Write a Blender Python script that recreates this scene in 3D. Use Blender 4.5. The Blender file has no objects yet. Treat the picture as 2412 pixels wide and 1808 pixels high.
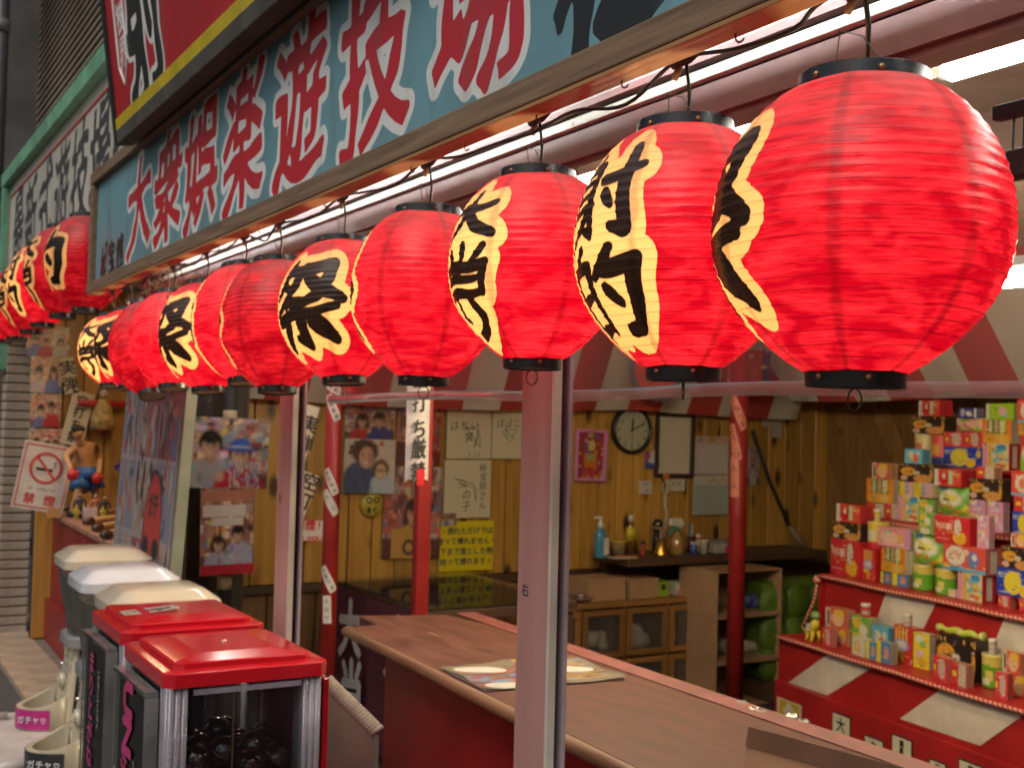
import bpy, bmesh, math, random
import numpy as np
from mathutils import Vector, Matrix, Euler
random.seed(11); np.random.seed(11)
scn = bpy.context.scene
C = scn.collection
R = math.radians
PI = math.pi

# ------------------------------------------------------------------ camera
FPX, SW, SH = 2750.0, 2412.0, 1808.0
YAW, PITCH, ROLL = R(30.45), R(1.94), R(1.4)
CAM = np.array([0.0, 0.0, 1.6])
FWD = np.array([math.sin(YAW)*math.cos(PITCH), math.cos(YAW)*math.cos(PITCH), math.sin(PITCH)])
_r0 = np.array([math.cos(YAW), -math.sin(YAW), 0.0]); _u0 = np.cross(_r0, FWD)
UPV = _u0*math.cos(ROLL) - _r0*math.sin(ROLL)
RGT = _r0*math.cos(ROLL) + _u0*math.sin(ROLL)
cd = bpy.data.cameras.new('camera')
cam = bpy.data.objects.new('camera', cd); C.objects.link(cam)
m4 = Matrix(((RGT[0], UPV[0], -FWD[0], CAM[0]), (RGT[1], UPV[1], -FWD[1], CAM[1]), (RGT[2], UPV[2], -FWD[2], CAM[2]), (0, 0, 0, 1)))
cam.matrix_world = m4
cd.sensor_fit = 'HORIZONTAL'; cd.sensor_width = 36.0; cd.lens = 36.0*FPX/SW
cd.clip_start = 0.05; cd.clip_end = 300
cd.dof.use_dof = True; cd.dof.focus_distance = 1.5; cd.dof.aperture_fstop = 10.0
scn.camera = cam

# ------------------------------------------------------------------ light of the arcade street: weak overcast daylight
SUN_EL, SUN_AZ = R(52), R(250)
w = bpy.data.worlds.new('World'); scn.world = w; w.use_nodes = True
wn = w.node_tree; bg = wn.nodes['Background']
sky = wn.nodes.new('ShaderNodeTexSky'); sky.sky_type = 'NISHITA'; sky.sun_disc = False
sky.sun_elevation = SUN_EL; sky.sun_rotation = SUN_AZ; sky.dust_density = 4.0; sky.air_density = 1.5
wn.links.new(sky.outputs[0], bg.inputs[0]); bg.inputs[1].default_value = 0.08
sl = bpy.data.lights.new('sun', 'SUN'); sl.energy = 1.5; sl.angle = R(30); sl.color = (1.0, 0.95, 0.88)
so = bpy.data.objects.new('sun', sl); C.objects.link(so)
_sd = Vector((-math.cos(SUN_EL)*0.8, -math.cos(SUN_EL)*0.6, math.sin(SUN_EL)))
so.rotation_euler = _sd.to_track_quat('Z', 'Y').to_euler(); so.location = (-4, -3, 8)
scn.view_settings.view_transform = 'Standard'; scn.view_settings.look = 'None'
scn.view_settings.gamma = 1.0; scn.view_settings.use_curve_mapping = False
scn.view_settings.exposure = 0.0
cy = scn.cycles
cy.use_denoising = True; cy.max_bounces = 6; cy.diffuse_bounces = 3; cy.glossy_bounces = 3
cy.transmission_bounces = 4; cy.transparent_max_bounces = 10; cy.caustics_reflective = False; cy.caustics_refractive = False
cy.sample_clamp_indirect = 4.0; cy.blur_glossy = 0.5

# ------------------------------------------------------------------ picture point -> point on a real plane of the place
def ray(px, py): return FWD*FPX + RGT*(px-SW/2) - UPV*(py-SH/2)
def onX(px, py, X): d = ray(px, py); return CAM + d*((X-CAM[0])/d[0])
def onY(px, py, Y): d = ray(px, py); return CAM + d*((Y-CAM[1])/d[1])
def onZ(px, py, Z): d = ray(px, py); return CAM + d*((Z-CAM[2])/d[2])
def onP(px, py, p0, n):
    d = ray(px, py); n = np.array(n); return CAM + d*(((np.array(p0)-CAM) @ n)/(d @ n))
KD = 2412/2212
def dY(x, y, Y): return onY(x*KD, y*KD, Y)
def dX(x, y, X): return onX(x*KD, y*KD, X)
def dZ(x, y, Z): return onZ(x*KD, y*KD, Z)

# ------------------------------------------------------------------ materials
MATS = {}
def nd(nt, t, **kw):
    n = nt.nodes.new(t)
    for k, v in kw.items():
        if k.startswith('i_'):
            n.inputs[int(k[2:])].default_value = v
        else: setattr(n, k, v)
    return n
def newmat(name):
    m = bpy.data.materials.new(name); m.use_nodes = True
    return m, m.node_tree, m.node_tree.nodes['Principled BSDF']
def c4(c): return (c[0], c[1], c[2], 1.0)
def rampmix(nt, fac, c1, c2, a=0.35, b=0.65):
    r = nd(nt, 'ShaderNodeValToRGB'); e = r.color_ramp.elements
    e[0].position = a; e[0].color = c4(c1); e[1].position = b; e[1].color = c4(c2)
    nt.links.new(fac, r.inputs[0]); return r.outputs[0]
def mixc(nt, fac, a, b):
    n = nd(nt, 'ShaderNodeMix', data_type='RGBA')
    for i, v in ((0, fac), (6, a), (7, b)):
        if hasattr(v, 'is_output'): nt.links.new(v, n.inputs[i])
        else: n.inputs[i].default_value = v if i == 0 else c4(v)
    return n.outputs[2]
def objcoord(nt, scale=(1, 1, 1)):
    t = nd(nt, 'ShaderNodeTexCoord'); mp = nd(nt, 'ShaderNodeMapping'); mp.inputs[3].default_value = scale
    nt.links.new(t.outputs[3], mp.inputs[0]); return mp.outputs[0]
def M(name, col=(.5, .5, .5), rough=.5, metal=0.0, var=.12, scale=9.0, stretch=(1, 1, 1), bump=0.0, coat=0.0, spec=.5,
      wear=None, wlev=.62, wscale=14.0):
    if name in MATS: return MATS[name]
    m, nt, b = newmat(name); MATS[name] = m
    b.inputs['Roughness'].default_value = rough; b.inputs['Metallic'].default_value = metal
    b.inputs['Specular IOR Level'].default_value = spec
    if coat: b.inputs['Coat Weight'].default_value = coat; b.inputs['Coat Roughness'].default_value = .12
    co = objcoord(nt, stretch)
    n = nd(nt, 'ShaderNodeTexNoise'); n.inputs['Scale'].default_value = scale; n.inputs['Detail'].default_value = 5
    nt.links.new(co, n.inputs['Vector'])
    out = rampmix(nt, n.outputs[0], [x*(1-var) for x in col], [min(1, x*(1+var)) for x in col])
    if wear:
        n2 = nd(nt, 'ShaderNodeTexNoise'); n2.inputs['Scale'].default_value = wscale; n2.inputs['Detail'].default_value = 7
        nt.links.new(co, n2.inputs['Vector'])
        mr = nd(nt, 'ShaderNodeMapRange'); mr.inputs[1].default_value = wlev; mr.inputs[2].default_value = wlev+.04
        nt.links.new(n2.outputs[0], mr.inputs[0])
        out = mixc(nt, mr.outputs[0], out, wear)
    nt.links.new(out, b.inputs['Base Color'])
    rr = nd(nt, 'ShaderNodeMapRange'); rr.inputs[3].default_value = max(.03, rough-.12); rr.inputs[4].default_value = min(1, rough+.12)
    nt.links.new(n.outputs[0], rr.inputs[0]); nt.links.new(rr.outputs[0], b.inputs['Roughness'])
    if bump:
        bp = nd(nt, 'ShaderNodeBump'); bp.inputs['Strength'].default_value = bump; bp.inputs['Distance'].default_value = .004
        nt.links.new(n.outputs[0], bp.inputs['Height']); nt.links.new(bp.outputs[0], b.inputs['Normal'])
    return m
def wood(name, c1, c2, axis=2, rough=.5, knots=0.0, gscale=40.0, dark=(.02, .01, .005), bump=.3, coat=0.0):
    if name in MATS: return MATS[name]
    m, nt, b = newmat(name); MATS[name] = m
    st = [1.0, 1.0, 1.0]; st[axis] = .05
    oi = nd(nt, 'ShaderNodeObjectInfo')
    tc = nd(nt, 'ShaderNodeTexCoord')
    ad = nd(nt, 'ShaderNodeVectorMath', operation='ADD')
    mu = nd(nt, 'ShaderNodeMath', operation='MULTIPLY', i_1=37.0); nt.links.new(oi.outputs['Random'], mu.inputs[0])
    nt.links.new(tc.outputs[3], ad.inputs[0]); nt.links.new(mu.outputs[0], ad.inputs[1])
    mp = nd(nt, 'ShaderNodeMapping'); mp.inputs[3].default_value = st; nt.links.new(ad.outputs[0], mp.inputs[0])
    n = nd(nt, 'ShaderNodeTexNoise'); n.inputs['Scale'].default_value = gscale; n.inputs['Detail'].default_value = 6; n.inputs['Distortion'].default_value = .6
    nt.links.new(mp.outputs[0], n.inputs['Vector'])
    out = rampmix(nt, n.outputs[0], c1, c2, .3, .7)
    rm = nd(nt, 'ShaderNodeMapRange'); rm.inputs[3].default_value = .78; rm.inputs[4].default_value = 1.18
    nt.links.new(oi.outputs['Random'], rm.inputs[0])
    hs = nd(nt, 'ShaderNodeHueSaturation'); nt.links.new(out, hs.inputs['Color']); nt.links.new(rm.outputs[0], hs.inputs['Value'])
    out = hs.outputs[0]
    if knots:
        s2 = [1.0, 1.0, 1.0]; s2[axis] = .45
        mp2 = nd(nt, 'ShaderNodeMapping'); mp2.inputs[3].default_value = s2; nt.links.new(ad.outputs[0], mp2.inputs[0])
        v = nd(nt, 'ShaderNodeTexVoronoi'); v.inputs['Scale'].default_value = 7.5; nt.links.new(mp2.outputs[0], v.inputs['Vector'])
        mr = nd(nt, 'ShaderNodeMapRange'); mr.inputs[1].default_value = knots; mr.inputs[2].default_value = knots*.45
        nt.links.new(v.outputs['Distance'], mr.inputs[0])
        out = mixc(nt, mr.outputs[0], out, dark)
    nt.links.new(out, b.inputs['Base Color']); b.inputs['Roughness'].default_value = rough
    if coat: b.inputs['Coat Weight'].default_value = coat; b.inputs['Coat Roughness'].default_value = .2
    bp = nd(nt, 'ShaderNodeBump'); bp.inputs['Strength'].default_value = bump; bp.inputs['Distance'].default_value = .003
    nt.links.new(n.outputs[0], bp.inputs['Height']); nt.links.new(bp.outputs[0], b.inputs['Normal'])
    return m
def emit(name, col, s):
    if name in MATS: return MATS[name]
    m, nt, b = newmat(name); MATS[name] = m
    b.inputs['Base Color'].default_value = c4(col); b.inputs['Emission Color'].default_value = c4(col)
    b.inputs['Emission Strength'].default_value = s; return m
def printm(name='print', rough=.35, coat=0.0, trans=False):
    """ink on paper or card: colours come from the mesh's own print attribute"""
    if name in MATS: return MATS[name]
    m, nt, b = newmat(name); MATS[name] = m
    a = nd(nt, 'ShaderNodeAttribute', attribute_name='Col')
    n = nd(nt, 'ShaderNodeTexNoise'); n.inputs['Scale'].default_value = 60; n.inputs['Detail'].default_value = 4
    nt.links.new(objcoord(nt), n.inputs['Vector'])
    mr = nd(nt, 'ShaderNodeMapRange'); mr.inputs[3].default_value = .86; mr.inputs[4].default_value = 1.1; nt.links.new(n.outputs[0], mr.inputs[0])
    hs = nd(nt, 'ShaderNodeHueSaturation'); nt.links.new(a.outputs[0], hs.inputs['Color']); nt.links.new(mr.outputs[0], hs.inputs['Value'])
    nt.links.new(hs.outputs[0], b.inputs['Base Color']); b.inputs['Roughness'].default_value = rough
    if coat: b.inputs['Coat Weight'].default_value = coat; b.inputs['Coat Roughness'].default_value = .08
    return m
def clearm(name, tint=(1, 1, 1), haze=.08, rough=.05, ior=1.4, hazecol=(.8, .8, .8)):
    """thin clear sheet: see-through, a reflection that grows at grazing angles and a little milky haze"""
    if name in MATS: return MATS[name]
    m = bpy.data.materials.new(name); m.use_nodes = True; MATS[name] = m
    nt = m.node_tree; nt.nodes.clear()
    o = nd(nt, 'ShaderNodeOutputMaterial'); t = nd(nt, 'ShaderNodeBsdfTransparent'); t.inputs[0].default_value = c4(tint)
    g = nd(nt, 'ShaderNodeBsdfGlossy'); g.inputs['Roughness'].default_value = rough
    d = nd(nt, 'ShaderNodeBsdfDiffuse'); d.inputs[0].default_value = c4(hazecol)
    f = nd(nt, 'ShaderNodeFresnel'); f.inputs[0].default_value = ior
    n = nd(nt, 'ShaderNodeTexNoise'); n.inputs['Scale'].default_value = 6; n.inputs['Detail'].default_value = 6
    nt.links.new(objcoord(nt), n.inputs['Vector'])
    mr = nd(nt, 'ShaderNodeMapRange'); mr.inputs[1].default_value = .3; mr.inputs[2].default_value = .7
    mr.inputs[3].default_value = haze*.6; mr.inputs[4].default_value = haze*1.4; nt.links.new(n.outputs[0], mr.inputs[0])
    m1 = nd(nt, 'ShaderNodeMixShader'); m2 = nd(nt, 'ShaderNodeMixShader')
    nt.links.new(mr.outputs[0], m1.inputs[0]); nt.links.new(t.outputs[0], m1.inputs[1]); nt.links.new(d.outputs[0], m1.inputs[2])
    nt.links.new(f.outputs[0], m2.inputs[0]); nt.links.new(m1.outputs[0], m2.inputs[1]); nt.links.new(g.outputs[0], m2.inputs[2])
    nt.links.new(m2.outputs[0], o.inputs[0]); return m

# ------------------------------------------------------------------ mesh building
class MB:
    def __init__(s): s.v = []; s.f = []; s.mi = []; s.cur = 0
    def add(s, vs, fs):
        o = len(s.v); s.v += [tuple(map(float, p)) for p in vs]; s.f += [tuple(i+o for i in f) for f in fs]; s.mi += [s.cur]*len(fs); return s
    def box(s, x0, x1, y0, y1, z0, z1):
        return s.add([(x0, y0, z0), (x1, y0, z0), (x1, y1, z0), (x0, y1, z0), (x0, y0, z1), (x1, y0, z1), (x1, y1, z1), (x0, y1, z1)],
                     [(0, 3, 2, 1), (4, 5, 6, 7), (0, 1, 5, 4), (1, 2, 6, 5), (2, 3, 7, 6), (3, 0, 4, 7)])
    def tube(s, pts, r, n=8, cap=True):
        pts = [Vector(p) for p in pts]; rr = r if hasattr(r, '__len__') else [r]*len(pts)
        vs = []; up = None
        for i, p in enumerate(pts):
            t = (pts[min(i+1, len(pts)-1)] - pts[max(i-1, 0)]).normalized()
            if up is None: up = t.orthogonal().normalized()
            a = up - t*up.dot(t)
            a = a.normalized() if a.length > 1e-6 else t.orthogonal().normalized(); up = a
            b = t.cross(a)
            for k in range(n):
                q = 2*PI*k/n; vs.append(p + (a*math.cos(q) + b*math.sin(q))*rr[i])
        fs = [(i*n+k, i*n+(k+1) % n, (i+1)*n+(k+1) % n, (i+1)*n+k) for i in range(len(pts)-1) for k in range(n)]
        if cap: fs += [tuple(range(n-1, -1, -1)), tuple(range((len(pts)-1)*n, len(pts)*n))]
        return s.add(vs, fs)
    def lathe(s, prof, n=24, c=(0, 0, 0), close=False):
        vs = [(c[0]+r*math.cos(2*PI*k/n), c[1]+r*math.sin(2*PI*k/n), c[2]+z) for r, z in prof for k in range(n)]
        m_ = len(prof)
        fs = [(i*n+k, i*n+(k+1) % n, (i+1)*n+(k+1) % n, (i+1)*n+k) for i in range(m_-1) for k in range(n)]
        if close: fs += [((m_-1)*n+k, (m_-1)*n+(k+1) % n, (k+1) % n, k) for k in range(n)]
        else:
            if prof[0][0] > 1e-5: fs.append(tuple(range(n-1, -1, -1)))
            if prof[-1][0] > 1e-5: fs.append(tuple(range((m_-1)*n, m_*n)))
        return s.add(vs, fs)
    def prism(s, poly, z0, z1, ax='z'):
        n = len(poly)
        def q(a, b, c): return {'z': (a, b, c), 'x': (c, a, b), 'y': (a, c, b)}[ax]
        vs = [q(a, b, z0) for a, b in poly] + [q(a, b, z1) for a, b in poly]
        fs = [tuple(range(n-1, -1, -1)), tuple(range(n, 2*n))] + [(i, (i+1) % n, n+(i+1) % n, n+i) for i in range(n)]
        if ax == 'y': fs = [f[::-1] for f in fs]
        return s.add(vs, fs)
    def ball(s, c, r, nu=12, nv=8, sc=(1, 1, 1)):
        pr = [(max(1e-6, r*math.sin(PI*i/nv)), -r*math.cos(PI*i/nv)) for i in range(nv+1)]
        o = len(s.v); s.lathe(pr, nu)
        for i in range(o, len(s.v)):
            x, y, z = s.v[i]; s.v[i] = (c[0]+x*sc[0], c[1]+y*sc[1], c[2]+z*sc[2])
        return s
    def xf(s, mat, start=0):
        for i in range(start, len(s.v)): s.v[i] = tuple(mat @ Vector(s.v[i]))
        return s
    def mesh(s, name):
        me = bpy.data.meshes.new(name); me.from_pydata(s.v, [], s.f)
        if any(s.mi): me.polygons.foreach_set('material_index', s.mi)
        me.update(); return me
    def obj(s, name, mat, parent=None, smooth=False, bevel=0.0, loc=None, rot=None):
        return mkobj(name, s.mesh(name), mat, parent, smooth, bevel, loc, rot)
def mkobj(name, me, mat, parent=None, smooth=False, bevel=0.0, loc=None, rot=None):
    o = bpy.data.objects.new(name, me); C.objects.link(o)
    for m in (mat if isinstance(mat, (list, tuple)) else [mat]): me.materials.append(m)
    if smooth: me.shade_smooth()
    if bevel:
        b = o.modifiers.new('bevel', 'BEVEL'); b.width = bevel; b.segments = 2; b.limit_method = 'ANGLE'; b.angle_limit = R(40)
    if parent is not None: o.parent = parent
    if loc is not None: o.location = Vector(loc)
    if rot is not None: o.rotation_euler = rot
    return o
def smoothsharp(o, ang=35):
    me = o.data; me.shade_smooth()
    try: me.set_sharp_from_angle(angle=R(ang))
    except Exception: pass
    return o
def thing(name, label, cat, loc=(0, 0, 0), rotz=0.0, group=None, rot=None):
    o = bpy.data.objects.new(name, None); C.objects.link(o); o.empty_display_size = .05
    o.location = Vector(loc); o.rotation_euler = rot if rot is not None else (0, 0, rotz)
    return tag(o, label, cat, group)
def tag(o, label, cat, group=None):
    o['label'] = label; o['category'] = cat
    if group: o['group'] = group
    return o
def struct(o): o['kind'] = 'structure'; return o

# ------------------------------------------------------------------ lettering
GL = {}
def glyph_mesh(ch):
    if ch in GL: return GL[ch]
    c = bpy.data.curves.new('g', 'FONT'); c.body = ch; c.resolution_u = 3
    o = bpy.data.objects.new('g', c); C.objects.link(o)
    me = o.evaluated_get(bpy.context.evaluated_depsgraph_get()).to_mesh()
    v = np.array([p.co[:2] for p in me.vertices]) if len(me.vertices) else np.zeros((0, 2))
    f = [tuple(p.vertices) for p in me.polygons]
    cnt = {}
    for p in f:
        for a, b in zip(p, p[1:]+p[:1]):
            k = (min(a, b), max(a, b)); cnt[k] = cnt.get(k, 0)+1
    seg = np.array([[*v[a], *v[b]] for (a, b), q in cnt.items() if q == 1]) if len(v) else np.zeros((0, 4))
    bpy.data.objects.remove(o); bpy.data.curves.remove(c)
    GL[ch] = (v, f, seg); return GL[ch]
def glyph_fit(ch, cx, cy, w_, h_, shear=0.0):
    """outline of a character stretched to a box; returns verts, faces, segments"""
    v, f, s = glyph_mesh(ch)
    lo, hi = v.min(0), v.max(0); sc = np.array([w_, h_])/np.maximum(hi-lo, 1e-3)
    def t(p):
        q = (p-(lo+hi)/2)*sc; q = q.copy(); q[:, 1] += q[:, 0]*shear; q[:, 0] += cx; q[:, 1] += cy; return q
    return t(v), f, np.hstack([t(s[:, :2]), t(s[:, 2:])])
def sdf(pts, seg):
    """signed distance of points to closed outlines (negative inside)"""
    out = np.empty(len(pts))
    a = seg[:, :2]; b = seg[:, 2:]; ab = b-a; l2 = np.maximum((ab**2).sum(1), 1e-14)
    for i in range(0, len(pts), 4000):
        p = pts[i:i+4000, None, :]
        t = np.clip(((p-a)*ab).sum(2)/l2, 0, 1)
        d = np.sqrt((((a+t[..., None]*ab)-p)**2).sum(2)).min(1)
        cr = ((a[:, 1] > p[..., 1]) != (b[:, 1] > p[..., 1])) & (p[..., 0] < (b[:, 0]-a[:, 0])*(p[..., 1]-a[:, 1])/np.where(np.abs(ab[:, 1]) < 1e-12, 1e-12, ab[:, 1])+a[:, 0])
        out[i:i+4000] = np.where(cr.sum(1) % 2 == 1, -d, d)
    return out
def text_mb(s_, size, vertical=False, gap=1.06, bold=0.0, shear=0.0, hfac=1.0):
    """lettering as a flat mesh in the XZ plane facing -Y, centred on the origin"""
    mb = MB(); lines = s_.split('\n'); pos = []
    if vertical:
        n = len(s_)
        for i, ch in enumerate(s_): pos.append((ch, 0.0, (n-1)/2*size*gap - i*size*gap))
    else:
        for j, ln in enumerate(lines):
            wd = [(.62 if ord(c) < 256 else 1.0)*size*gap for c in ln]; x = -sum(wd)/2
            y = ((len(lines)-1)/2 - j)*size*1.35
            for c, w_ in zip(ln, wd): pos.append((c, x+w_/2, y)); x += w_
    for ch, x, y in pos:
        if ch == ' ': continue
        v, f, _ = glyph_mesh(ch)
        if not len(v): continue
        lo, hi = v.min(0), v.max(0); k = size
        q = (v-(lo+hi)/2)*k; q[:, 0] *= hfac
        if ord(ch) >= 256 or ch.isalnum(): dy = 0
        else: dy = ((lo+hi)/2)[1]*k - .36*k
        if bold:
            for dx_, dz_ in ((-bold, 0), (bold, 0), (0, bold), (0, -bold)):
                mb.add([(x+a+dx_, -.0002*(dx_ > 0)-.0004*(dz_ > 0)-.0006*(dz_ < 0), y+dy+b+a*shear+dz_) for a, b in q], f)
        else: mb.add([(x+a, 0, y+dy+b+a*shear) for a, b in q], f)
    return mb
def lettering(parent, s_, size, loc, mat, rot=(0, 0, 0), **kw):
    return text_mb(s_, size, **kw).obj('lettering', mat, parent, loc=loc, rot=rot)

# ------------------------------------------------------------------ printed sheets
class Pic:
    """a small numpy picture, painted with soft shapes, that becomes the print of a sheet or box face"""
    def __init__(s, w_, h_, col=(1, 1, 1)): s.w, s.h = w_, h_; s.a = np.ones((h_, w_, 3))*np.array(col); s.X, s.Y = np.meshgrid((np.arange(w_)+.5)/w_, 1-(np.arange(h_)+.5)/h_)
    def put(s, m, col): m = np.clip(m, 0, 1)[..., None]; s.a = s.a*(1-m)+np.array(col)*m; return s
    def ell(s, cx, cy, rx, ry, col, soft=.15, rot=0.0):
        dx, dy = s.X-cx, s.Y-cy
        if rot: c, k = math.cos(rot), math.sin(rot); asp = s.h/s.w; dx, dy = dx*c+dy*k*asp, -dx*k/asp+dy*c
        d = np.sqrt((dx/rx)**2+(dy/ry)**2); return s.put((1+soft/2-d)/max(soft, 1e-3), col)
    def rect(s, x0, x1, y0, y1, col): return s.put(((s.X > x0) & (s.X < x1) & (s.Y > y0) & (s.Y < y1))*1.0, col)
    def noise(s, cols, n=40, rx=(.02, .08), ry=(.02, .08), y0=0, y1=1, x0=0, x1=1, rng=random):
        for _ in range(n): s.ell(rng.uniform(x0, x1), rng.uniform(y0, y1), rng.uniform(*rx), rng.uniform(*ry), rng.choice(cols), .4)
        return s
    def blur(s, n=1):
        for _ in range(n):
            p = np.pad(s.a, ((1, 1), (1, 1), (0, 0)), 'edge'); s.a = (p[:-2, 1:-1]+p[2:, 1:-1]+p[1:-1, :-2]+p[1:-1, 2:]+2*p[1:-1, 1:-1])/6
        return s
    def text(s, t, cx, cy, w_, h_, col, bold=0.0):
        n = len(t)
        asp = s.w/s.h
        pts = np.stack([s.X.ravel(), s.Y.ravel()], 1)
        m = np.zeros(len(pts))
        for i, ch in enumerate(t):
            if ch == ' ': continue
            _, _, sg = glyph_fit(ch, cx-w_/2+(i+.5)*w_/n, cy, w_/n*.86, h_)
            k = np.array([1, 1/asp, 1, 1/asp]); d = sdf(pts*k[:2], sg*k); px = 1/s.w
            m = np.maximum(m, np.clip((bold*px-d)/px+.5, 0, 1))
        return s.put(m.reshape(s.h, s.w), col)
def sheet_mesh(name, w_, h_, pic, bend=None, thick=0.0):
    """upright printed sheet in XZ facing -Y, origin at the centre; colours per corner from the picture"""
    nx, ny = pic.w, pic.h
    xs = np.linspace(-w_/2, w_/2, nx+1); zs = np.linspace(h_/2, -h_/2, ny+1)
    Xg, Zg = np.meshgrid(xs, zs); Yg = np.zeros_like(Xg)
    if bend: Yg = bend(Xg/w_, Zg/h_)
    v = np.stack([Xg, Yg, Zg], 2).reshape(-1, 3)
    i = (np.arange(ny)[:, None]*(nx+1)+np.arange(nx)[None, :]).ravel()
    f = np.stack([i, i+nx+1, i+nx+2, i+1], 1)
    me = bpy.data.meshes.new(name); me.vertices.add(len(v)); me.vertices.foreach_set('co', v.ravel())
    me.loops.add(f.size); me.loops.foreach_set('vertex_index', f.ravel().astype(np.int32))
    me.polygons.add(len(f)); me.polygons.foreach_set('loop_start', (np.arange(len(f))*4).astype(np.int32))
    me.update(calc_edges=True)
    at = me.attributes.new('Col', 'FLOAT_COLOR', 'FACE')
    cc = np.concatenate([pic.a.reshape(-1, 3), np.ones((nx*ny, 1))], 1)
    at.data.foreach_set('color', cc.ravel().astype(np.float32)); return me
# ================================================================== ground
m_road = M('asphalt', (.06, .058, .055), .85, var=.25, scale=30, bump=.4)
m_tile = M('beige_paving', (.33, .25, .17), .7, var=.18, scale=6, bump=.15)
m_floor = M('stall_floor', (.05, .035, .028), .7, var=.25, scale=5)
struct(MB().box(-40, 1.0, -40, 60, -.3, 0).obj('road', m_road))
pv = struct(MB().box(1.004, 1.45, -6, 14, -.3, .012).obj('pavement', M('grout', (.16, .13, .1), .9)))
tm = MB().box(-.147, .147, -.147, .147, 0, .01).mesh('paving_tile')
tm.materials.append(m_tile)
for j in range(16):
    o = bpy.data.objects.new('paving_tile', tm); C.objects.link(o); o.parent = pv; o.location = (1.17, 5.2+j*.3, .006)
struct(MB().box(1.454, 7.5, -6, 14, -.3, .004).obj('floor', m_floor))

# ================================================================== lanterns
def paper_mat():
    m = bpy.data.materials.new('lantern_paper'); m.use_nodes = True; nt = m.node_tree; nt.nodes.clear()
    o = nd(nt, 'ShaderNodeOutputMaterial')
    ink = nd(nt, 'ShaderNodeAttribute', attribute_name='ink').outputs['Fac']
    rib = nd(nt, 'ShaderNodeAttribute', attribute_name='rib').outputs['Fac']
    seam = nd(nt, 'ShaderNodeAttribute', attribute_name='seam').outputs['Fac']
    def mr(x, a, b, c=0.0, d=1.0):
        n = nd(nt, 'ShaderNodeMapRange'); nt.links.new(x, n.inputs[0])
        for i, v in ((1, a), (2, b), (3, c), (4, d)): n.inputs[i].default_value = v
        return n.outputs[0]
    def ma(op, x, y):
        n = nd(nt, 'ShaderNodeMath', operation=op)
        for i, v in ((0, x), (1, y)):
            if hasattr(v, 'is_output'): nt.links.new(v, n.inputs[i])
            else: n.inputs[i].default_value = v
        return n.outputs[0]
    oi = nd(nt, 'ShaderNodeObjectInfo'); tc = nd(nt, 'ShaderNodeTexCoord')
    ad = nd(nt, 'ShaderNodeVectorMath', operation='ADD')
    nt.links.new(tc.outputs[3], ad.inputs[0]); nt.links.new(ma('MULTIPLY', oi.outputs['Random'], 13.0), ad.inputs[1])
    def noise(sc, scale, det=4, dist=0.0):
        mp = nd(nt, 'ShaderNodeMapping'); mp.inputs[3].default_value = sc; nt.links.new(ad.outputs[0], mp.inputs[0])
        n = nd(nt, 'ShaderNodeTexNoise'); n.inputs['Scale'].default_value = scale; n.inputs['Detail'].default_value = det
        n.inputs['Distortion'].default_value = dist; nt.links.new(mp.outputs[0], n.inputs['Vector']); return n.outputs[0]
    dab = noise((1, 1, 2.2), 13, 4, .9)      # patches of thicker and thinner paint
    brush = noise((1, 1, 11), 30, 6, .5)      # brush streaks along the hoops
    inkn = ma('ADD', ink, ma('MULTIPLY', ma('SUBTRACT', noise((1, 1, 1), 55, 2), .5), .0014))
    black = mr(inkn, .0007, -.0007); cream = mr(inkn, .0205, .0193)
    paint = ma('MULTIPLY', mr(dab, .36, .66, .55, 1.28), mr(brush, .3, .7, .66, 1.28))
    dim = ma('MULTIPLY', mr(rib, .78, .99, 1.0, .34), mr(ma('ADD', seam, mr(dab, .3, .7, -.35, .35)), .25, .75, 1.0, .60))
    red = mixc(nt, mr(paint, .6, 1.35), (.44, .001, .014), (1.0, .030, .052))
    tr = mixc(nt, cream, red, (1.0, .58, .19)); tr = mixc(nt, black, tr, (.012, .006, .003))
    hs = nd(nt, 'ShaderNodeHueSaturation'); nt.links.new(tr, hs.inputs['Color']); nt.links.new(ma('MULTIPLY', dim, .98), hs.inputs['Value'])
    rf = mixc(nt, cream, (.30, .006, .014), (.52, .36, .20)); rf = mixc(nt, black, rf, (.008, .008, .008))
    geo = nd(nt, 'ShaderNodeNewGeometry'); sx = nd(nt, 'ShaderNodeSeparateXYZ'); nt.links.new(geo.outputs['Normal'], sx.inputs[0])
    dust = ma('MULTIPLY', mr(sx.outputs[2], .12, .85), mr(noise((1, 1, 3), 12, 5), .3, .66, .2, .7))
    rf = mixc(nt, dust, rf, (.46, .33, .30))
    hs2 = nd(nt, 'ShaderNodeHueSaturation'); nt.links.new(hs.outputs[0], hs2.inputs['Color']); nt.links.new(mr(dust, 0, 1, 1, .55), hs2.inputs['Value'])
    p = nd(nt, 'ShaderNodeBsdfPrincipled'); nt.links.new(rf, p.inputs['Base Color']); p.inputs['Specular IOR Level'].default_value = .42
    nt.links.new(ma('ADD', mr(dust, 0, 1, .22, .7), mr(brush, .3, .7, -.05, .08)), p.inputs['Roughness'])
    bp = nd(nt, 'ShaderNodeBump'); bp.inputs['Strength'].default_value = .22; bp.inputs['Distance'].default_value = .004
    nt.links.new(brush, bp.inputs['Height']); nt.links.new(bp.outputs[0], p.inputs['Normal'])
    t = nd(nt, 'ShaderNodeBsdfTranslucent'); nt.links.new(hs2.outputs[0], t.inputs[0])
    mx = nd(nt, 'ShaderNodeMixShader'); mx.inputs[0].default_value = .56
    nt.links.new(p.outputs[0], mx.inputs[1]); nt.links.new(t.outputs[0], mx.inputs[2]); nt.links.new(mx.outputs[0], o.inputs[0])
    return m
m_paper = paper_mat()
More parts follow.
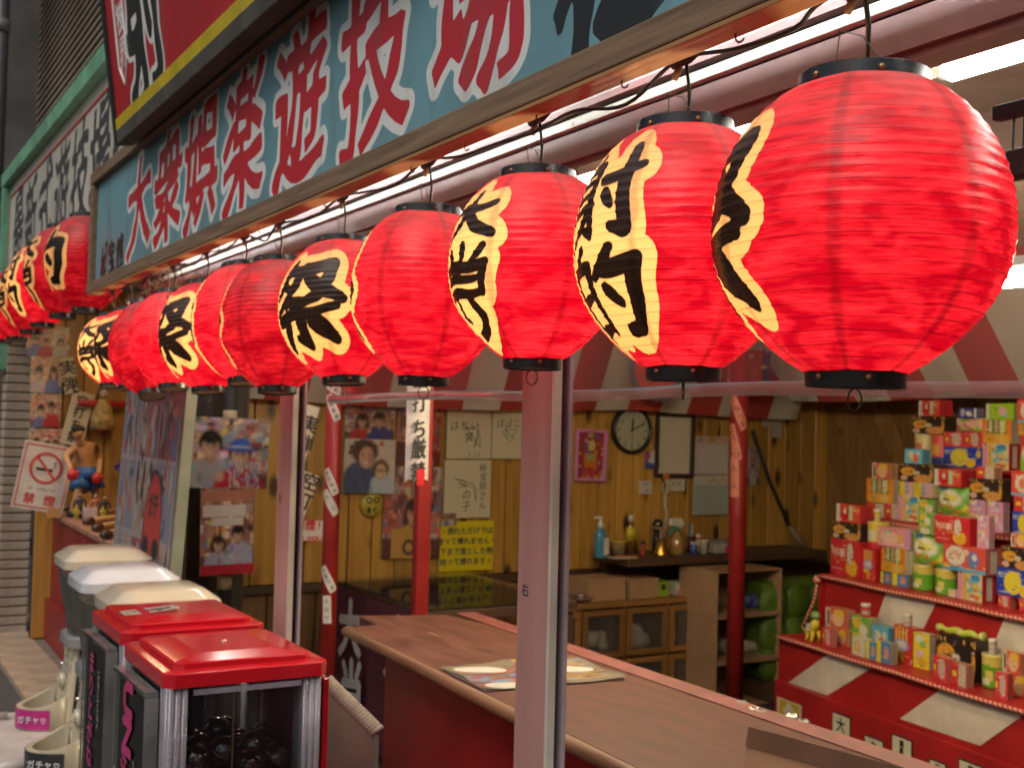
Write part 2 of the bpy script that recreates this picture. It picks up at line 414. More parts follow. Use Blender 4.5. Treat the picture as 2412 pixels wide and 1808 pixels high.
STROKES = {
 '祭': [([(-.16, .50), (-.28, .32), (-.47, .17)], .05), ([(-.18, .41), (.0, .40), (-.08, .24), (-.24, .10), (-.46, -.03)], .052), ([(-.28, .27), (-.17, .19)], .042), ([(.06, .43), (.40, .42), (.34, .26), (.20, .12), (.02, .02)], .062), ([(.12, .30), (.25, .14), (.47, .0)], .07), ([(-.24, .03), (.22, .05)], .045), ([(-.42, -.12), (.42, -.09)], .056), ([(.0, -.08), (.01, -.44), (-.11, -.40)], .062), ([(-.22, -.22), (-.40, -.44)], .062), ([(.18, -.21), (.40, -.45)], .078)],
 '射': [([(-.20, .50), (-.28, .40)], .04), ([(-.40, .36), (-.40, -.10)], .045), ([(-.40, .36), (-.08, .36), (-.07, -.42), (-.18, -.36)], .05), ([(-.38, .20), (-.10, .20)], .034), ([(-.38, .04), (-.10, .04)], .034), ([(-.49, -.13), (-.02, -.08)], .04), ([(-.10, -.12), (-.24, -.32), (-.47, -.48)], .046), ([(.06, .20), (.50, .25)], .052), ([(.34, .49), (.35, -.44), (.20, -.34)], .064), ([(.13, .04), (.21, -.10)], .056)],
 '的': [([(-.22, .50), (-.31, .36)], .046), ([(-.42, .30), (-.41, -.42)], .05), ([(-.42, .30), (-.09, .30), (-.10, -.40)], .052), ([(-.38, -.02), (-.12, -.02)], .04), ([(-.38, -.36), (-.12, -.36)], .042), ([(.18, .49), (.10, .32), (.0, .18)], .056), ([(.12, .28), (.46, .27), (.44, -.10), (.36, -.40), (.20, -.38)], .074), ([(.13, .06), (.25, -.10)], .06)],
 '大': [([(-.44, .15), (.44, .20)], .062), ([(.03, .49), (.0, .12), (-.16, -.2), (-.44, -.46)], .066), ([(.02, .10), (.18, -.18), (.44, -.45)], .085)],
 '当': [([(.0, .49), (.0, .16)], .058), ([(-.32, .40), (-.20, .20)], .054), ([(.32, .42), (.18, .20)], .054), ([(-.38, .06), (.36, .08), (.34, -.44)], .066), ([(-.32, -.17), (.30, -.15)], .054), ([(-.40, -.43), (.36, -.41)], .060)],
 'り': [([(-.24, .44), (-.29, .05), (-.18, -.06)], .06), ([(.14, .48), (.25, .12), (.18, -.20), (-.10, -.49)], .085)]}
def brush_sdf(pts, ch, cx, cz, w_, h_, shear=.08):
    out = np.full(len(pts), .1); s_ = (w_+h_)/2
    for poly, r_ in STROKES[ch]:
        P = np.array([[cx+x*w_, cz+(y+x*shear)*h_] for x, y in poly]); n = len(P)-1
        for i in range(n):
            a, b = P[i], P[i+1]; ab = b-a; t = np.clip(((pts-a) @ ab)/max(ab @ ab, 1e-12), 0, 1)
            u = (i+t)/n; rad = s_*r_*1.14*(.86+.30*np.sin(PI*np.clip(u*.9+.25, 0, 1))-.12*(u > .97))
            out = np.minimum(out, np.sqrt((((a+t[:, None]*ab)-pts)**2).sum(1))-rad)
    return out
m_ring = M('black_lantern_ring', (.012, .013, .016), .28, var=.3, scale=20, spec=.5)
m_rivet = M('rivet', (.28, .17, .09), .35, metal=.9)
m_wire = M('thin_wire', (.10, .085, .07), .5, metal=.6)
m_bwire = M('black_flex', (.012, .012, .012), .5)
m_ywire = M('tan_flex', (.42, .26, .10), .6)
m_under = M('ring_underside', (.30, .24, .15), .7)

def lantern(n, label, top, bot, Rr, text, tang, nrib=24, dens=1.0, watt=1.0, group='red paper lanterns on the front wire', twofont=1.0, cw=1.0):
    top = Vector(top); bot = Vector(bot); H = (top-bot).length
    t = thing('paper_lantern', label, 'lantern', bot, 0, group)
    ax = (top-bot).normalized(); q = Vector((0, 0, 1)).rotation_difference(ax); t.rotation_mode = 'QUATERNION'; t.rotation_quaternion = q
    rt, rb = .435*Rr, .335*Rr; ht = hb = .062*H
    z0, z1 = hb*.75, H-ht*.72
    # --- paper body: hoops of split bamboo under paper
    sub = 4 if dens >= 1 else 3; nz = nrib*sub
    ang0 = math.atan2(-bot.y, -bot.x) + R(tang)
    step = R(1.7)/min(dens, 1.0); fine = .0032/dens/Rr
    th = []; a = -PI
    while a < PI-1e-4: th.append(a); a += (fine if (text and abs(a) < R(64)) else step)
    th = np.array(th); nt_ = len(th)
    tt = np.arange(nz+1)/nz; ph = np.arange(nz+1) % sub
    rc = np.where(tt > .5, rt, rb)/Rr; ex = np.where(tt > .5, .74, .93)
    prof = Rr*(rc+(1-rc)*np.power(np.maximum(1-np.abs(2*tt-1)**2.2, 0), ex))
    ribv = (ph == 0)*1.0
    rr = prof[:, None] + np.where(ph == 0, .0008, -.0005)[:, None]*np.ones(nt_)[None, :]
    rng = np.random.RandomState(n)
    seamk = (th+PI) % (2*PI/7) - PI/7
    rr = rr*(1-.006*(np.abs(seamk)/(PI/7))[None, :]**2 + .003*np.sin(3*th+rng.rand()*6)[None, :])
    rr = rr + (rng.rand(nz+1, nt_)-.5)*.0004
    zz = (z0+(z1-z0)*tt)[:, None] + .0012*np.sin(2*th+rng.rand()*6)[None, :] + (np.abs(seamk)/(PI/7))[None, :]**2*.0012
    T = (th+ang0)[None, :]
    V = np.stack([rr*np.cos(T), rr*np.sin(T), zz+0*T], 2).reshape(-1, 3)
    i0 = (np.arange(nz)[:, None]*nt_); k = np.arange(nt_)[None, :]; k1 = (k+1) % nt_
    F_ = np.stack([i0+k, i0+k1, i0+nt_+k1, i0+nt_+k], 2).reshape(-1, 4)
    me = bpy.data.meshes.new('paper'); me.vertices.add(len(V)); me.vertices.foreach_set('co', V.ravel())
    me.loops.add(F_.size); me.loops.foreach_set('vertex_index', F_.ravel().astype(np.int32))
    me.polygons.add(len(F_)); me.polygons.foreach_set('loop_start', (np.arange(len(F_))*4).astype(np.int32)); me.update(calc_edges=True)
    ink = np.full((nz+1, nt_), .1)
    if text:
        nch = len(text); hh = H*(.60 if nch == 1 else .72); wd = Rr*(1.42 if nch == 1 else 1.02)*cw; zc = H*(.49 if nch == 1 else .485)
        hs = {1: [1.0], 2: [.5, .5], 3: [.36, .38, .26]}[nch]; zt = zc+hh/2
        boxes_ = []
        for ch, f_ in zip(text, hs):
            hch = hh*f_; boxes_.append((ch, zt-hch/2, wd*(.85 if ch == 'り' else 1.0), hch*.93)); zt -= hch
        px = (th*Rr)[None, :]+0*zz; pz = zz+0*px
        wx = px+.0035*np.sin(pz*55+1); wz = pz+.003*np.sin(px*60)
        msk = (np.abs(px) < wd/2+.03) & (np.abs(pz-zc) < hh/2+.035)
        pts = np.stack([wx[msk], wz[msk]], 1)
        ink[msk] = np.min([brush_sdf(pts, ch, 0, zc_, w__, h__) for ch, zc_, w__, h__ in boxes_], 0)
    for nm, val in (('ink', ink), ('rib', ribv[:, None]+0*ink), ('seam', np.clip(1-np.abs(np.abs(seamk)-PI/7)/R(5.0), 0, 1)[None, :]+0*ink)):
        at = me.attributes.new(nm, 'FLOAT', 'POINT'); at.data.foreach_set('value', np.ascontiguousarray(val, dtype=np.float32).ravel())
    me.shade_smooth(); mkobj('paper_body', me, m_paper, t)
    # --- rings
    def ring(nm, r0, r1, za, zb):
        w_ = .003
        o = MB().lathe([(r0, za), (r1, zb), (r1-w_, zb), (r0-w_, za)], 56, close=True).obj(nm, m_ring, t, bevel=.0008); smoothsharp(o, 40); return o
    tr = ring('top_ring', rt*1.03, rt, H-ht, H); br = ring('bottom_ring', rb, rb*1.02, 0, hb)
    MB().lathe([(rb*.985-.003, .004), (.0001, .004)], 40).obj('base_disc', m_under, br)
    MB().lathe([(rt*.3, H-.006), (rt*.3, H-.001), (.0001, H-.001)], 24).obj('top_plate', m_under, tr)
    for par, r_, z_ in ((tr, rt*1.02, H-ht*.5), (br, rb*1.012, hb*.5)):
        for aa in (.55, 2.6, -.45):
            b_ = ang0-R(tang)+aa-.3; MB().ball((0, 0, 0), .0042*Rr/.16, 10, 6, (1, 1, 1)).obj('rivet', m_rivet, par, True, loc=(r_*math.cos(b_), r_*math.sin(b_), z_))
    ringpts = [(.011*math.cos(2*PI*k/16)*math.cos(n), .011*math.cos(2*PI*k/16)*math.sin(n), -.013+.0125*math.sin(2*PI*k/16)) for k in range(17)]
    MB().tube(ringpts, .0011, 6).obj('pull_ring', m_wire, br, True)
    # --- bulb inside
    l = bpy.data.lights.new('bulb', 'POINT'); l.energy = watt*2.15; l.shadow_soft_size = .035; l.color = (1.0, .84, .64)
    lo = bpy.data.objects.new('bulb', l); C.objects.link(lo); lo.parent = t; lo.location = (0, 0, H*.50)
    return t, H, rt

LX = 1.0
LS = [  # top px,py  bottom px,py  radius/height  lettering, angle, label
 (2035, 134, 2008, 914, .440, '祭', -86, 'largest red lantern at the right end, its painted character seen edge-on'),
 (1614, 262, 1606, 896, .408, '射的', -52, 'red lantern painted with two characters 射的, second from the right end'),
 (1268, 385, 1258, 870, .420, '大当り', -56, 'red lantern painted with 大当り, hanging just in front of the middle pink post'),
 (1009, 477, 998, 908, .412, '祭', -112, 'red lantern with only a thin cream edge of lettering, fourth from the right end'),
 (807, 553, 813, 905, .425, '祭', -40, 'red lantern whose large black 祭 on cream faces the viewer, fifth from the right end'),
 (657, 602, 661, 927, .412, '祭', -117, 'darker ribbed red lantern with a thin cream line, sixth from the right end'),
 (576, 617, 587, 905, .430, '大当り', -100, 'red lantern with slanting cream and black edge line, seventh from the right end'),
 (486, 659, 493, 925, .415, '祭', -60, 'red lantern with bright yellow-rimmed 祭, eighth from the right end'),
 (408, 684, 417, 918, .425, '', 0, 'plain bright red lantern without visible lettering, ninth from the right end'),
 (346, 713, 371, 934, .410, '', 0, 'plain dull red lantern hanging lowest near the left end of the row'),
 (306, 725, 310, 916, .430, '祭', -58, 'small-looking red lantern with 祭, second from the left end of the row'),
 (265, 740, 268, 912, .440, '大当り', -55, 'leftmost red lantern of the main row, lettered 大当り')]
lant_info = []
for i, (tx, ty, bx, by, rh, tx_, ta, lb) in enumerate(LS):
    tp = onX(tx, ty, LX); bt = onX(bx, by, LX); bt = np.array([LX+.004*math.sin(i*2.1), tp[1]*.35+bt[1]*.65, bt[2]]); tp = np.array([LX, tp[1], tp[2]])
    H0 = tp[2]-bt[2]; dp_ = float((tp-CAM) @ FWD); tp[2] = CAM[2]+(tp[2]-CAM[2])*(dp_-.435*rh*H0*.95)/dp_; H = H0
    lant_info.append((tp, lantern(i, lb, tp, bt, rh*H, tx_, ta, nrib=[24, 25, 24, 25, 25, 27, 25, 25, 24, 26, 24, 24][i], dens=[1.15, 1, 1, .9, .9, .75, .7, .7, .6, .6, .6, .6][i], watt=[1.12, 1.12, 1.1, 1.05, 1.0, .62, 1.1, 1.15, 1.15, .6, .95, 1.1][i])))
FXs = [(204, 510, 206, 736, '的', 'far red lantern cut off by the left end of the blue sign'),
       (140, 538, 160, 746, '大当り', 'far red lantern with 大当り under the white sign, second from the blue sign'),
       (92, 584, 112, 767, '射的', 'far red lantern with bright yellow-rimmed 射的, third from the blue sign'),
       (62, 618, 85, 782, '大当り', 'far red lantern with pale-rimmed 大当り, fourth from the blue sign'),
       (35, 640, 48, 799, '', 'far red lantern without visible lettering, fifth from the blue sign'),
       (6, 660, 12, 806, '', 'farthest red lantern, cut by the left edge of the picture')]
for i, (tx, ty, bx, by, tx_, lb) in enumerate(FXs):
    tp = onX(tx, ty, .95); bt = onX(bx, by, .95); yy = tp[1]*.4+bt[1]*.6; H = min(.44, tp[2]-bt[2])
    bt = np.array([.95, yy, bt[2]]); tp = np.array([.95, yy+.02, bt[2]+H])
    lantern(30+i, lb, tp, bt, .41*H, tx_, -78, dens=.6, watt=[.55, .65, 1.3, .6, .8, .8][i], group='far red paper lanterns under the white sign')

# ================================================================== blue sign with wooden frame
m_beam = wood('weathered_beam', (.13, .080, .046), (.25, .165, .10), axis=1, rough=.75, gscale=60, bump=.6)
m_white_ink = (.66, .67, .66)
def sdf_panel(name, y0, y1, z0, z1, res, glyphs, parent, cols, X, bold, outline, warp=.006, facing=1):
    """vertical sign face (plane X) lettered by distance field; glyphs: (char, yc, zc, w, h, style)"""
    ny, nz = int((y1-y0)/res), int((z1-z0)/res)
    ys = np.linspace(y1, y0, ny+1); zs = np.linspace(z0, z1, nz+1)      # left (far) to right (near) as seen from the street
    Yg, Zg = np.meshgrid(ys, zs); ink = np.full((2,)+Yg.shape, .2)
    sx = y1-Yg                                                          # reading coordinate
    for ch, yc, zc, w_, h_, st in glyphs:
        _, _, sg = glyph_fit(ch, y1-yc, zc, w_, h_, .13)
        m = (np.abs(sx-(y1-yc)) < w_/2+.08) & (np.abs(Zg-zc) < h_/2+.09)
        px = sx[m]+warp*np.sin(Zg[m]*21+yc*9); pz = Zg[m]+warp*np.sin(sx[m]*24+yc*5)
        ink[st][m] = np.minimum(ink[st][m], sdf(np.stack([px, pz], 1), sg)-bold[st]*(h_/.35 if st else 1)*(1+.5*np.sin((px+pz)*31+yc)))
    V = np.stack([np.full_like(Yg, X), Yg, Zg], 2).reshape(-1, 3); n1 = ny+1
    i = (np.arange(nz)[:, None]*n1+np.arange(ny)[None, :]).ravel(); F_ = np.stack([i, i+1, i+n1+1, i+n1], 1)
    me = bpy.data.meshes.new(name); me.from_pydata(V.tolist(), [], F_.tolist()); me.update()
    for nm, v in (('ink', ink[0]), ('ink2', ink[1])):
        a = me.attributes.new(nm, 'FLOAT', 'POINT'); a.data.foreach_set('value', v.astype(np.float32).ravel())
    m, nt, b = newmat(name+'_paint')
    def at(nm): return nd(nt, 'ShaderNodeAttribute', attribute_name=nm).outputs['Fac']
    def mr(x, p, q):
        n = nd(nt, 'ShaderNodeMapRange'); nt.links.new(x, n.inputs[0]); n.inputs[1].default_value = p; n.inputs[2].default_value = q; return n.outputs[0]
    n = nd(nt, 'ShaderNodeTexNoise'); n.inputs['Scale'].default_value = 2.2; n.inputs['Detail'].default_value = 6; nt.links.new(objcoord(nt), n.inputs[0])
    base = rampmix(nt, n.outputs[0], [c*.86 for c in cols[0]], [c*1.1 for c in cols[0]])
    o1, o2 = outline
    c = mixc(nt, mr(at('ink'), o1+.0012, o1-.0012), base, cols[1]) if o1 else base
    c = mixc(nt, mr(at('ink'), .001, -.001), c, cols[2])
    if o2: c = mixc(nt, mr(at('ink2'), o2+.0012, o2-.0012), c, cols[1])
    c = mixc(nt, mr(at('ink2'), .001, -.001), c, cols[3])
    n2 = nd(nt, 'ShaderNodeTexNoise'); n2.inputs['Scale'].default_value = 9; n2.inputs['Detail'].default_value = 8; nt.links.new(objcoord(nt, (1, 1, .25)), n2.inputs[0])
    c = mixc(nt, mr(n2.outputs[0], .56, .95), c, (.10, .09, .075))       # street grime
    nt.links.new(c, b.inputs['Base Color']); b.inputs['Roughness'].default_value = .42
    return mkobj(name, me, m, parent)
bs = thing('shop_sign', 'long pale blue sign with large red white-edged characters in a brown wooden frame', 'sign', (0, 0, 0))
SY0, SY1 = .90, 5.06
gl = [(ch, yc, 2.352, .335, h_*.97, 0) for ch, yc, h_ in (('大', 4.28, .36), ('衆', 3.88, .37), ('娯', 3.485, .37), ('楽', 3.075, .39), ('遊', 2.64, .39), ('技', 2.20, .39), ('場', 1.757, .38))]
gl += [('秘', 1.33, 2.33, .33, .35, 1), ('宝', .98, 2.33, .33, .35, 1)]
gl += [('秘', 4.86, 2.215, .12, .13, 1), ('宝', 4.72, 2.215, .12, .13, 1), ('館', 4.58, 2.215, .12, .13, 1)]
sdf_panel('sign_panel', SY0, SY1-.02, 2.13, 2.56, .0062, gl, bs, [(.135, .285, .335), m_white_ink, (.46, .016, .026), (.012, .012, .012)], .945, (.0085, .016), (.0205, 0))
MB().box(.920, .968, SY0-.02, SY1+.02, 2.096, 2.140).obj('bottom_rail', m_beam, bs, bevel=.003)
MB().box(.920, .975, SY0-.02, SY1+.02, 2.548, 2.595).obj('top_rail', m_beam, bs, bevel=.003)
MB().box(.922, .973, SY1-.03, SY1+.018, 2.142, 2.546).obj('end_stile', m_beam, bs, bevel=.003)
MB().box(.952, .962, SY0-.01, SY1, 2.142, 2.546).obj('back_board', M('plywood_back', (.18, .13, .08), .8), bs)
MB().box(.922, .966, SY0-.015, SY1, 2.0885, 2.0955).obj('glow_batten', wood('glow_orange_wood', (.36, .165, .055), (.52, .27, .10), axis=1, gscale=60), bs, bevel=.001)  # added strip, its orange colour stands in for lantern glow under the rail
# screw hooks under the rail
for yh in (1.09, 1.33, 1.56, 1.80, 2.02, 2.28, 2.47, 2.74, 2.93, 3.30, 3.72, 4.10, 4.5):
    pts = [(0, 0, .012), (0, 0, -.004)]+[(.0, .009*math.sin(a_), -.013-.009*math.cos(a_)+.0) for a_ in [PI+.2-k*.42 for k in range(11)]]
    MB().tube(pts, .0014, 6).obj('screw_hook', m_wire, bs, True, loc=(.955, yh, 2.098))

# ================================================================== red sign leaning out above
lean = math.atan2(.849-.786, 3.041-2.576)
rs = thing('shop_sign', 'red sign with yellow stripe and black white-edged lettering, leaning out above the blue sign', 'sign', (.849, 0, 2.576), rot=(0, -lean, 0))
gl = [('射', 3.73, .33, .44, .62, 0)]+[('的', 2.72, .62, .5, .66, 0), ('場', 1.9, .6, .5, .66, 0)]
sdf_panel('sign_panel', 1.2, 4.2, .05, .80, .007, gl+[(ch, 4.02, z_, .085, .10, 1) for ch, z_ in (('懐', .60), ('遊', .475), ('技', .35), ('界', .235))], rs,
          [(.42, .012, .018), m_white_ink, (.012, .012, .012), m_white_ink], 0, (.014, .010), (.020, 0))
rr_ = [(-.075, .12), (.075, .12), (.075, .72), (-.075, .72)]
MB().tube([(-.001, 4.02+a, .13+b) for a, b in [(-.06, .07), (-.06, .6), (-.0, .66), (.06, .6), (.06, .07), (.0, 0), (-.06, .07)]], .005, 6).obj('painted_border', M('white_paint_line', m_white_ink, .5), rs)
MB().box(-.006, .02, 1.2, 4.205, .012, .05).obj('yellow_stripe', M('yellow_paint', (.50, .38, .01), .45), rs)
MB().box(-.008, .05, 1.2, 4.215, -.036, .012).obj('bottom_rail', M('grey_rail', (.06, .055, .045), .8, var=.3), rs, bevel=.003)
MB().box(-.012, .045, 4.2, 4.226, -.036, .80).obj('end_trim', M('black_trim', (.014, .014, .014), .5), rs)
MB().box(.004, .05, 1.2, 4.2, .052, .8).obj('back_board', M('dark_board', (.05, .03, .03), .8), rs)

# ================================================================== far white sign in green frame, siding wall, drain pipe
ws = thing('shop_sign', 'white sign with thin red border and black brush characters in a green steel frame', 'sign', (0, 0, 0))
WX = 1.1
m_green = M('green_frame_paint', (.14, .34, .22), .5, var=.2)
a_ = onX(262, 560, WX); 
gl = [(ch, yc, 2.83, .46, .56, 0) for ch, yc in (('最', 8.62), ('新', 8.05), ('式', 7.48), ('遊', 6.92), ('技', 6.38), ('場', 5.86))]
gl += [(ch, 5.47, z_, .12, .12, 0) for ch, z_ in (('秘', 3.02), ('宝', 2.86), ('館', 2.70), ('大', 2.54))]
sdf_panel('sign_panel', 5.1, 9.1, 2.40, 3.22, .011, gl, ws, [(.47, .46, .40), m_white_ink, (.045, .05, .055), (.05, .05, .05)], WX, (.012, .002), (0, 0), warp=.008)
MB().box(WX-.05, WX+.05, 5.0, 9.24, 3.222, 3.32).obj('top_frame', m_green, ws, bevel=.004)
MB().box(WX-.045, WX+.05, 9.104, 9.24, 1.9, 3.22).obj('side_frame', m_green, ws, bevel=.004)
MB().box(WX-.045, WX+.05, 5.0, 9.1, 2.29, 2.395).obj('bottom_frame', m_green, ws, bevel=.004)
MB().box(WX-.006, WX-.003, 5.1, 9.06, 2.46, 2.475).box(WX-.006, WX-.003, 5.1, 9.06, 3.13, 3.143).box(WX-.006, WX-.003, 9.05, 9.062, 2.475, 3.13).obj('red_border', M('red_line', (.45, .05, .05), .5), ws)
MB().box(WX+.01, WX+.06, 5.05, 9.15, 2.35, 3.25).obj('back_board', M('dark_board'), ws)
sw = thing('siding_wall', 'brown ribbed siding wall of the upper floor behind the signs', 'wall', (1.35, 0, 3.3))
MB().box(.03, .25, 1.0, 9.9, -.1, 2.6).obj('wall_core', M('siding_gap', (.03, .027, .025), .9), sw)
m_sid = M('siding_board', (.27, .22, .175), .75, var=.2, scale=3, stretch=(1, .3, 6))
sm = MB().prism([(0, 0), (.045, .0), (.045, .052), (.02, .052)], 1.0, 9.85, 'y').mesh('siding_board'); sm.materials.append(m_sid)
for k in range(40):
    o = bpy.data.objects.new('siding_board', sm); C.objects.link(o); o.parent = sw; o.location = (0, 0, .12+k*.058)
MB().box(-.06, .06, 4.0, 9.85, -.03, .09).obj('ledge_board', M('ledge', (.14, .10, .06), .8, var=.3), sw, bevel=.004)
dp = thing('drain_pipe', 'dark grey vertical drain pipe at the left edge beside the siding', 'pipe', (1.02, 9.32, 0))
MB().tube([(0, 0, 0), (0, 0, 6)], .055, 16).obj('pipe_run', M('pipe_grey', (.05, .055, .06), .5), dp, True)
for zz_ in (1.2, 2.95, 4.4): MB().tube([(0, 0, zz_), (0, 0, zz_+.09)], .064, 16).obj('pipe_collar', M('pipe_collar', (.12, .12, .12), .5), dp, True)

# ================================================================== shutter head: white soffit, pink lintel, rails
sf = thing('shutter_housing', 'sloping white glossy soffit with pink steel lintel and cream rail above the stall opening', 'shutter housing', (0, 0, 0))
m_mauve = M('mauve_steel', (.19, .088, .088), .45, var=.12)
m_pink = M('pink_steel', (.40, .215, .19), .5, var=.12, scale=14, stretch=(1, 1, .12), wear=(.14, .09, .08), wlev=.67, wscale=46)
m_cream = M('cream_rail', (.50, .48, .40), .4, var=.12, wear=(.2, .17, .13), wlev=.68)
m_soff = M('glossy_white_sheet', (.62, .60, .56), .24, var=.08, bump=.25, scale=25)
HY0, HY1 = -.6, 5.3
MB().prism([(1.05, 2.345), (1.198, 2.1935), (1.204, 2.20), (1.056, 2.352)], HY0, HY1, 'y').obj('soffit_panel', m_soff, sf)
MB().box(1.178, 1.2, HY0, HY1, 2.181, 2.1935).obj('lintel_edge', m_mauve, sf)
MB().box(1.205, 1.24, HY0, HY1, 2.10, 2.19).obj('lintel_core', M('slot_dark', (.015, .012, .012), .8), sf)
MB().box(1.185, 1.203, HY0, HY1, 2.155, 2.172).obj('cream_rail', m_cream, sf, bevel=.001)
MB().box(1.196, 1.2045, HY0, HY1, 2.098, 2.150).obj('fascia', m_mauve, sf, bevel=.001)
MB().box(1.2042, 1.25, HY0, HY1, 2.085, 2.0975).obj('inner_lintel', m_mauve, sf)
# ================================================================== shutter posts
def post(label, yc, mark):
    p = thing('shutter_post', label, 'post', (1.20, yc, 0), 0, 'pink shutter posts')
    MB().box(0, .012, -.045, .065, 0, 2.098).obj('front_face', m_pink, p, bevel=.001)
    MB().box(.0005, .016, -.056, -.0455, 0, 2.098).obj('worn_edge', m_cream, p)
    MB().box(.014, .034, -.03, .06, 0, 2.098).obj('slot_back', M('slot_dark'), p)
    MB().box(.034, .042, -.056, .06, 0, 2.098).obj('rear_flange', M('lilac_steel', (.33, .27, .30), .4), p, bevel=.001)
    MB().box(.018, .026, -.034, -.0305, 0, 2.05).obj('rust_strip', M('rust', (.16, .05, .02), .8, var=.4), p)
    text_mb(mark[0], .028).obj('lettering', M('marker_ink', (.02, .02, .025), .6), p, loc=(-.0008, .035, mark[1]), rot=(0, 0, -PI/2))
    return p
post('pink steel shutter post in the middle of the picture, marked 右', 1.935, ('右', 1.275))
post('narrower-looking pink steel shutter post left of the red sticker pole', 3.375, ('左', 1.36))
# ================================================================== stall interior: walls
WY = 5.80
m_pine = wood('knotty_pine', (.36, .185, .030), (.54, .30, .062), axis=2, rough=.42, knots=.27, gscale=34, dark=(.05, .018, .006), bump=.25, coat=.15)
m_pine2 = wood('dark_pine', (.16, .085, .025), (.25, .135, .04), axis=2, rough=.5, knots=.20, gscale=34, dark=(.03, .012, .005), bump=.25)
m_dkwood = wood('dark_brown_wood', (.045, .022, .012), (.085, .045, .022), axis=0, rough=.55, gscale=50)
m_gap = M('groove_black', (.012, .008, .005), .9)
def plank_wall(label, loc, rotz, length, z0, z1, width, mat, lean=0.0, thick=.016, rng=None):
    wl = thing('plank_wall', label, 'wall', loc, rotz)
    MB().box(0, length, .012, .10, 0, 2.5).obj('wall_core', m_gap, wl)
    rng = random.Random(5)
    ms = []
    for k in range(3):
        w_ = width*(.9+.1*k)-.005
        dxl = math.tan(lean)*(z1-z0)
        mb = MB().add([(0, 0, z0), (w_, 0, z0), (w_, thick, z0), (0, thick, z0), (-dxl, 0, z1), (w_-dxl, 0, z1), (w_-dxl, thick, z1), (-dxl, thick, z1)],
                      [(0, 3, 2, 1), (4, 5, 6, 7), (0, 1, 5, 4), (1, 2, 6, 5), (2, 3, 7, 6), (3, 0, 4, 7)])
        me = mb.mesh('plank'); me.materials.append(mat); ms.append((me, w_))
    x = 0.0
    end = length+ (math.tan(lean)*(z1-z0) if lean else 0)
    while x < end-.06:
        me, w_ = rng.choice(ms); o = bpy.data.objects.new('plank', me); C.objects.link(o); o.parent = wl
        o.location = (x, -.004*rng.random(), 0)
        b = o.modifiers.new('bevel', 'BEVEL'); b.width = .004; b.segments = 1
        x += w_+.006
    return wl
ew = plank_wall('knotty pine plank wall with photographs, clock and notices at the end of the stall', (1.46, WY, 0), 0, 4.5, .745, 2.5, .135, m_pine)
MB().box(0, 4.5, -.03, -.006, .70, .744).obj('dado_rail', m_dkwood, ew, bevel=.004)
for k in range(17):
    MB().box(0, .258, -.004, .011, .02, .70).obj('lower_panel', wood('wainscot', (.10, .055, .018), (.17, .09, .03), axis=2, gscale=34), ew, loc=(k*.264, 0, 0), bevel=.003)
bw = plank_wall('dim wall of slanting pine planks behind the prize shelves', (5.92, 5.78, 0), -PI/2, 6.2, .70, 2.5, .17, m_pine2, lean=R(27))
MB().box(0, 6.2, -.03, -.006, .62, .70).obj('dado_rail', m_dkwood, bw, bevel=.004)
sidew = MB().box(1.46, 5.9, -.62, -.55, 0, 2.5).obj('wall', M('plain_wall', (.22, .17, .12), .8)); tag(sidew, 'plain near side wall of the stall, outside the frame', 'wall'); sidew['kind'] = 'structure'
struct(MB().box(1.37, 6.0, -.6, 9.0, 2.52, 2.6).obj('ceiling', M('stall_ceiling', (.58, .50, .38), .8)))

# ================================================================== fluorescent tubes
m_tube = emit('fluorescent_tube', (1.0, .96, .86), 27)
m_fix = M('lamp_batten_white', (.62, .62, .60), .35)
def tubelight(label, x, y, z, L=1.15, mat=m_tube, r=.024, grp='fluorescent lamps inside the stall', reflector=True):
    t = thing('fluorescent_lamp', label, 'lamp', (x, y, z), 0, grp)
    if reflector:
        MB().prism([(-.075, .055), (.075, .055), (.06, .03), (.03, .021), (-.03, .021), (-.06, .03)], -.02, L+.02, 'y').obj('batten', m_fix, t, bevel=.003)
        for yy in (-.014, L+.004): MB().box(-.014, .014, yy, yy+.01, -.018, .02).obj('lamp_holder', m_fix, t)
    MB().tube([(0, 0, 0), (0, L, 0)], r, 14).obj('glass_tube', mat, t, True)
    return t
for k, lb in enumerate(('bare fluorescent lamp glowing white above the right-hand lanterns', 'fluorescent lamp seen between the second and third lanterns', 'fluorescent lamp behind the row of lanterns, third from the near end', 'farthest fluorescent lamp over the front counter')):
    tubelight(lb, 1.60, .15+k*1.27, 2.212)
sp = MB().box(1.40, 1.86, -.5, 5.6, 2.30, 2.315).obj('ceiling_panel', M('white_panel', (.66, .66, .64), .4)); tag(sp, 'white panel above the fluorescent lamps behind the pink lintel', 'ceiling panel')
m_warm = emit('warm_fill_tube', (1.0, .82, .50), 195)
tubelight('warm lamp hanging over the stall behind the largest lantern', 3.0, 1.85, 2.06, 1.15, emit('warm_tube_dim', (1.0, .82, .52), 88))
tubelight('added warm lamp hidden behind the second lantern to brighten the stall', 2.45, 2.92, 2.04, .75, m_warm)  # unseen lamp added to brighten the stall interior and end wall
for k, lb in enumerate(('added slim lamp brightening the white soffit, near section', 'added slim lamp brightening the white soffit, middle section', 'added slim lamp brightening the white soffit, far section')):
    t = tubelight(lb, 1.0, .35+k*1.55, 2.20, 1.3, emit('added_soffit_tube', (.92, 1.0, 1.0), 130), .008, 'added slim lamps behind the sign beam', False)  # unseen lamps added behind the beam to brighten the soffit
    MB().box(-.03, .036, -.05, 1.40, -.026, -.018).box(.034, .038, -.05, 1.40, -.018, -.008).obj('light_shield', m_fix, t)  # added shield that keeps these lamps' light off the fascia

